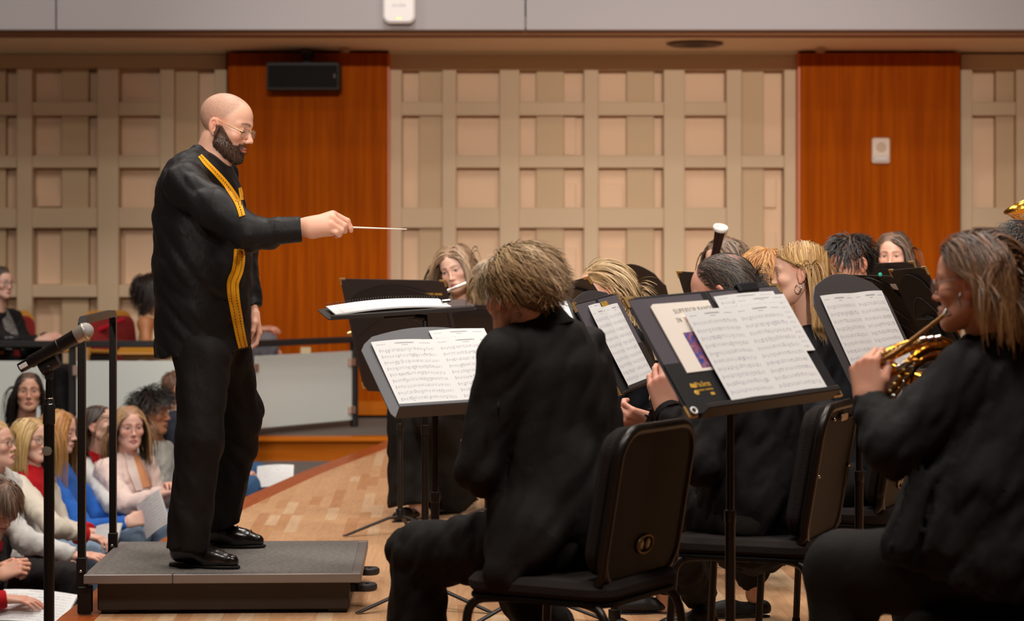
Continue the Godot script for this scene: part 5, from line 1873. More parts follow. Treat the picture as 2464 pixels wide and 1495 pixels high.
func shoe(o: Node3D, heel: Vector3, dir: Vector3, ln: float, m: Material, flat := false, skin := false) -> void:
	var u := Vector3.UP
	var d := Vector3(dir.x, 0, dir.z).normalized()
	var s := d.cross(u)
	var b := Body.new(0.0065)
	var k := ln / 0.28
	if flat:
		b.bone(heel + d * 0.03 * k + u * 0.03, heel + d * 0.1 * k + u * 0.022, 0.031, 0.032, 0.02)
	else:
		b.bone(heel + d * 0.04 * k + u * 0.05, heel + d * 0.08 * k + u * 0.055, 0.036, 0.038, 0.03)
		b.bone(heel + d * 0.05 * k + u * 0.07, heel + d * 0.055 * k + u * 0.1, 0.036, 0.037, 0.02)
		b.bone(heel + d * 0.09 * k + u * 0.058, heel + d * 0.18 * k + u * 0.036, 0.038, 0.038, 0.03)
	b.bone(heel + d * 0.16 * k + u * 0.028, heel + d * (ln - 0.035) + u * 0.026, 0.04, 0.027, 0.03)
	b.plane(heel + u * 0.012, -u)
	var mb := MB.new()
	b.mesh(mb)
	var sh := wpart(o, "shoe", mb, m)
	var pl := PackedVector2Array()
	var prof := [[0.0, 0.0], [0.01, 0.024], [0.04, 0.033], [0.1, 0.031], [0.17, 0.041], [0.21, 0.04], [0.25, 0.029], [0.272, 0.014], [0.28, 0.0]]
	for q in prof: pl.append(Vector2(q[0] * k, q[1]))
	for q in range(prof.size() - 2, 0, -1): pl.append(Vector2(prof[q][0] * k, -prof[q][1]))
	var sole := MB.new().prism(Transform3D(Basis(d, s, d.cross(s)), heel + u * (0.012 if not flat else 0.004)), pl, 0.009, 0.0015)
	if not flat:
		var hp := PackedVector2Array()
		for q in [[0.0, -0.018], [0.0, 0.018], [0.03, 0.033], [0.075, 0.032], [0.075, -0.032], [0.03, -0.033]]: hp.append(Vector2(q[0] * k, q[1]))
		sole.prism(Transform3D(Basis(d, s, d.cross(s)), heel), hp, 0.016, 0.001)
	part(sh, "sole", sole.mesh(o.position), mat(hex("171310"), 0.6))

# cfg: c head centre, f head direction, bf body direction; optional joints nb hip kl kr al ar el er wl wr; top, bot materials
func seated(label: String, h: Dictionary, q: Dictionary, group := "") -> Node3D:
	prep(h)
	var bf: Vector3 = (q.get("bf", h.f) as Vector3)
	bf = Vector3(bf.x, 0, bf.z).normalized()
	var r := bf.cross(Vector3.UP)
	var c: Vector3 = h.c
	var s: float = h.get("s", 1.0)
	var nb: Vector3 = q.get("nb", c - Vector3(0, 0.205 * s, 0) - bf * 0.035)
	var hip: Vector3 = q.get("hip", nb - Vector3(0, 0.5, 0) - bf * 0.05)
	var sw: float = q.get("sw", 0.165)
	var kl: Vector3 = q.get("kl", hip + bf * 0.43 - r * 0.12 + Vector3(0, 0.02, 0))
	var kr: Vector3 = q.get("kr", hip + bf * 0.43 + r * 0.12 + Vector3(0, 0.02, 0))
	var al: Vector3 = q.get("al", kl - Vector3(0, 0.42, 0) + bf * 0.04)
	var ar: Vector3 = q.get("ar", kr - Vector3(0, 0.42, 0) + bf * 0.04)
	var floor_y: float = q.get("floor", minf(al.y, ar.y) - 0.08)
	var o := thing("person", label, "person", Vector3(hip.x, floor_y, hip.z), group)
	var cell: float = q.get("cell", 0.016)
	var skin: Color = h.skin_l
	# clothes above
	var b := Body.new(cell)
	b.noise = folds
	b.amp = q.get("amp", 0.012)
	b.freq = q.get("freq", Vector3(14.0, 4.5, 11.0))
	var sh := torso(b, nb, hip, bf, sw, q.get("cr", 0.165), q.get("wr_", 0.15), q.get("flat", 0.68))
	var wl: Vector3 = q.get("wl", hip + bf * 0.32 - r * 0.07 + Vector3(0, 0.12, 0))
	var wr: Vector3 = q.get("wr", hip + bf * 0.32 + r * 0.07 + Vector3(0, 0.12, 0))
	var el: Vector3 = q.get("el", elbow(sh[0], wl, 0.29, 0.25, Vector3.DOWN * 1.0 - r * 0.5 - bf * 0.3))
	var er: Vector3 = q.get("er", elbow(sh[1], wr, 0.29, 0.25, Vector3.DOWN * 1.0 + r * 0.5 - bf * 0.3))
	var fat: float = q.get("fat", 1.0)
	if not q.get("bare_arms", false):
		for k in 2:
			var S: Vector3 = sh[k]
			var E: Vector3 = [el, er][k]
			var W: Vector3 = [wl, wr][k]
			var ab := b
			if q.has("sleeve"):
				ab = Body.new(cell)
				ab.noise = folds; ab.amp = b.amp; ab.freq = b.freq
			ab.bone(S, E, 0.062 * fat, 0.052 * fat, 0.035)
			ab.bone(E, W, 0.052 * fat, 0.037 * fat, 0.025, Vector3.ZERO, 1.0, W, (W - E).normalized())
			if q.has("sleeve"):
				var am := MB.new()
				ab.mesh(am)
				wpart(o, "sleeve", am, q.sleeve)
			if q.has("cuff"):
				var wd := (W - E).normalized()
				wpart(o, "cuff", MB.new().tube([W - wd * 0.055, W - wd * 0.05, W - wd * 0.005, W], [0.044 * fat, 0.0475 * fat, 0.0425 * fat, 0.037 * fat], 16), q.cuff)
	if q.has("top_extra"): q.top_extra.call(b)
	var top := MB.new()
	b.mesh(top, q.get("tint"))
	last_top = b
	wpart(o, q.get("top_name", "shirt"), top, q.top, q.has("tint"))
	# trousers
	var t := Body.new(cell)
	t.noise = folds
	t.amp = q.get("amp_b", 0.01)
	t.freq = Vector3(12.0, 4.0, 9.0)
	var lr: float = q.get("lr", 1.0)
	var hl: Vector3 = q.get("hl", hip - r * 0.09)
	var hr: Vector3 = q.get("hr", hip + r * 0.09)
	t.bone(hl, hr, 0.115, 0.115, 0.04)
	for k in 2:
		var H: Vector3 = [hl, hr][k]
		var K: Vector3 = [kl, kr][k]
		var A: Vector3 = [al, ar][k]
		t.bone(H, K, 0.098 * lr, 0.075 * lr, 0.04)
		t.bone(K, A, 0.072 * lr, 0.055 * lr * q.get("flare", 1.0), 0.03, Vector3.ZERO, 1.0, A, (A - K).normalized())
	var bot := MB.new()
	t.mesh(bot)
	wpart(o, q.get("bot_name", "trousers"), bot, q.bot)
	# body: head, neck, hands and whatever else is bare, one mesh
	var body := MB.new()
	add_head(body, h)
	var tf := head_frame(h)
	var sk := Body.new(q.get("skin_cell", 0.009))
	sk.bone(tf * Vector3(0, -0.035, -0.025), nb - Vector3(0, 0.05, 0), 0.048 * s, 0.058 * s, 0.02)
	sk.bone(tf * Vector3(0, -0.06, 0.0), nb + bf * 0.01, 0.042 * s, 0.05 * s, 0.03)
	if q.get("bare_arms", false):
		for k in 2:
			sk.bone(sh[k], [el, er][k], 0.05, 0.042, 0.03)
			sk.bone([el, er][k], [wl, wr][k], 0.042, 0.03, 0.02)
		sk.bone(sh[0], sh[1], 0.06, 0.06, 0.04)
	if q.get("ankles", false):
		for k in 2:
			var A: Vector3 = [al, ar][k]
			sk.bone(A + Vector3(0, 0.1, 0), A - Vector3(0, 0.05, 0), 0.042, 0.032, 0.01)
	sk.mesh(body, func(_p): return skin)
	body.col = skin
	for k in 2:
		# the limbs under the clothes
		body.tube([nb - Vector3(0, 0.03, 0), sh[k], [el, er][k], [wl, wr][k]], [0.045, 0.04, 0.035, 0.024], 8)
		body.tube([nb, hip, [hl, hr][k], [kl, kr][k], [al, ar][k]], [0.05, 0.07, 0.06, 0.05, 0.03], 8)
	body.col = Color.WHITE
	for k in 2:
		var side: String = ["l", "r"][k]
		if q.get("no_hand_" + side, false): continue
		var W: Vector3 = [wl, wr][k]
		var E: Vector3 = [el, er][k]
		var dir: Vector3 = q.get("hd_" + side, (W - E).normalized() + bf * 0.2)
		var bk: Vector3 = q.get("hb_" + side, Vector3.UP)
		add_hand(body, W, dir, bk, k == 1, q.get("curl_" + side, 0.5), skin, q.get("index_" + side, false), q.get("hand_s", 0.95))
	wpart(o, "body", body, vmat(0.5, "skin", 0.12), true)
	if q.has("collar"):
		var ax := (tf.origin - nb).normalized() * 0.7 + Vector3.UP * 0.3 + bf * 0.25
		wpart(o, "collar", collar(nb - Vector3(0, 0.015, 0), ax, 0.085, 0.068, 0.045), q.collar)
	if q.has("hair"):
		var hm := MB.new()
		var hd: Dictionary = q.hair
		if not hd.has("balls"):
			hd.balls = [[sh[0], 0.075], [sh[1], 0.075], [nb - Vector3(0, 0.02, 0), 0.085], [mid(sh[0], sh[1]) - Vector3(0, 0.08, 0) + bf * 0.01, 0.13], [mid(nb, tf.origin, 0.45), 0.06]]
		add_hair(hm, h, hd)
		wpart(o, "hair", hm, vmat(0.42, "hair"), true)
	if q.has("shoes"):
		for k in 2:
			var A: Vector3 = [al, ar][k]
			var sd: Vector3 = q.get("shoe_dir", bf)
			shoe(o, Vector3(A.x, floor_y, A.z) - sd.normalized() * 0.06, sd, 0.26, q.shoes, q.get("flats", false))
	o.set_meta("nb", nb); o.set_meta("sl", sh[0]); o.set_meta("sr", sh[1])
	return o

# ------------------------------------------------------------------ the conductor
func conductor() -> void:
	var o := thing("person", "bald bearded man in black shirt with yellow trim conducting on the podium", "person", P(490, 1345, 8.42))
	var f := Vector3(0.98, 0, 0.2)
	var shirt_m := cloth(hex("1b191a"), 0.5, 0.08, 120, false, 0.8)
	var h := prep({"c": P(543, 309, 8.4), "f": Vector3(0.94, -0.25, 0.24), "s": 1.03, "skin": "e0ad94", "lip": "b9655a", "brow": "3a281e", "scalp": "6b5548", "scalp_amt": 0.5, "edge": 0.022, "recede": 0.02, "beard": "3a271d", "eyes": "down", "brow_w": 1.25})
	# shirt
	var b := Body.new(0.0085)
	b.noise = folds
	b.amp = 0.0095
	b.freq = Vector3(10.0, 2.2, 6.0)
	b.turn = Basis.from_euler(Vector3(0.0, 0.2, -0.75))
	var sr := P(446, 446, 8.22)
	var sl := P(522, 424, 8.62)
	var nb := P(494, 404, 8.42)
	b.bone(P(488, 420, 8.42), P(477, 480, 8.42), 0.1, 0.165, 0.05, f, 0.9)
	b.bone(P(477, 470, 8.42), P(482, 545, 8.42), 0.185, 0.195, 0.04, f, 0.88)
	b.bone(P(482, 545, 8.42), P(488, 640, 8.42), 0.198, 0.208, 0.04, f, 0.88)
	b.bone(P(488, 640, 8.42), P(488, 880, 8.42), 0.208, 0.208, 0.04, f, 0.88)
	b.bone(nb, sr, 0.06, 0.078, 0.05)
	b.bone(nb, sl, 0.06, 0.078, 0.05)
	var er := P(597, 561, 8.04)
	var wr := P(724, 552, 8.05)
	b.bone(sr, P(515, 502, 8.1), 0.077, 0.078, 0.045)
	b.bone(P(515, 502, 8.1), er, 0.078, 0.064, 0.03)
	var fa := (wr - er).normalized()
	b.bone(er, wr, 0.064, 0.0465, 0.02, Vector3.ZERO, 1.0, wr, fa)
	b.bone(P(604, 583, 8.06), P(655, 586, 8.06), 0.035, 0.012, 0.04)
	var el := P(583, 600, 8.74)
	var wl := P(608, 744, 8.66)
	b.bone(sl, el, 0.08, 0.062, 0.03)
	b.bone(el, wl, 0.06, 0.047, 0.02, Vector3.ZERO, 1.0, wl, (wl - el).normalized())
	# side vent and hem
	b.cut(P(465, 768, 8.15), P(478, 860, 8.1), 0.006, 0.03, 0.006)
	b.plane(P(590, 841, 8.42), Vector3(0.1, -1, 0.0))
	var top := MB.new()
	b.mesh(top)
	var shirt := wpart(o, "shirt", top, shirt_m)
	# cuff
	var cf := MB.new().tube([wr - fa * 0.105, wr - fa * 0.1, wr - fa * 0.004, wr + fa * 0.002], [0.049, 0.0512, 0.0475, 0.046], 24)
	wpart(o, "cuff", cf, shirt_m, false, "", shirt)
	wpart(o, "collar", collar(P(492, 399, 8.42), Vector3(0.5, 0.86, 0.05), 0.09, 0.076, 0.05), shirt_m, false, "", shirt)
	wpart(o, "undershirt_collar", collar(P(500, 398, 8.42), Vector3(0.52, 0.85, 0.05), 0.076, 0.068, 0.035), mat(hex("0d0c0d"), 0.8))
	# yellow trim: bands laid on the cloth
	var yel := cloth(hex("e09a10"), 0.7, 0.2, 160)
	trim(o, shirt, b, [[481, 376, 10], [497, 395, 13], [515, 413, 13], [538, 438, 14], [558, 465, 15], [573, 492, 15], [583, 521, 14]], yel, 1)
	trim(o, shirt, b, [[575, 600, 26], [574, 630, 27], [569, 655, 27], [561, 675, 28], [559, 690, 28], [561, 715, 27], [567, 750, 26], [573, 785, 24], [579, 815, 23], [584, 836, 22]], yel, 2)
	trim(o, shirt, b, [[576, 452, 6], [579, 466, 7], [581, 482, 7]], yel, 0)
	var pk := MB.new()
	pk.sheet([[b.hit(Vector3(0, EYE, 0), P(574, 484, 8.3)), b.hit(Vector3(0, EYE, 0), P(584, 484, 8.35))], [b.hit(Vector3(0, EYE, 0), P(576, 500, 8.3)), b.hit(Vector3(0, EYE, 0), P(586, 500, 8.35))]], 0.006)
	wpart(o, "pocket", pk, shirt_m, false, "", shirt)
	# trousers
	var tr := cloth(hex("181413"), 0.7, 0.08, 70, false, 0.9)
	var t := Body.new(0.0095)
	t.noise = folds
	t.amp = 0.009
	t.freq = Vector3(9.0, 2.2, 6.5)
	t.turn = Basis.from_euler(Vector3(0.1, 0.3, -0.5))
	t.bone(P(486, 835, 8.34), P(525, 835, 8.48), 0.12, 0.12, 0.04)
	var an := P(450, 1328, 8.17)
	t.bone(P(489, 865, 8.29), P(480, 1060, 8.2), 0.11, 0.088, 0.04)
	t.bone(P(480, 1060, 8.2), an, 0.088, 0.083, 0.04, Vector3.ZERO, 1.0, an, Vector3(-0.1, -1, 0.1))
	var af := P(530, 1272, 8.74)
	t.bone(P(545, 870, 8.5), P(574, 1000, 8.6), 0.102, 0.088, 0.04)
	t.bone(P(574, 1000, 8.6), P(566, 1080, 8.65), 0.088, 0.08, 0.05)
	t.bone(P(566, 1080, 8.65), af, 0.08, 0.074, 0.04, Vector3.ZERO, 1.0, af, Vector3(0.2, -1, 0))
	var bot := MB.new()
	t.mesh(bot)
	wpart(o, "trousers", bot, tr)
	# shoes stand on the podium
	var lea := mat(hex("17110f"), 0.22, 0.0, "leather")
	lea.clearcoat_enabled = true
	lea.clearcoat = 0.5
	lea.clearcoat_roughness = 0.25
	var y := 0.1535
	var h1 := P(408, 0, 8.24); h1.y = y
	var t1 := P(578, 0, 8.14); t1.y = y
	shoe(o, h1, t1 - h1, (t1 - h1).length(), lea)
	var h2 := P(484, 0, 8.77); h2.y = y
	var t2 := P(640, 0, 8.75); t2.y = y
	shoe(o, h2, t2 - h2, (t2 - h2).length(), lea)
	for q in [[h1, t1], [h2, t2]]:
		var d: Vector3 = (q[1] - q[0]).normalized()
		var s := d.cross(Vector3.UP)
		var lc := MB.new()
		for k in 4:
			var c: Vector3 = q[0] + d * (0.11 + 0.018 * k) + Vector3.UP * (0.1 - 0.0085 * k)
			lc.tube([c - s * 0.02 - Vector3.UP * 0.01, c + Vector3.UP * 0.003, c + s * 0.02 - Vector3.UP * 0.01], 0.0022, 6)
		for sg in [1.0, -1.0]:
			var c0: Vector3 = q[0] + d * 0.108 + Vector3.UP * 0.106
			lc.tube(bez(c0, c0 + d * 0.03 * sg + s * 0.05 + Vector3.UP * 0.02, c0 + d * 0.05 + s * 0.045 * sg - Vector3.UP * 0.015, c0 + d * 0.005 * sg + s * 0.01 * sg, 8), 0.0018, 6)
		wpart(o, "laces", lc, mat(hex("0f0c0b"), 0.7))
		var cap := MB.new().tube([q[0] + d * 0.195 + s * 0.037 + Vector3.UP * 0.03, q[0] + d * 0.2 + s * 0.022 + Vector3.UP * 0.063, q[0] + d * 0.201 + Vector3.UP * 0.069, q[0] + d * 0.2 - s * 0.022 + Vector3.UP * 0.063, q[0] + d * 0.195 - s * 0.037 + Vector3.UP * 0.03], 0.0022, 6)
		wpart(o, "toe_seam", cap, lea)
	# head, neck and hands
	var body := MB.new()
	add_head(body, h)
	var sk := Body.new(0.006)
	sk.bone(P(520, 340, 8.42), P(500, 405, 8.42), 0.062, 0.064, 0.02)
	sk.bone(P(543, 352, 8.4), P(515, 400, 8.42), 0.05, 0.058, 0.03)
	var skin: Color = h.skin_l
	sk.mesh(body, func(_p): return skin)
	var hb := Body.new(0.0038)
	hb.bone(P(716, 548, 8.05), P(752, 546, 8.05), 0.034, 0.034, 0.02, Vector3(0, 0, 1), 0.8)
	hb.bone(P(748, 544, 8.05), P(800, 518, 8.06), 0.031, 0.018, 0.02)
	hb.bone(P(748, 548, 8.04), P(800, 530, 8.035), 0.03, 0.018, 0.02)
	hb.bone(P(750, 551, 8.035), P(795, 545, 8.02), 0.028, 0.017, 0.02)
	hb.bone(P(752, 553, 8.04), P(790, 554, 8.025), 0.024, 0.016, 0.02)
	hb.bone(P(757, 560, 8.07), P(800, 558, 8.09), 0.02, 0.016, 0.02)
	hb.chain([P(804, 516, 8.065), P(836, 532, 8.075), P(844, 549, 8.08), P(845, 556, 8.085)], [0.0125, 0.0108, 0.0092, 0.0078], 0.005)
	hb.chain([P(800, 525, 8.03), P(829, 543, 8.035), P(830, 556, 8.06), P(817, 560, 8.08)], [0.0132, 0.0115, 0.0095, 0.008], 0.004)
	hb.chain([P(796, 540, 8.015), P(822, 555, 8.025), P(818, 565, 8.055), P(806, 563, 8.07)], [0.0128, 0.0108, 0.009, 0.008], 0.004)
	hb.chain([P(790, 552, 8.02), P(808, 560, 8.012), P(816, 566, 8.03), P(808, 569, 8.05)], [0.0115, 0.0098, 0.0088, 0.0075], 0.004)
	hb.chain([P(765, 556, 8.09), P(800, 550, 8.115), P(828, 546, 8.11), P(842, 547, 8.1)], [0.018, 0.0135, 0.0105, 0.0085], 0.01)
	body.col = skin
	body.tube([nb, sr, er, wr], [0.045, 0.04, 0.035, 0.026], 8)
	body.tube([nb, sl, el, wl], [0.045, 0.04, 0.035, 0.026], 8)
	body.col = Color.WHITE
	var red := Color(skin.r, skin.g * 0.62, skin.b * 0.55)
	var kn := [P(803, 526, 8.015), P(808, 510, 8.05), P(797, 540, 8.0)]
	hb.mesh(body, func(p):
		var w := 0.12
		for q in kn: w = maxf(w, 0.55 * exp(-(p - q).length_squared() / 0.00012))
		return skin.lerp(red, w))
	add_hand(body, P(609, 750, 8.65), Vector3(0.14, -1, 0.0), Vector3(0.85, 0.1, -0.5), false, 0.45, skin, false, 1.0)
	wpart(o, "body", body, vmat(0.5, "skin", 0.12), true)
	var bd := MB.new()
	add_beard(bd, h, 3600, 0.0075, ["3a2416", "2a1a11", "5a3a26", "33211a"], 5)
	wpart(o, "beard", bd, vmat(0.6, "hair2"), true)
	add_glasses(o, h, mat(hex("d9b98a"), 0.25, 0.9), false, 0.026, 0.016, -0.006)
	# baton
	var s0 := P(812, 546, 8.085)
	var ba := thing("baton", "thin white conducting baton in the conductor's right hand", "baton", s0)
	wpart(ba, "shaft", MB.new().tube([s0, mid(s0, P(979, 552, 8.07)), P(979, 552, 8.07)], [0.0034, 0.0028, 0.0016], 8), mat(hex("ece4d2"), 0.5))
	wpart(ba, "grip", MB.new().ball(P(806, 546, 8.085), Vector3(0.02, 0.009, 0.009)), mat(hex("c79a66"), 0.7))

func trim(o: Node3D, shirt: Node3D, b: Body, ps: Array, m: Material, rows: int) -> void:
	var path := []
	for q in ps: path.append(Vector3(q[0], q[1], q[2]))
	path = smooth_path(path, 5)
	var eye := Vector3(0, EYE, 0)
	var grid := []
	var st := MB.new()
	for k in path.size():
		var t: Vector3 = path[mini(k + 1, path.size() - 1)] - path[maxi(k - 1, 0)]
		var s := Vector2(-t.y, t.x).normalized()
		var row := []
		for j in 5:
			var u: float = (j / 4.0 - 0.5) * path[k].z
			var p := b.hit(eye, P(path[k].x + s.x * u, path[k].y + s.y * u, 8.3))
			row.append(p + b.grad(p) * 0.0025)
		grid.append(row)
	wpart(o, "yellow_trim", MB.new().sheet(grid, 0.003), m, false, "yellow woven trim", shirt)
	for k in range(0, grid.size() - 1):
		for j in range(rows):
			var u: float = [2.0, 0.0][0] if rows == 1 else [1.1, 2.9][j]
			var a: Vector3 = (grid[k][int(u)] as Vector3).lerp(grid[k][int(u) + 1], u - int(u))
			var c: Vector3 = (grid[k + 1][int(u)] as Vector3).lerp(grid[k + 1][int(u) + 1], u - int(u))
			var g := b.grad(a) * 0.002
			st.tube([a.lerp(c, 0.1) + g, a.lerp(c, 0.62) + g], 0.0016, 5)
	if rows: 
		var q := wpart(o, "stitching", st, mat(hex("2a1a0a"), 0.8), false, "", shirt)
		q.set_meta("kind", "stuff")

# ------------------------------------------------------------------ the players
func players() -> void:
	var suit := cloth(hex("1c1918"), 0.78, 0.06, 70, false, 0.55)
	var suit_b := cloth(hex("1a1715"), 0.8, 0.06, 70, false, 0.6)
	var navy := cloth(hex("14151b"), 0.7, 0.1, 90, false, 0.7)
	var black := cloth(hex("171314"), 0.82, 0.08, 70, false, 0.6)
	var blouse := cloth(hex("141314"), 0.78, 0.1, 60, false, 0.7)
	var lea := mat(hex("14100f"), 0.3)
	# clarinettist in the suit, seen from behind
	var jacket_extra := func(b: Body):
		b.chain([P(1300, 1150, 5.9), P(1255, 1290, 5.8), P(1205, 1375, 5.76)], [0.14, 0.1, 0.055], 0.05, Vector3(-0.35, 0.2, 0.9), 0.6)
		b.bone(P(1255, 1290, 5.8), P(1225, 1400, 5.74), 0.06, 0.02, 0.04)
		b.chain([P(1420, 1180, 5.95), P(1440, 1300, 5.95), P(1440, 1350, 5.95)], [0.13, 0.12, 0.1], 0.05)
		b.cut(P(1372, 1250, 5.70), P(1398, 1400, 5.66), 0.006, 0.026, 0.012)
		b.chain([P(1192, 900, 5.76), P(1200, 980, 5.735), P(1206, 1070, 5.73)], [0.006, 0.006, 0.004], 0.012)
	var o := seated("man in black suit with wavy blond-streaked hair, seen from behind at the grey stand", {"c": P(1250, 716, 5.97), "f": Vector3(-0.62, -0.12, -0.78), "s": 1.0, "skin": "d9a287", "scalp": "4a3626", "brow": "5a4030"},
		{"bf": Vector3(-0.8, 0, -0.6), "nb": P(1304, 806, 6.0), "hip": P(1352, 1262, 5.97), "sw": 0.185, "cr": 0.205, "wr_": 0.185, "flat": 0.66, "cell": 0.0105, "amp": 0.011, "freq": Vector3(9.0, 2.8, 7.5), "fat": 1.22, "skin_cell": 0.007,
		"el": P(1150, 1130, 5.82), "wl": P(1175, 1095, 6.2), "er": P(1470, 1110, 6.12), "wr": P(1240, 1150, 6.35), "kl": P(1012, 1334, 6.15), "al": P(985, 1650, 6.15), "kr": P(1215, 1350, 6.5), "ar": P(1395, 1640, 6.4),
		"hl": P(1300, 1312, 5.9), "hr": P(1400, 1300, 6.02), "lr": 1.2, "flare": 1.3, "top": suit, "top_name": "jacket", "bot": suit_b, "top_extra": jacket_extra, "shoes": lea, "floor": 0.0, "amp_b": 0.012,
		"hd_l": Vector3(-0.2, 0.1, -0.9), "hb_l": Vector3(-0.7, 0.5, 0), "hd_r": Vector3(-0.4, 0.2, -0.8), "curl_l": 0.6, "curl_r": 0.6,
		"hair": {"n": 3000, "len": Vector2(0.085, 0.13), "r": 0.002, "mode": "crown", "crown": Vector3(0.0, 0.125, 0.05), "sweep": Vector3(-0.1, -0.1, -0.8), "vol": 0.02, "lift": 0.04, "grav": 0.3, "wave": 0.009, "wf": 0.8, "nape": 0.5, "frizz": 0.15, "flick": Vector3(-0.5, 0.25, -0.6), "cols": ["6e543a", "8f7350", "b8966a", "7a5f42", "d8b88a"], "under": "3a2a1e", "tip": "b08552", "seed": 21, "segs": 10}})
	var cl := collar(P(1300, 800, 5.99), Vector3(-0.28, 0.95, -0.1), 0.098, 0.074, 0.055, 0.008)
	wpart(o, "jacket_collar", cl, suit)
	# his clarinet, hardly seen past his cheek
	var ci := thing("clarinet", "black clarinet with gold keys held before the suited player", "clarinet", P(1200, 790, 6.25))
	wpart(ci, "tube", MB.new().tube([P(1196, 770, 6.12), P(1203, 815, 6.2), P(1185, 1000, 6.45), P(1180, 1130, 6.6)], [0.007, 0.013, 0.014, 0.016], 12), mat(hex("15110f"), 0.35))
	for k in 4: wpart(ci, "key", MB.new().tube([P(1196 + k * 2, 802 + k * 6, 6.17), P(1222, 806 + k * 6, 6.18)], 0.004, 6), M.gold)
	# horn player, nearest on the right
	var horn_extra := func(b: Body):
		b.bone(P(2395, 1110, 5.2), P(2350, 1330, 5.2), 0.2, 0.25, 0.06, Vector3(-0.75, 0, -0.66), 0.85)
		b.bone(P(2330, 1180, 5.1), P(2190, 1330, 5.08), 0.12, 0.07, 0.05)
		for k in 13:
			var x := 2170 + k * 26.0
			b.bone(P(x + 25, 1120, 5.02 + 0.002 * k), P(x - 30 + k * 3.0, 1330, 4.97 + 0.003 * k), 0.01, 0.016, 0.018)
		b.plane(P(2200, 1372, 5.1), Vector3(-0.35, -1, 0.0))
	o = seated("woman in black blouse with brown wavy hair playing a french horn", {"c": P(2346, 690, 5.2), "f": Vector3(-0.85, -0.03, -0.5), "s": 0.93, "fem": true, "skin": "d49a80", "scalp": "50362a", "brow": "4a3428"},
		{"bf": Vector3(-0.75, 0, -0.66), "nb": P(2405, 850, 5.25), "hip": P(2440, 1330, 5.28), "sw": 0.175, "cr": 0.215, "wr_": 0.2, "flat": 0.78, "cell": 0.0105, "amp": 0.012, "freq": Vector3(13.0, 3.2, 10.0), "fat": 1.35, "skin_cell": 0.007,
		"el": P(2146, 1074, 5.05), "wl": P(2088, 965, 5.17), "er": P(2520, 1080, 5.5), "wr": P(2330, 980, 5.6), "kl": P(2032, 1374, 5.45), "al": P(2024, 1790, 5.42), "kr": P(2230, 1400, 5.72), "ar": P(2240, 1790, 5.7),
		"hl": P(2400, 1375, 5.2), "hr": P(2480, 1375, 5.4), "lr": 1.3, "top": blouse, "top_name": "blouse", "bot": suit_b, "top_extra": horn_extra, "shoes": lea, "floor": 0.0, "amp_b": 0.002,
		"hd_l": Vector3(-0.05, 0.95, -0.3), "hb_l": Vector3(-0.65, 0.05, 0.75), "curl_l": 0.75, "hand_s": 1.02,
		"hair": {"n": 2600, "len": Vector2(0.17, 0.25), "r": 0.002, "tuck": true, "mode": "part", "part": 0.02, "back": 1.1, "sweep": Vector3(0, 0, -0.3), "vol": 0.022, "lift": 0.06, "wave": 0.012, "wf": 1.1, "frizz": 0.2, "grav": 0.8, "cols": ["4a3022", "6a4630", "8a6040", "553828", "3a261c"], "tip": "a87a48", "seed": 31, "segs": 12}})
	add_glasses(o, {"c": P(2346, 690, 5.2), "f": Vector3(-0.85, -0.03, -0.5), "s": 0.93}, mat(hex("8a8480"), 0.3, 0.8), true, 0.024, 0.02, -0.004)
	wpart(o, "earring", MB.new().tube(smooth_path([P(2312, 706, 5.11), P(2307, 722, 5.105), P(2311, 740, 5.105)], 4), 0.0024, 6), M.silver)
	horn()
	# the man with thinning hair
	o = seated("man with thinning dark hair in black shirt behind the wide folder", {"c": P(1744, 715, 6.9), "f": Vector3(-0.86, -0.3, -0.4), "s": 1.03, "skin": "dca28c", "scalp": "3a2e28", "scalp_amt": 0.9, "recede": 0.035, "bare": Vector4(0.005, 0.125, -0.05, 0.055)},
		{"bf": Vector3(-0.93, 0, -0.36), "nb": P(1792, 830, 6.95), "hip": P(1815, 1235, 6.78), "sw": 0.175, "cr": 0.2, "wr_": 0.2, "flat": 0.78, "cell": 0.012, "amp": 0.012, "fat": 1.3,
		"el": P(1690, 1118, 6.6), "wl": P(1604, 990, 6.76), "er": P(1760, 1080, 7.2), "wr": P(1570, 1020, 7.0), "kl": P(1560, 1232, 6.95), "al": P(1680, 1420, 7.4), "kr": P(1600, 1225, 7.25), "ar": P(1690, 1440, 7.5),
		"hl": P(1790, 1262, 6.7), "hr": P(1800, 1250, 6.92), "lr": 1.15, "top": black, "bot": suit_b, "shoes": lea, "floor": 0.0,
		"hd_l": Vector3(-0.22, 0.93, -0.1), "hb_l": Vector3(-0.35, 0.1, 0.9), "curl_l": 0.42, "index_l": true, "hd_r": Vector3(-0.8, 0.2, 0.4), "hb_r": Vector3(0.1, -0.4, 0.9), "curl_r": 0.6, "hand_s": 1.08,
		"hair": {"n": 1500, "len": Vector2(0.06, 0.12), "r": 0.0011, "mode": "back", "sweep": Vector3(0, -0.2, 0), "vol": 0.005, "lift": 0.03, "grav": 1.4, "recede": 0.035, "bare": Vector4(0.005, 0.125, -0.05, 0.05), "cols": ["2c231e", "40342c", "6a5c52", "241c18"], "seed": 41, "frizz": 0.2}})
	wpart(o, "shirt_cuff", MB.new().tube([P(1604, 990, 6.76), P(1612, 1001, 6.745)], [0.046, 0.05], 20, false), black)
	o = thing("oboe", "dark oboe with silver keys in the hands of the thinning-haired man", "oboe", P(1560, 1060, 6.86))
	wpart(o, "tube", MB.new().tube([P(1668, 770, 6.96), P(1622, 880, 6.88), P(1542, 1062, 6.86)], [0.005, 0.011, 0.014], 12), mat(hex("1a1110"), 0.3))
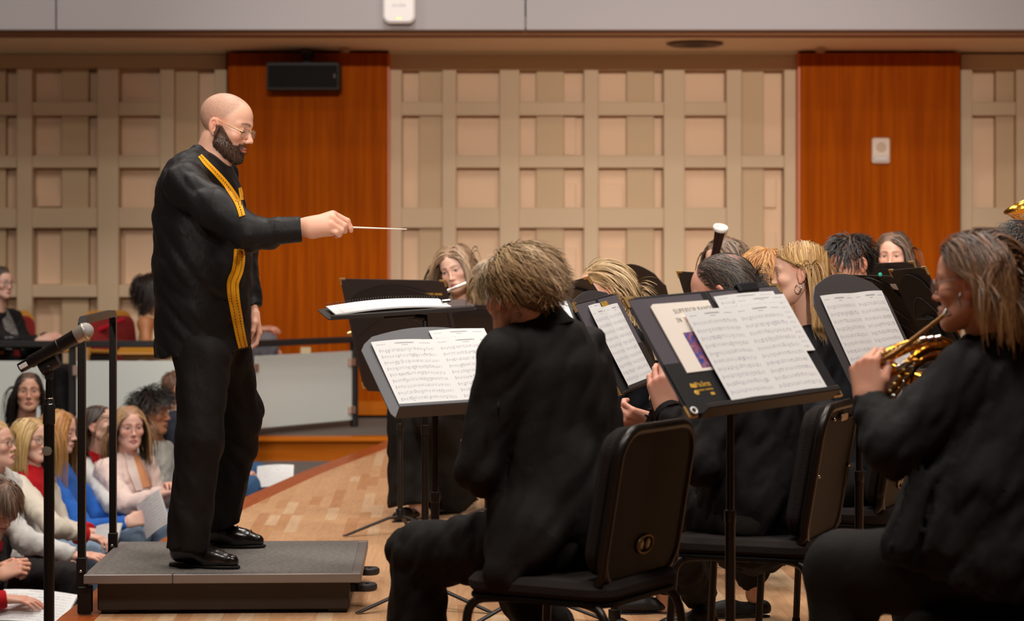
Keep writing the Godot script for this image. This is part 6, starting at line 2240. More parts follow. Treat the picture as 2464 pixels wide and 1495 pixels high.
	for k in 9:
		var c := P(1614 - k * 6.5, 884 + k * 15.0, 6.865)
		wpart(o, "key", MB.new().tube([c, c + Vector3(-0.012, 0.006, 0.02)], [0.0035, 0.0045], 7), M.silver)
	# blond player in navy
	var bl := {"c": P(1926, 661, 7.7), "f": Vector3(-0.93, -0.08, -0.22), "s": 0.92, "fem": true, "skin": "e3b39c", "scalp": "8a6236", "brow": "8a6a48", "lip": "c8786c"}
	o = seated("woman with straight long strawberry-blond hair and hoop earring, in navy top", bl,
		{"bf": Vector3(-0.9, 0, -0.4), "nb": P(1962, 800, 7.76), "hip": P(2038, 1180, 7.56), "sw": 0.15, "cr": 0.15, "wr_": 0.14, "cell": 0.014, "amp": 0.01,
		"el": P(1985, 1010, 7.42), "wl": P(1850, 960, 7.7), "er": P(1940, 1000, 8.0), "wr": P(1830, 930, 8.0), "kl": P(1740, 1185, 7.85), "al": P(1815, 1400, 8.0), "kr": P(1640, 1180, 8.1), "ar": P(1600, 1430, 8.1),
		"top": navy, "bot": suit_b, "shoes": mat(hex("121012"), 0.6), "flats": true, "ankles": true, "floor": 0.0, "flare": 1.25, "shoe_dir": Vector3(-0.97, 0, 0.15),
		"hair": {"n": 1700, "len": Vector2(0.24, 0.33), "r": 0.0019, "tuck": true, "mode": "part", "part": 0.0, "back": 0.28, "vol": 0.012, "lift": 0.03, "grav": 1.8, "wave": 0.004, "cols": ["8a6238", "ac8048", "c09a62", "9a7040", "cda974"], "tip": "d3ae78", "seed": 51, "segs": 12, "frizz": 0.2}})
	var ec := P(1921, 694, 7.615)
	wpart(o, "earring", MB.new().tube(ring_pts(ec, Vector3(0.8, 0, 0.6), Vector3.UP, 0.0125, 16), 0.0018, 6, false, 1.0, Vector3.ZERO, true), M.silver)
	# flute player
	var fh := {"c": P(1099, 650, 11.35), "f": Vector3(-0.33, -0.22, 0.92), "up": Vector3(-0.3, 0.95, 0.1), "s": 0.99, "fem": true, "skin": "e8bba6", "scalp": "7a5c44", "brow": "6a4e3c", "lip": "c4766c", "look": Vector2(-0.002, -0.001)}
	o = seated("woman with light brown wavy hair playing the flute behind the conductor's stand", fh,
		{"bf": Vector3(-0.5, 0, 0.86), "nb": P(1120, 742, 11.5), "hip": P(1100, 1000, 11.45), "sw": 0.15, "cr": 0.15, "wr_": 0.13, "kl": P(1045, 1010, 11.0), "kr": P(975, 1000, 11.1), "al": P(1090, 1195, 11.35), "ar": P(1000, 1215, 11.05), "el": P(1130, 880, 11.2), "wl": P(1030, 735, 11.0), "er": P(1010, 860, 11.6), "wr": P(930, 770, 11.0),
		"top": black, "bot": suit_b, "lr": 1.25, "flare": 2.1, "ankles": true, "shoes": lea, "flats": true, "floor": 0.0,
		"hair": {"n": 700, "len": Vector2(0.24, 0.31), "r": 0.0036, "mode": "part", "part": 0.004, "back": 0.15, "vol": 0.02, "lift": 0.12, "wave": 0.014, "wf": 1.2, "grav": 1.1, "cols": ["6e533e", "94755a", "b39678", "7d6049"], "under": "54402f", "tip": "b0926a", "seed": 61}})
	o = thing("flute", "long silver flute held by the woman with wavy hair", "flute", P(838, 804, 10.95))
	wpart(o, "tube", MB.new().tube([P(1120, 683, 11.16), P(1040, 716, 11.1), P(838, 804, 10.9)], 0.0105, 14), mat(hex("d8cfc6"), 0.25, 0.9))
	wpart(o, "foot_joint", MB.new().tube([P(858, 795, 10.915), P(836, 805, 10.895)], 0.0122, 14), mat(hex("d3a870"), 0.25, 0.9))
	wpart(o, "crown", MB.new().ball(P(1120, 683, 11.16), Vector3.ONE * 0.0112), M.silver)
	wpart(o, "lip_plate", MB.new().ball(P(1088, 694, 11.13), Vector3(0.022, 0.004, 0.012), Basis(Vector3.BACK, 0.4)), M.silver)
	# woman with the ponytail
	o = seated("woman with a blond ponytail in navy top behind the brown folder stand", {"c": P(1452, 706, 9.2), "f": Vector3(-0.93, -0.1, 0.1), "fem": true, "skin": "e3b39c", "scalp": "a8865c"},
		{"bf": Vector3(-0.9, 0, 0.2), "nb": P(1484, 786, 9.25), "hip": P(1500, 1040, 9.3), "sw": 0.16, "cr": 0.16, "wr_": 0.15, "top": navy, "bot": suit_b, "shoes": lea, "floor": 0.0, "fat": 1.1,
		"hair": {"n": 420, "len": Vector2(0.11, 0.18), "r": 0.0032, "mode": "tie", "tie": Vector3(0, -0.01, -0.14), "vol": 0.008, "lift": 0.03, "grav": 0.4, "wave": 0.004, "cols": ["a8865c", "c7a578", "dcc096", "8f6f48"], "seed": 71}})
	var pt := MB.new()
	var ptr := RandomNumberGenerator.new()
	ptr.seed = 8
	for k in 70:
		var s := P(1490, 712, 9.2) + Vector3(ptr.randf_range(-0.02, 0.02), ptr.randf_range(-0.02, 0.02), ptr.randf_range(-0.02, 0.02))
		pt.col = lin(["c7a578", "dcc096", "b08f62"][k % 3])
		pt.tube(smooth_path([s, s + Vector3(0.035, 0.01, 0.0), s + Vector3(0.05 + ptr.randf_range(-0.03, 0.03), -0.06, ptr.randf_range(-0.03, 0.03)), s + Vector3(0.03 + ptr.randf_range(-0.04, 0.05), -0.14 + ptr.randf_range(-0.03, 0.03), ptr.randf_range(-0.04, 0.04))], 3), [0.004, 0.004, 0.004, 0.004, 0.004, 0.004, 0.003, 0.003, 0.002, 0.001], 4)
	wpart(o, "ponytail", pt, vmat(0.42, "hair"), true)
	# bassoonist and the instrument's white ring
	seated("woman with straight brown hair under the bassoon's white ring", {"c": P(1748, 640, 10.0), "f": Vector3(-0.8, -0.15, 0.45), "fem": true, "skin": "e3b39c", "scalp": "5c483a"},
		{"bf": Vector3(-0.9, 0, 0.3), "top": black, "bot": suit_b, "shoes": lea, "floor": 0.0, "hair": {"n": 520, "len": Vector2(0.25, 0.33), "r": 0.0036, "mode": "part", "part": 0.02, "back": 0.3, "vol": 0.014, "lift": 0.08, "grav": 1.2, "cols": ["5f4c3e", "7d6654", "917c68", "4a3a2e"], "seed": 81}})
	var a := P(1722, 700, 9.75)
	var c := P(1734, 548, 9.75)
	o = thing("bassoon", "dark bassoon rising behind the brown hair, with a white bell ring", "bassoon", Vector3(a.x, 0.35, a.z))
	var up := (c - a + Vector3(0.02, 0, 0.12)).normalized()
	var bx := up.cross(Vector3.BACK).normalized()
	var bt := Transform3D(Basis(bx, up, bx.cross(up)), c)
	wpart(o, "joint", MB.new().tube([c - up * 0.85, c - up * 0.1, c - up * 0.012], [0.02, 0.019, 0.024], 16), mat(hex("2a1714"), 0.3))
	wpart(o, "bell_ring", MB.new().lathe(bt, [Vector2(0.024, -0.018), Vector2(0.033, -0.012), Vector2(0.035, 0.0), Vector2(0.031, 0.008), Vector2(0.019, 0.006), Vector2(0.016, -0.01)], 28), mat(hex("efe9e2"), 0.4))
	# curly strawberry-blond head behind
	seated("player with curly strawberry-blond hair between thinning-haired man and blond woman", {"c": P(1836, 676, 8.8), "f": Vector3(-0.8, -0.15, -0.5), "fem": true, "skin": "e0ac92", "scalp": "a06a38"},
		{"bf": Vector3(-0.9, 0, -0.2), "top": black, "bot": suit_b, "shoes": lea, "floor": 0.0, "hair": {"n": 650, "len": Vector2(0.16, 0.24), "r": 0.0028, "mode": "crown", "vol": 0.014, "lift": 0.2, "wave": 0.014, "wf": 2.4, "grav": 0.9, "cols": ["a8692f", "c78a48", "dba765", "8f5626"], "seed": 91}})
	# dark short hair, brown hair, dark curls at the edge
	seated("player with short black hair right of the blond woman", {"c": P(2046, 640, 9.6), "f": Vector3(-0.8, -0.35, 0.35), "skin": "c98f74", "scalp": "15110f"},
		{"bf": Vector3(-0.9, 0, 0.2), "top": black, "bot": suit_b, "shoes": lea, "floor": 0.0, "hair": {"n": 520, "len": Vector2(0.05, 0.085), "r": 0.0034, "mode": "crown", "vol": 0.012, "lift": 0.55, "grav": 0.5, "wave": 0.006, "cols": ["14100f", "221c1a", "1a1513"], "seed": 101, "fringe": true}})
	seated("brown-haired woman at the back before the right wood pier", {"c": P(2150, 617, 11.6), "f": Vector3(-0.35, -0.12, 0.93), "fem": true, "skin": "e3b09a", "scalp": "4c372a", "brow": "4a362a"},
		{"bf": Vector3(-0.6, 0, 0.8), "top": black, "bot": suit_b, "shoes": lea, "flats": true, "ankles": true, "floor": 0.0, "hair": {"n": 480, "len": Vector2(0.26, 0.34), "r": 0.0038, "mode": "part", "part": -0.015, "back": 0.1, "vol": 0.014, "lift": 0.08, "grav": 1.2, "cols": ["4c382b", "634a39", "755a46", "3e2d22"], "seed": 111}})
	seated("player with dark curly hair at the right edge behind the horn player", {"c": P(2484, 620, 8.6), "f": Vector3(-0.9, -0.1, -0.2), "skin": "c08a70", "scalp": "1d1614"},
		{"top": black, "bot": suit_b, "shoes": lea, "floor": 0.0, "hair": {"n": 500, "len": Vector2(0.08, 0.12), "r": 0.0032, "mode": "crown", "vol": 0.03, "lift": 0.7, "grav": 0.4, "wave": 0.014, "wf": 2.2, "cols": ["1a1412", "2a201c", "352a25"], "seed": 121, "fringe": true}})
	# two brass bells at the back
	bell("brass bell of a horn in front of the right wood pier", P(2064, 590, 10.2), Vector3(-0.5, 0.85, 0.15), 0.075, 0.0)
	bell("brass bell at the right edge above the horn player's hair", P(2462, 494, 9.5), Vector3(-0.42, 0.9, 0.1), 0.09, 0.0)

func bell(label: String, c: Vector3, axis: Vector3, r: float, _q: float) -> void:
	var o := thing("brass_bell", label, "brass horn", c)
	var y := axis.normalized()
	var x := y.cross(Vector3.BACK).normalized()
	var t := Transform3D(Basis(x, y, x.cross(y)), Vector3.ZERO)
	part(o, "flare", MB.new().lathe(t, [Vector2(0.018, -0.26), Vector2(0.024, -0.18), Vector2(0.034, -0.11), Vector2(r * 0.62, -0.045), Vector2(r * 0.85, -0.012), Vector2(r, 0.0), Vector2(r * 0.99, 0.004), Vector2(r * 0.82, -0.008), Vector2(r * 0.58, -0.042), Vector2(0.03, -0.11), Vector2(0.015, -0.2)], 32).mesh(), M.brass)
	var w := y * -0.26
	part(o, "tubing", MB.new().tube(bez(w, w - y * 0.2, w + Vector3(0.2, -0.25, 0), w + Vector3(0.16, -0.05, 0.0), 12), 0.017, 12).mesh(), M.brass)

func horn() -> void:
	var o := thing("french_horn", "brass french horn in the hands of the woman in black blouse", "french horn", P(2160, 900, 5.3))
	var br := mat(hex("d9962e"), 0.16, 1.0)
	wpart(o, "lead_pipe", MB.new().tube(smooth_path([P(2276, 756, 5.14), P(2225, 796, 5.16), P(2165, 842, 5.18), P(2120, 868, 5.19), P(2100, 870, 5.2)], 6), [0.0045, 0.005, 0.005, 0.0052, 0.0052, 0.0054, 0.0054, 0.0056, 0.0058, 0.006, 0.006, 0.006, 0.0062, 0.0064, 0.0064, 0.0066, 0.0066, 0.0068, 0.007, 0.007, 0.007, 0.007, 0.007, 0.007, 0.007], 10), mat(hex("b98a58"), 0.25, 0.95))
	wpart(o, "mouthpiece", MB.new().tube([P(2284, 750, 5.135), P(2272, 760, 5.14)], [0.012, 0.005], 12), M.silver)
	for q in [[[[2098, 874, 5.21], [2112, 856, 5.22], [2160, 834, 5.24], [2215, 818, 5.27], [2262, 816, 5.3], [2300, 835, 5.33]], 0.0075], [[[2105, 888, 5.22], [2135, 868, 5.22], [2180, 846, 5.25], [2225, 828, 5.28], [2280, 828, 5.31]], 0.0065],
			[[[2172, 912, 5.24], [2182, 880, 5.22], [2210, 852, 5.22], [2245, 838, 5.25], [2300, 840, 5.3]], 0.0095], [[[2188, 918, 5.26], [2198, 890, 5.24], [2225, 866, 5.24], [2270, 856, 5.27]], 0.008], [[[2112, 962, 5.24], [2140, 930, 5.22], [2165, 900, 5.21], [2185, 868, 5.22]], 0.008], [[[2122, 972, 5.26], [2150, 948, 5.23], [2178, 915, 5.23], [2200, 880, 5.25]], 0.0075], [[[2135, 958, 5.2], [2152, 935, 5.19], [2168, 912, 5.19]], 0.006]]:
		var ps := []
		for p in q[0]: ps.append(P(p[0], p[1], p[2]))
		wpart(o, "coil", MB.new().tube(smooth_path(ps, 6), q[1], 12), br)
	for k in 6:
		var c := P(2170 - k * 11.0, 884 + k * 17.0, 5.2)
		var ax := Vector3(0.75, 0.55, 0.2).normalized()
		wpart(o, "valve", MB.new().tube([c - ax * 0.014, c - ax * 0.012, c + ax * 0.012, c + ax * 0.016], [0.006, 0.0125, 0.0125, 0.005], 14), [M.silver, br, M.silver][k % 3])
		wpart(o, "valve_cap", MB.new().ball(c + ax * 0.017 + Vector3(0, 0, 0.004), Vector3.ONE * 0.007), M.gold)
		wpart(o, "slide", MB.new().tube(bez(c + Vector3(0.012, 0.006, 0.006), c + Vector3(0.04, 0.03, 0.01), c + Vector3(0.045, 0.012, 0.012), c + Vector3(0.014, -0.01, 0.008), 8), 0.0042, 8), [br, M.silver][k % 2])
	for k in 10:
		var c := P(2112 + k * 11.0, 856 - k * 3.6, 5.19)
		wpart(o, "brace", MB.new().ball(c, Vector3(0.0055, 0.007, 0.006)), M.gold)
	for k in 4:
		wpart(o, "ferrule", MB.new().tube([P(2195 + k * 18.0, 824 - k * 2.0, 5.235 + k * 0.008), P(2207 + k * 18.0, 821 - k * 2.0, 5.24 + k * 0.008)], 0.0095, 12), M.silver)
	var y := Vector3(0.75, -0.35, 0.1).normalized()
	var x := y.cross(Vector3.BACK).normalized()
	wpart(o, "bell", MB.new().lathe(Transform3D(Basis(x, y, x.cross(y)), P(2360, 985, 5.62)), [Vector2(0.012, -0.3), Vector2(0.02, -0.2), Vector2(0.035, -0.11), Vector2(0.07, -0.05), Vector2(0.11, -0.015), Vector2(0.15, 0.0), Vector2(0.11, -0.013), Vector2(0.068, -0.046), Vector2(0.033, -0.11)], 32), br)

# ------------------------------------------------------------------ the audience
func seat(at: Vector3, f: Vector3, label: String, group := "") -> void:
	var o := thing("theatre_seat", label, "theatre seat", at, group)
	o.basis = face_to(f)
	var red := cloth(hex("8c2a28"), 0.9, 0.3, 60)
	var wood := mat(hex("c58a3a"), 0.4)
	var bt := Transform3D(Basis(Vector3.RIGHT, -0.16), Vector3(0, 0.66, -0.24))
	part(o, "back_cushion", MB.new().prism(bt, rrect(0.46, 0.5, 0.08), 0.06, 0.02).mesh(), red)
	part(o, "back_panel", MB.new().prism(bt * Transform3D(Basis(), Vector3(0, 0.02, -0.022)), rrect(0.5, 0.56, 0.09), 0.02, 0.005).mesh(), wood)
	part(o, "seat_cushion", MB.new().prism(Transform3D(Basis(Vector3.RIGHT, Vector3.BACK, Vector3.DOWN), Vector3(0, 0.45, 0.02)), rrect(0.46, 0.46, 0.08), 0.09, 0.03).mesh(), red)
	for s in [-0.28, 0.28]:
		part(o, "armrest", MB.new().prism(Transform3D(Basis(Vector3.RIGHT, Vector3.BACK, Vector3.DOWN), Vector3(s, 0.655, 0.03)), rrect(0.06, 0.4, 0.028, 4), 0.032, 0.008).mesh(), wood)
		part(o, "arm_post", MB.new().box(Transform3D(Basis(), Vector3(s, 0.31, -0.02)), Vector3(0.04, 0.62, 0.3), 0.01).mesh(), mat(hex("2c2624"), 0.6))

func booklet(label: String, c: Vector3, x: Vector3, y: Vector3, w: float, h: float, th := 0.004) -> void:
	var t := Transform3D(Basis(x.normalized(), (y - x.normalized() * y.dot(x.normalized())).normalized(), Vector3.ZERO), c)
	t.basis.z = t.basis.x.cross(t.basis.y)
	var o := thing("booklet", label, "booklet", c)
	var rows := []
	for j in 5:
		var row := []
		for i in 7:
			var u := i / 6.0
			row.append(t * Vector3((u - 0.5) * w, (0.5 - j / 4.0) * h, 0.012 * sin(PI * u)))
		rows.append(row)
	wpart(o, "page", MB.new().sheet(rows, th), page_mat(int(w * 1000) % 5))
	var r2 := []
	for row in rows:
		var q := []
		for p in row: q.append(p - t.basis.z * (th + 0.001))
		r2.append(q)
	wpart(o, "cover", MB.new().sheet(r2, 0.0012), mat(hex("d8d6d6"), 0.7))

func audience() -> void:
	var jeans := cloth(hex("7d93ab"), 0.9, 0.1, 80, false, 0.5)
	var jeans_d := cloth(hex("3f5f86"), 0.9, 0.1, 80, false, 0.5)
	var dark := cloth(hex("2a2627"), 0.9, 0.15, 80, false, 0.5)
	var redc := cloth(hex("b3151f"), 0.85, 0.2, 80, false, 0.4)
	var creamc := cloth(hex("d8cfc0"), 0.85, 0.2, 80, false, 0.5)
	var white := cloth(hex("d5d3d0"), 0.9, 0.2, 80, false, 0.7)
	var shoes := mat(hex("e6e2de"), 0.7)
	var R := Vector3(1, 0, 0.22)
	var people_seats := []
	# nearest: bowed head, clasped hands
	var o := seated("brown-haired youth in red collar bowing the head, hands clasped", {"c": P(4, 1218, 10.90), "f": Vector3(0.45, -0.62, 0.5), "skin": "d9a48c", "scalp": "4a3426", "brow": "3a2a20", "eyes": "down"},
		{"bf": R, "nb": P(-32, 1300, 10.90), "hip": P(-75, 1480, 10.90), "kl": P(90, 1462, 11.10), "kr": P(85, 1478, 10.65), "wl": P(-4, 1372, 10.75), "wr": P(2, 1384, 10.60), "hd_l": Vector3(0.9, 0.35, 0.1), "hd_r": Vector3(0.9, 0.4, -0.1), "hb_l": Vector3(-0.1, 0.8, -0.6), "hb_r": Vector3(-0.2, 0.5, 0.9), "curl_l": 0.7, "curl_r": 0.7, "hand_s": 1.1,
		"top": dark, "top_name": "sweater", "bot": dark, "collar": redc, "hair": {"n": 420, "len": Vector2(0.06, 0.1), "r": 0.0034, "mode": "crown", "vol": 0.012, "lift": 0.12, "grav": 0.8, "fringe": true, "cols": ["4a3324", "634631", "3a281d", "7c5a3e"], "seed": 201}})
	# white sweatshirt
	var h := {"c": P(-14, 1074, 11.40), "f": Vector3(0.95, 0.12, 0.1), "fem": true, "s": 1.02, "skin": "e0b09c", "scalp": "b08a56", "brow": "8a6a4a", "lip": "c27a70"}
	o = seated("person with glasses in white sweatshirt looking up at the far left", h,
		{"bf": R, "nb": P(-14, 1150, 11.5), "hip": P(-20, 1375, 11.45), "kl": P(172, 1368, 11.75), "kr": P(168, 1392, 11.3), "wl": P(150, 1345, 11.6), "wr": P(178, 1338, 11.1), "er": P(60, 1300, 11.05), "hd_r": Vector3(1, 0.02, 0), "hb_r": Vector3(0, 1, 0.2), "curl_r": 0.15, "fat": 1.25, "cr": 0.2, "wr_": 0.2, "sw": 0.17,
		"top": white, "top_name": "sweatshirt", "bot": dark, "lr": 1.1, "hair": {"n": 360, "len": Vector2(0.1, 0.16), "r": 0.0036, "mode": "tie", "vol": 0.008, "lift": 0.02, "grav": 0.4, "cols": ["b08a56", "caa26a", "8f6c42"], "seed": 211}})
	add_glasses(o, h, mat(hex("7a6c66"), 0.3, 0.8), true, 0.024, 0.02)
	# blonde in red letter jacket
	h = {"c": P(74, 1062, 11.95), "f": Vector3(0.86, 0.02, 0.5), "fem": true, "skin": "e6b8a4", "scalp": "b5925e", "brow": "a08058", "lip": "cf8078"}
	o = seated("blond girl with glasses in red and cream letter jacket", h,
		{"bf": R, "nb": P(74, 1138, 11.95), "hip": P(58, 1325, 11.9), "wr": P(205, 1290, 11.55), "wl": P(215, 1280, 11.95), "er": P(130, 1270, 11.4), "kl": P(240, 1318, 12.1), "kr": P(236, 1335, 11.7), "fat": 1.15, "cr": 0.175, "wr_": 0.17, "hd_r": Vector3(1, -0.15, 0.1), "curl_r": 0.4,
		"top": redc, "top_name": "jacket", "sleeve": creamc, "cuff": redc, "bot": jeans, "collar": redc,
		"hair": {"n": 700, "len": Vector2(0.28, 0.37), "r": 0.0034, "mode": "part", "part": 0.0, "back": 0.1, "vol": 0.014, "lift": 0.06, "grav": 1.2, "wave": 0.008, "cols": ["a8844e", "c9a468", "e0c38c", "b8935c"], "tip": "d8b87c", "seed": 221}})
	add_glasses(o, h, mat(hex("4a4046"), 0.35, 0.5), true, 0.025, 0.021)
	patch(o, P(86, 1230, 11.73), ["MC", "", ""])
	# strawberry blond in blue hoodie
	var blue := cloth(hex("2c62b8"), 0.9, 0.25, 80, false, 0.7)
	o = seated("girl with long strawberry-blond hair in blue hoodie holding a booklet", {"c": P(140, 1040, 12.50), "f": Vector3(0.97, -0.12, 0.12), "fem": true, "skin": "e8bcaa", "scalp": "a0703c", "brow": "9a7048", "lip": "cc8078", "eyes": "down"},
		{"bf": R, "nb": P(128, 1120, 12.55), "hip": P(150, 1300, 12.50), "wr": P(306, 1258, 12.15), "wl": P(304, 1225, 12.65), "er": P(205, 1275, 12.15), "el": P(230, 1240, 12.70), "kl": P(330, 1285, 12.70), "kr": P(330, 1300, 12.25), "fat": 1.2, "hd_r": Vector3(1, 0.3, 0.0), "hb_r": Vector3(-0.1, 0.3, 1), "curl_r": 0.55, "hd_l": Vector3(1, 0.2, 0.2), "hb_l": Vector3(0, 1, 0.3), "curl_l": 0.6, "hand_s": 1.05,
		"top": blue, "top_name": "hoodie", "bot": jeans, "collar": blue,
		"hair": {"n": 800, "len": Vector2(0.4, 0.52), "r": 0.0034, "mode": "part", "part": 0.0, "back": 0.12, "vol": 0.016, "lift": 0.05, "grav": 1.2, "wave": 0.006, "cols": ["a0662e", "c08546", "d8a868", "b07638"], "tip": "dcb478", "seed": 231, "segs": 12}})
	booklet("open white booklet held by the girl in blue hoodie", P(368, 1238, 12.10), P(408, 1210, 12.00) - P(338, 1262, 12.15), P(350, 1195, 12.15) - P(385, 1285, 12.05), 0.21, 0.2)
	booklet("white programme on the lap before the blue hoodie", P(255, 1292, 11.70), P(312, 1305, 11.60) - P(212, 1316, 11.80), P(262, 1255, 11.70) - P(250, 1330, 11.60), 0.2, 0.14)
	# dark hair, red letter jacket
	o = seated("dark-haired girl in red letter jacket with white stripes looking up", {"c": P(238, 1026, 13.10), "f": Vector3(0.93, 0.22, 0.12), "fem": true, "skin": "e3b6a2", "scalp": "2c201c", "brow": "2c201c", "lip": "c47a72"},
		{"bf": R, "nb": P(226, 1096, 13.15), "hip": P(220, 1270, 13.10), "wr": P(322, 1222, 12.80), "wl": P(330, 1220, 13.20), "er": P(270, 1215, 12.65), "fat": 1.12, "top": redc, "top_name": "jacket", "sleeve": white, "cuff": redc, "bot": jeans_d, "collar": redc,
		"hair": {"n": 620, "len": Vector2(0.26, 0.33), "r": 0.0036, "mode": "part", "back": 0.35, "vol": 0.01, "lift": 0.05, "grav": 1.2, "tuck": true, "cols": ["2a1f1b", "3c2d27", "4e3a30", "221916"], "seed": 241}})
	patch(o, P(248, 1150, 12.92), ["HC", "", ""])
	wpart(o, "collar_stripe", on_top([[186, 1102, 186, 1108], [200, 1096, 200, 1102], [216, 1100, 214, 1106], [232, 1116, 230, 1122], [246, 1132, 243, 1138]], 12.95), white)
	wpart(o, "collar_stripe", on_top([[184, 1116, 184, 1121], [200, 1110, 200, 1115], [214, 1114, 212, 1119], [228, 1130, 226, 1135], [240, 1146, 238, 1151]], 12.95), white)
	# pink jacket
	var pink := cloth(hex("ecd3cb"), 0.95, 0.3, 80, false, 0.7)
	var pe := func(b: Body):
		b.chain([P(292, 1100, 13.30), P(330, 1160, 13.32), P(345, 1190, 13.32)], [0.03, 0.03, 0.02], 0.03)
	o = seated("girl in pale pink jacket over orange top looking towards the camera", {"c": P(311, 1032, 12.9), "f": Vector3(0.42, -0.02, 0.9), "fem": true, "s": 1.04, "skin": "e8b6a4", "scalp": "9a7250", "brow": "8a6448", "lip": "cf7f78", "look": Vector2(0.001, 0.0)},
		{"bf": Vector3(0.85, 0, 0.6), "nb": P(303, 1104, 12.95), "hip": P(300, 1260, 12.9), "wr": P(392, 1190, 12.55), "wl": P(402, 1180, 12.9), "fat": 1.15, "top": pink, "top_name": "jacket", "cuff": pink, "collar": cloth(hex("f3e4dd"), 0.95, 0.3, 80), "bot": jeans, "top_extra": pe,
		"hair": {"n": 560, "len": Vector2(0.24, 0.32), "r": 0.0034, "mode": "part", "back": 0.15, "vol": 0.009, "lift": 0.04, "grav": 1.2, "wave": 0.008, "cols": ["8f6a48", "b08a62", "c9a47a", "7a5a3e"], "seed": 251}})
	wpart(o, "lapel", on_top([[298, 1092, 316, 1097], [302, 1112, 322, 1116], [308, 1136, 328, 1140], [316, 1160, 334, 1160], [324, 1182, 340, 1180]], 13.4, 0.014), cloth(hex("f1ded6"), 0.95, 0.3, 80))
	wpart(o, "lapel", on_top([[336, 1094, 350, 1090], [344, 1112, 358, 1108], [350, 1132, 364, 1128], [358, 1152, 370, 1148], [364, 1172, 374, 1168]], 13.4, 0.014), cloth(hex("f1ded6"), 0.95, 0.3, 80))
	wpart(o, "orange_top", on_top([[316, 1098, 332, 1098], [319, 1115, 338, 1113], [323, 1135, 346, 1132], [330, 1155, 355, 1150], [336, 1176, 362, 1170]], 13.4), cloth(hex("f0a878"), 0.9, 0.2, 80))
	# grey hoodie
	var grey := cloth(hex("b5b2ac"), 0.95, 0.25, 80, false, 0.8)
	o = seated("boy with thick curly black hair in light grey hoodie", {"c": P(366, 996, 14.10), "f": Vector3(0.93, -0.02, 0.28), "s": 1.1, "skin": "b97f60", "scalp": "171312", "brow": "1a1513", "lip": "a8645a", "brow_w": 1.3, "eyes": "down"},
		{"bf": R, "nb": P(372, 1076, 14.15), "hip": P(375, 1235, 14.10), "fat": 1.3, "cr": 0.19, "wr_": 0.18, "sw": 0.18, "top": grey, "top_name": "hoodie", "bot": dark, "collar": grey,
		"hair": {"n": 620, "len": Vector2(0.07, 0.11), "r": 0.0042, "mode": "crown", "vol": 0.03, "lift": 0.6, "grav": 0.35, "wave": 0.014, "wf": 1.6, "nape": 0.3, "cols": ["171312", "241d1a", "1f1917", "342b27"], "seed": 261, "fringe": true}})
	# behind the conductor
	o = seated("brown-haired boy in navy top half hidden behind the conductor's leg", {"c": P(428, 938, 15.00), "f": Vector3(0.93, 0, -0.25), "skin": "dca890", "scalp": "5c4030"},
		{"bf": R, "nb": P(430, 1000, 15.00), "hip": P(430, 1140, 15.00), "top": cloth(hex("2f3340"), 0.9, 0.2, 80, false, 0.6), "bot": dark, "hair": {"n": 300, "len": Vector2(0.03, 0.05), "r": 0.0036, "mode": "crown", "vol": 0.006, "lift": 0.3, "grav": 0.5, "cols": ["5c4030", "74543e", "4a3326"], "seed": 271, "fringe": true}})
	o = seated("person in jeans hidden behind the conductor with a white card on the lap", {"c": P(500, 1000, 14.10), "f": Vector3(0.9, -0.2, 0.3), "fem": true, "skin": "e0b09c", "scalp": "4a3426"},
		{"bf": R, "nb": P(495, 1078, 14.10), "hip": P(500, 1185, 14.10), "kl": P(615, 1140, 14.60), "kr": P(600, 1172, 14.00), "wr": P(566, 1155, 14.00), "wl": P(575, 1150, 14.40), "top": dark, "bot": jeans_d, "hair": {"n": 200, "len": Vector2(0.2, 0.3), "r": 0.004, "mode": "part", "vol": 0.012, "cols": ["4a3426", "5f4634"], "seed": 275}})
	booklet("white card with faint red print lying on the jeans behind the conductor", P(662, 1147, 14.20), Vector3(1, 0.04, 0), Vector3(0.04, 0.75, -0.65), 0.235, 0.17)
	# row behind at the left
	seated("girl with long black hair in olive jacket facing the camera at the left", {"c": P(69, 946, 14.20), "f": Vector3(0.22, 0.05, 0.97), "fem": true, "s": 1.05, "skin": "d3a088", "scalp": "1a1412", "brow": "1f1714", "lip": "b87268", "brow_w": 1.2},
		{"bf": Vector3(0.5, 0, 0.85), "nb": P(60, 1022, 14.25), "hip": P(45, 1180, 14.30), "top": cloth(hex("6b5c4c"), 0.9, 0.2, 80, false, 0.6), "top_name": "jacket", "bot": dark, "fat": 1.2,
		"hair": {"n": 620, "len": Vector2(0.3, 0.38), "r": 0.0038, "mode": "part", "part": 0.006, "back": 0.08, "vol": 0.006, "lift": 0.02, "grav": 1.6, "cols": ["1a1412", "2a211e", "241b18", "3a2e28"], "seed": 281}})
	# youth at the bottom edge with a booklet on the knees
	seated("youth at the bottom left edge in light jeans with a red cuff", {"c": P(-190, 1240, 10.4), "f": Vector3(0.9, -0.3, 0.2), "skin": "dba690", "scalp": "3a2a20"},
		{"bf": R, "wr": P(16, 1442, 10.3), "er": P(-80, 1455, 10.25), "wl": P(-20, 1452, 10.7), "kl": P(90, 1500, 10.7), "kr": P(70, 1540, 10.25), "hip": P(-170, 1560, 10.4), "hd_r": Vector3(1, -0.05, 0), "hb_r": Vector3(0, 1, 0.2), "curl_r": 0.2, "top": creamc, "cuff": redc, "bot": jeans, "lr": 1.05, "hair": {"n": 200, "len": Vector2(0.05, 0.08), "r": 0.004, "mode": "crown", "vol": 0.01, "cols": ["3a2a20", "4a3629"], "seed": 291}})
	booklet("open white booklet on the knees at the bottom left edge", P(78, 1464, 10.35), Vector3(1, -0.06, 0.1), Vector3(0.06, 0.42, -0.9), 0.36, 0.26, 0.008)
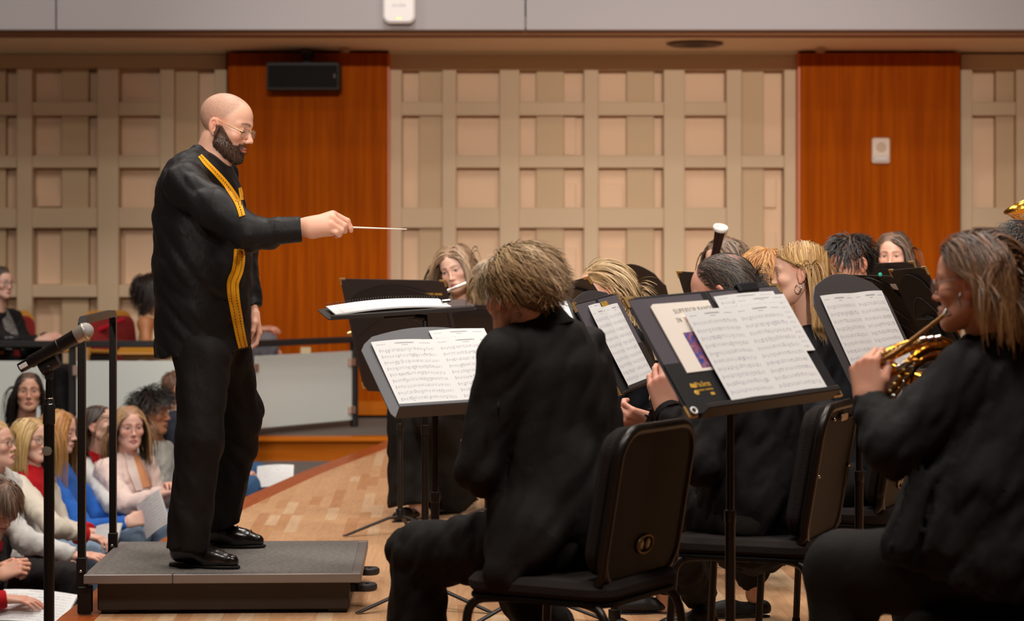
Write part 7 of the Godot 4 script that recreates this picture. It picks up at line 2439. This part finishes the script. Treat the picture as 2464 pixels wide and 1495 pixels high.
	# seats under them, then those on the tier
	var labels := ["nearest red theatre seat at the bottom left", "red theatre seat under the white sweatshirt", "red theatre seat under the blond girl in letter jacket", "red theatre seat under the blue hoodie", "red theatre seat under the dark-haired girl", "red theatre seat under the pink jacket", "red theatre seat under the grey hoodie"]
	var spots := [P(-75, 1480, 10.9), P(-20, 1375, 11.35), P(58, 1325, 11.95), P(150, 1300, 12.5), P(220, 1270, 13.1), P(300, 1260, 13.6), P(375, 1235, 14.1)]
	for k in spots.size():
		seat(spots[k] - Vector3(0, 0.57, 0) - R * 0.02, R if k != 5 else Vector3(0.85, 0, 0.6), labels[k], "theatre seats of the students")
	tier()

# letters and bars sewn on a jacket
func patch(o: Node3D, at: Vector3, _q: Array) -> void:
	var px := 1232.0 - at.x / at.z * F
	var py := HORIZON + (at.y - EYE) / at.z * F
	var c := last_top.hit(Vector3(0, EYE, 0), P(px, py, -at.z + 0.1))
	var t := Transform3D(face_to(last_top.grad(c) + Vector3(0.2, 0, 0.6)), c + last_top.grad(c) * 0.012)
	wpart(o, "chest_band", MB.new().box(t, Vector3(0.1, 0.012, 0.004), 0.001), mat(hex("e8e2da"), 0.8))
	wpart(o, "chest_band", MB.new().box(t * Transform3D(Basis(), Vector3(0, 0.062, 0.004)), Vector3(0.09, 0.012, 0.004), 0.001), mat(hex("e8e2da"), 0.8))
	wpart(o, "chest_band", MB.new().box(t * Transform3D(Basis(), Vector3(0, 0.03, 0.002)), Vector3(0.1, 0.01, 0.004), 0.001), mat(hex("1c1819"), 0.8))
	letters(o, "lettering", "MC", t * Transform3D(Basis(), Vector3(0.0, -0.04, 0.008)), 0.028, mat(hex("e8e2da"), 0.8), true)

func tier() -> void:
	var dark := cloth(hex("1e1b1d"), 0.7, 0.15, 80, false, 0.7)
	var h := {"c": P(2, 684, 17.2), "f": Vector3(0.82, -0.02, 0.56), "fem": true, "skin": "e2b4a2", "scalp": "3c2c24", "brow": "3c2c24", "lip": "b8686a"}
	var o := seated("person with glasses and tied-back hair in black jacket at the tier rail", h,
		{"bf": Vector3(0.85, 0, 0.5), "nb": P(-8, 752, 17.25), "hip": P(-20, 880, 17.4), "wr": P(92, 820, 16.9), "wl": P(108, 812, 17.05), "er": P(20, 825, 17.0), "el": P(70, 850, 17.4), "fat": 1.3, "cr": 0.19, "wr_": 0.18, "sw": 0.18, "hd_r": Vector3(1, 0.1, 0), "hb_r": Vector3(0, 0.7, 0.7), "curl_r": 0.45, "hd_l": Vector3(0.9, 0.1, 0.2), "hb_l": Vector3(0, 0.8, 0.6), "curl_l": 0.6, "kl": P(150, 900, 17.3), "kr": P(145, 905, 17.0), "hand_s": 1.1,
		"top": dark, "top_name": "jacket", "bot": dark, "collar": dark, "floor": -0.06, "hair": {"n": 240, "len": Vector2(0.1, 0.14), "r": 0.004, "mode": "tie", "vol": 0.008, "lift": 0.02, "grav": 0.3, "cols": ["3c2c24", "4e3a30", "2c201a"], "seed": 301}})
	add_glasses(o, h, mat(hex("b8a8a0"), 0.3, 0.8), true, 0.025, 0.02)
	var g := Gradient.new()
	g.set_color(0, hex("3a3838")); g.set_color(1, hex("a8a4a2"))
	var pm := StandardMaterial3D.new()
	pm.albedo_texture = noise_tex(0.06, 128, false, 2, 71, g)
	pm.roughness = 0.9
	wpart(o, "patterned_shirt", on_top([[0, 742, 14, 742], [4, 765, 28, 767], [8, 785, 38, 790], [12, 812, 48, 814], [14, 840, 58, 842]], 16.95), pm)
	# woman with bare shoulders
	o = seated("woman with dark hair and bare shoulders in cream top on a red tier seat", {"c": P(366, 700, 17.5), "f": Vector3(0.88, -0.05, -0.45), "fem": true, "s": 1.05, "skin": "b5784e", "scalp": "1c1210"},
		{"bf": Vector3(0.9, 0, 0.1), "nb": P(362, 762, 17.5), "hip": P(372, 880, 17.5), "bare_arms": true, "er": P(352, 828, 17.25), "wr": P(400, 835, 17.1), "wl": P(420, 835, 17.3), "top": cloth(hex("d8bd9a"), 0.9, 0.2, 80, false, 0.5), "top_name": "dress", "bot": cloth(hex("d8bd9a"), 0.9, 0.2, 80, false, 0.5), "cr": 0.12, "wr_": 0.15, "floor": -0.06,
		"hair": {"n": 520, "len": Vector2(0.16, 0.22), "r": 0.0042, "mode": "crown", "vol": 0.03, "lift": 0.3, "grav": 0.8, "wave": 0.014, "wf": 1.4, "cols": ["1c1210", "2c1e1a", "241816"], "seed": 311}})
	# someone behind the conductor with crossed legs
	o = seated("person with grey-trousered raised knee behind the rail, right of conductor's hand", {"c": P(560, 700, 18.1), "f": Vector3(0.9, -0.2, 0.2), "skin": "c99078", "scalp": "3a2a22"},
		{"bf": Vector3(0.9, 0, 0.4), "nb": P(556, 762, 18.15), "hip": P(560, 880, 18.2), "kr": P(642, 826, 17.85), "kl": P(650, 870, 18.0), "ar": P(655, 960, 18.0), "al": P(640, 985, 18.1), "wr": P(626, 792, 17.85), "hd_r": Vector3(1, 0.1, 0), "hb_r": Vector3(0, 1, 0.3), "curl_r": 0.3, "top": dark, "bot": cloth(hex("6a666c"), 0.9, 0.15, 80, false, 0.5), "lr": 1.25, "floor": -0.06,
		"hair": {"n": 160, "len": Vector2(0.05, 0.08), "r": 0.005, "mode": "crown", "cols": ["3a2a22", "4a382d"], "seed": 321}})
	var k := 0
	for q in [[P(52, 880, 17.55), Vector3(0.6, 0, 0.75), "red tier seat behind the person in black jacket"], [P(318, 880, 17.6), Vector3(0.75, 0, 0.6), "red wood-framed tier seat beside the bare-shouldered woman"], [P(545, 880, 18.3), Vector3(0.9, 0, 0.4), "red tier seat hidden behind the conductor"]]:
		seat(Vector3(q[0].x, -0.06, q[0].z), q[1], q[2], "tier seats")
		k += 1
	# wooden writing shelf of a tier seat
	var w := thing("writing_tablet", "yellow wooden writing tablet below the rail beside the cream dress", "tablet", P(350, 850, 17.0))
	wpart(w, "board", MB.new().box(Transform3D(Basis(Vector3.RIGHT, 0.25), P(350, 845, 17.05)), Vector3(0.42, 0.02, 0.18), 0.006), mat(hex("c98a2a"), 0.4))
	wpart(w, "support", MB.new().box(Transform3D(Basis(), P(350, 858, 17.08)), Vector3(0.36, 0.05, 0.1), 0.006), mat(hex("8a5a1c"), 0.5))

func people() -> void:
	conductor()
	players()
	audience()
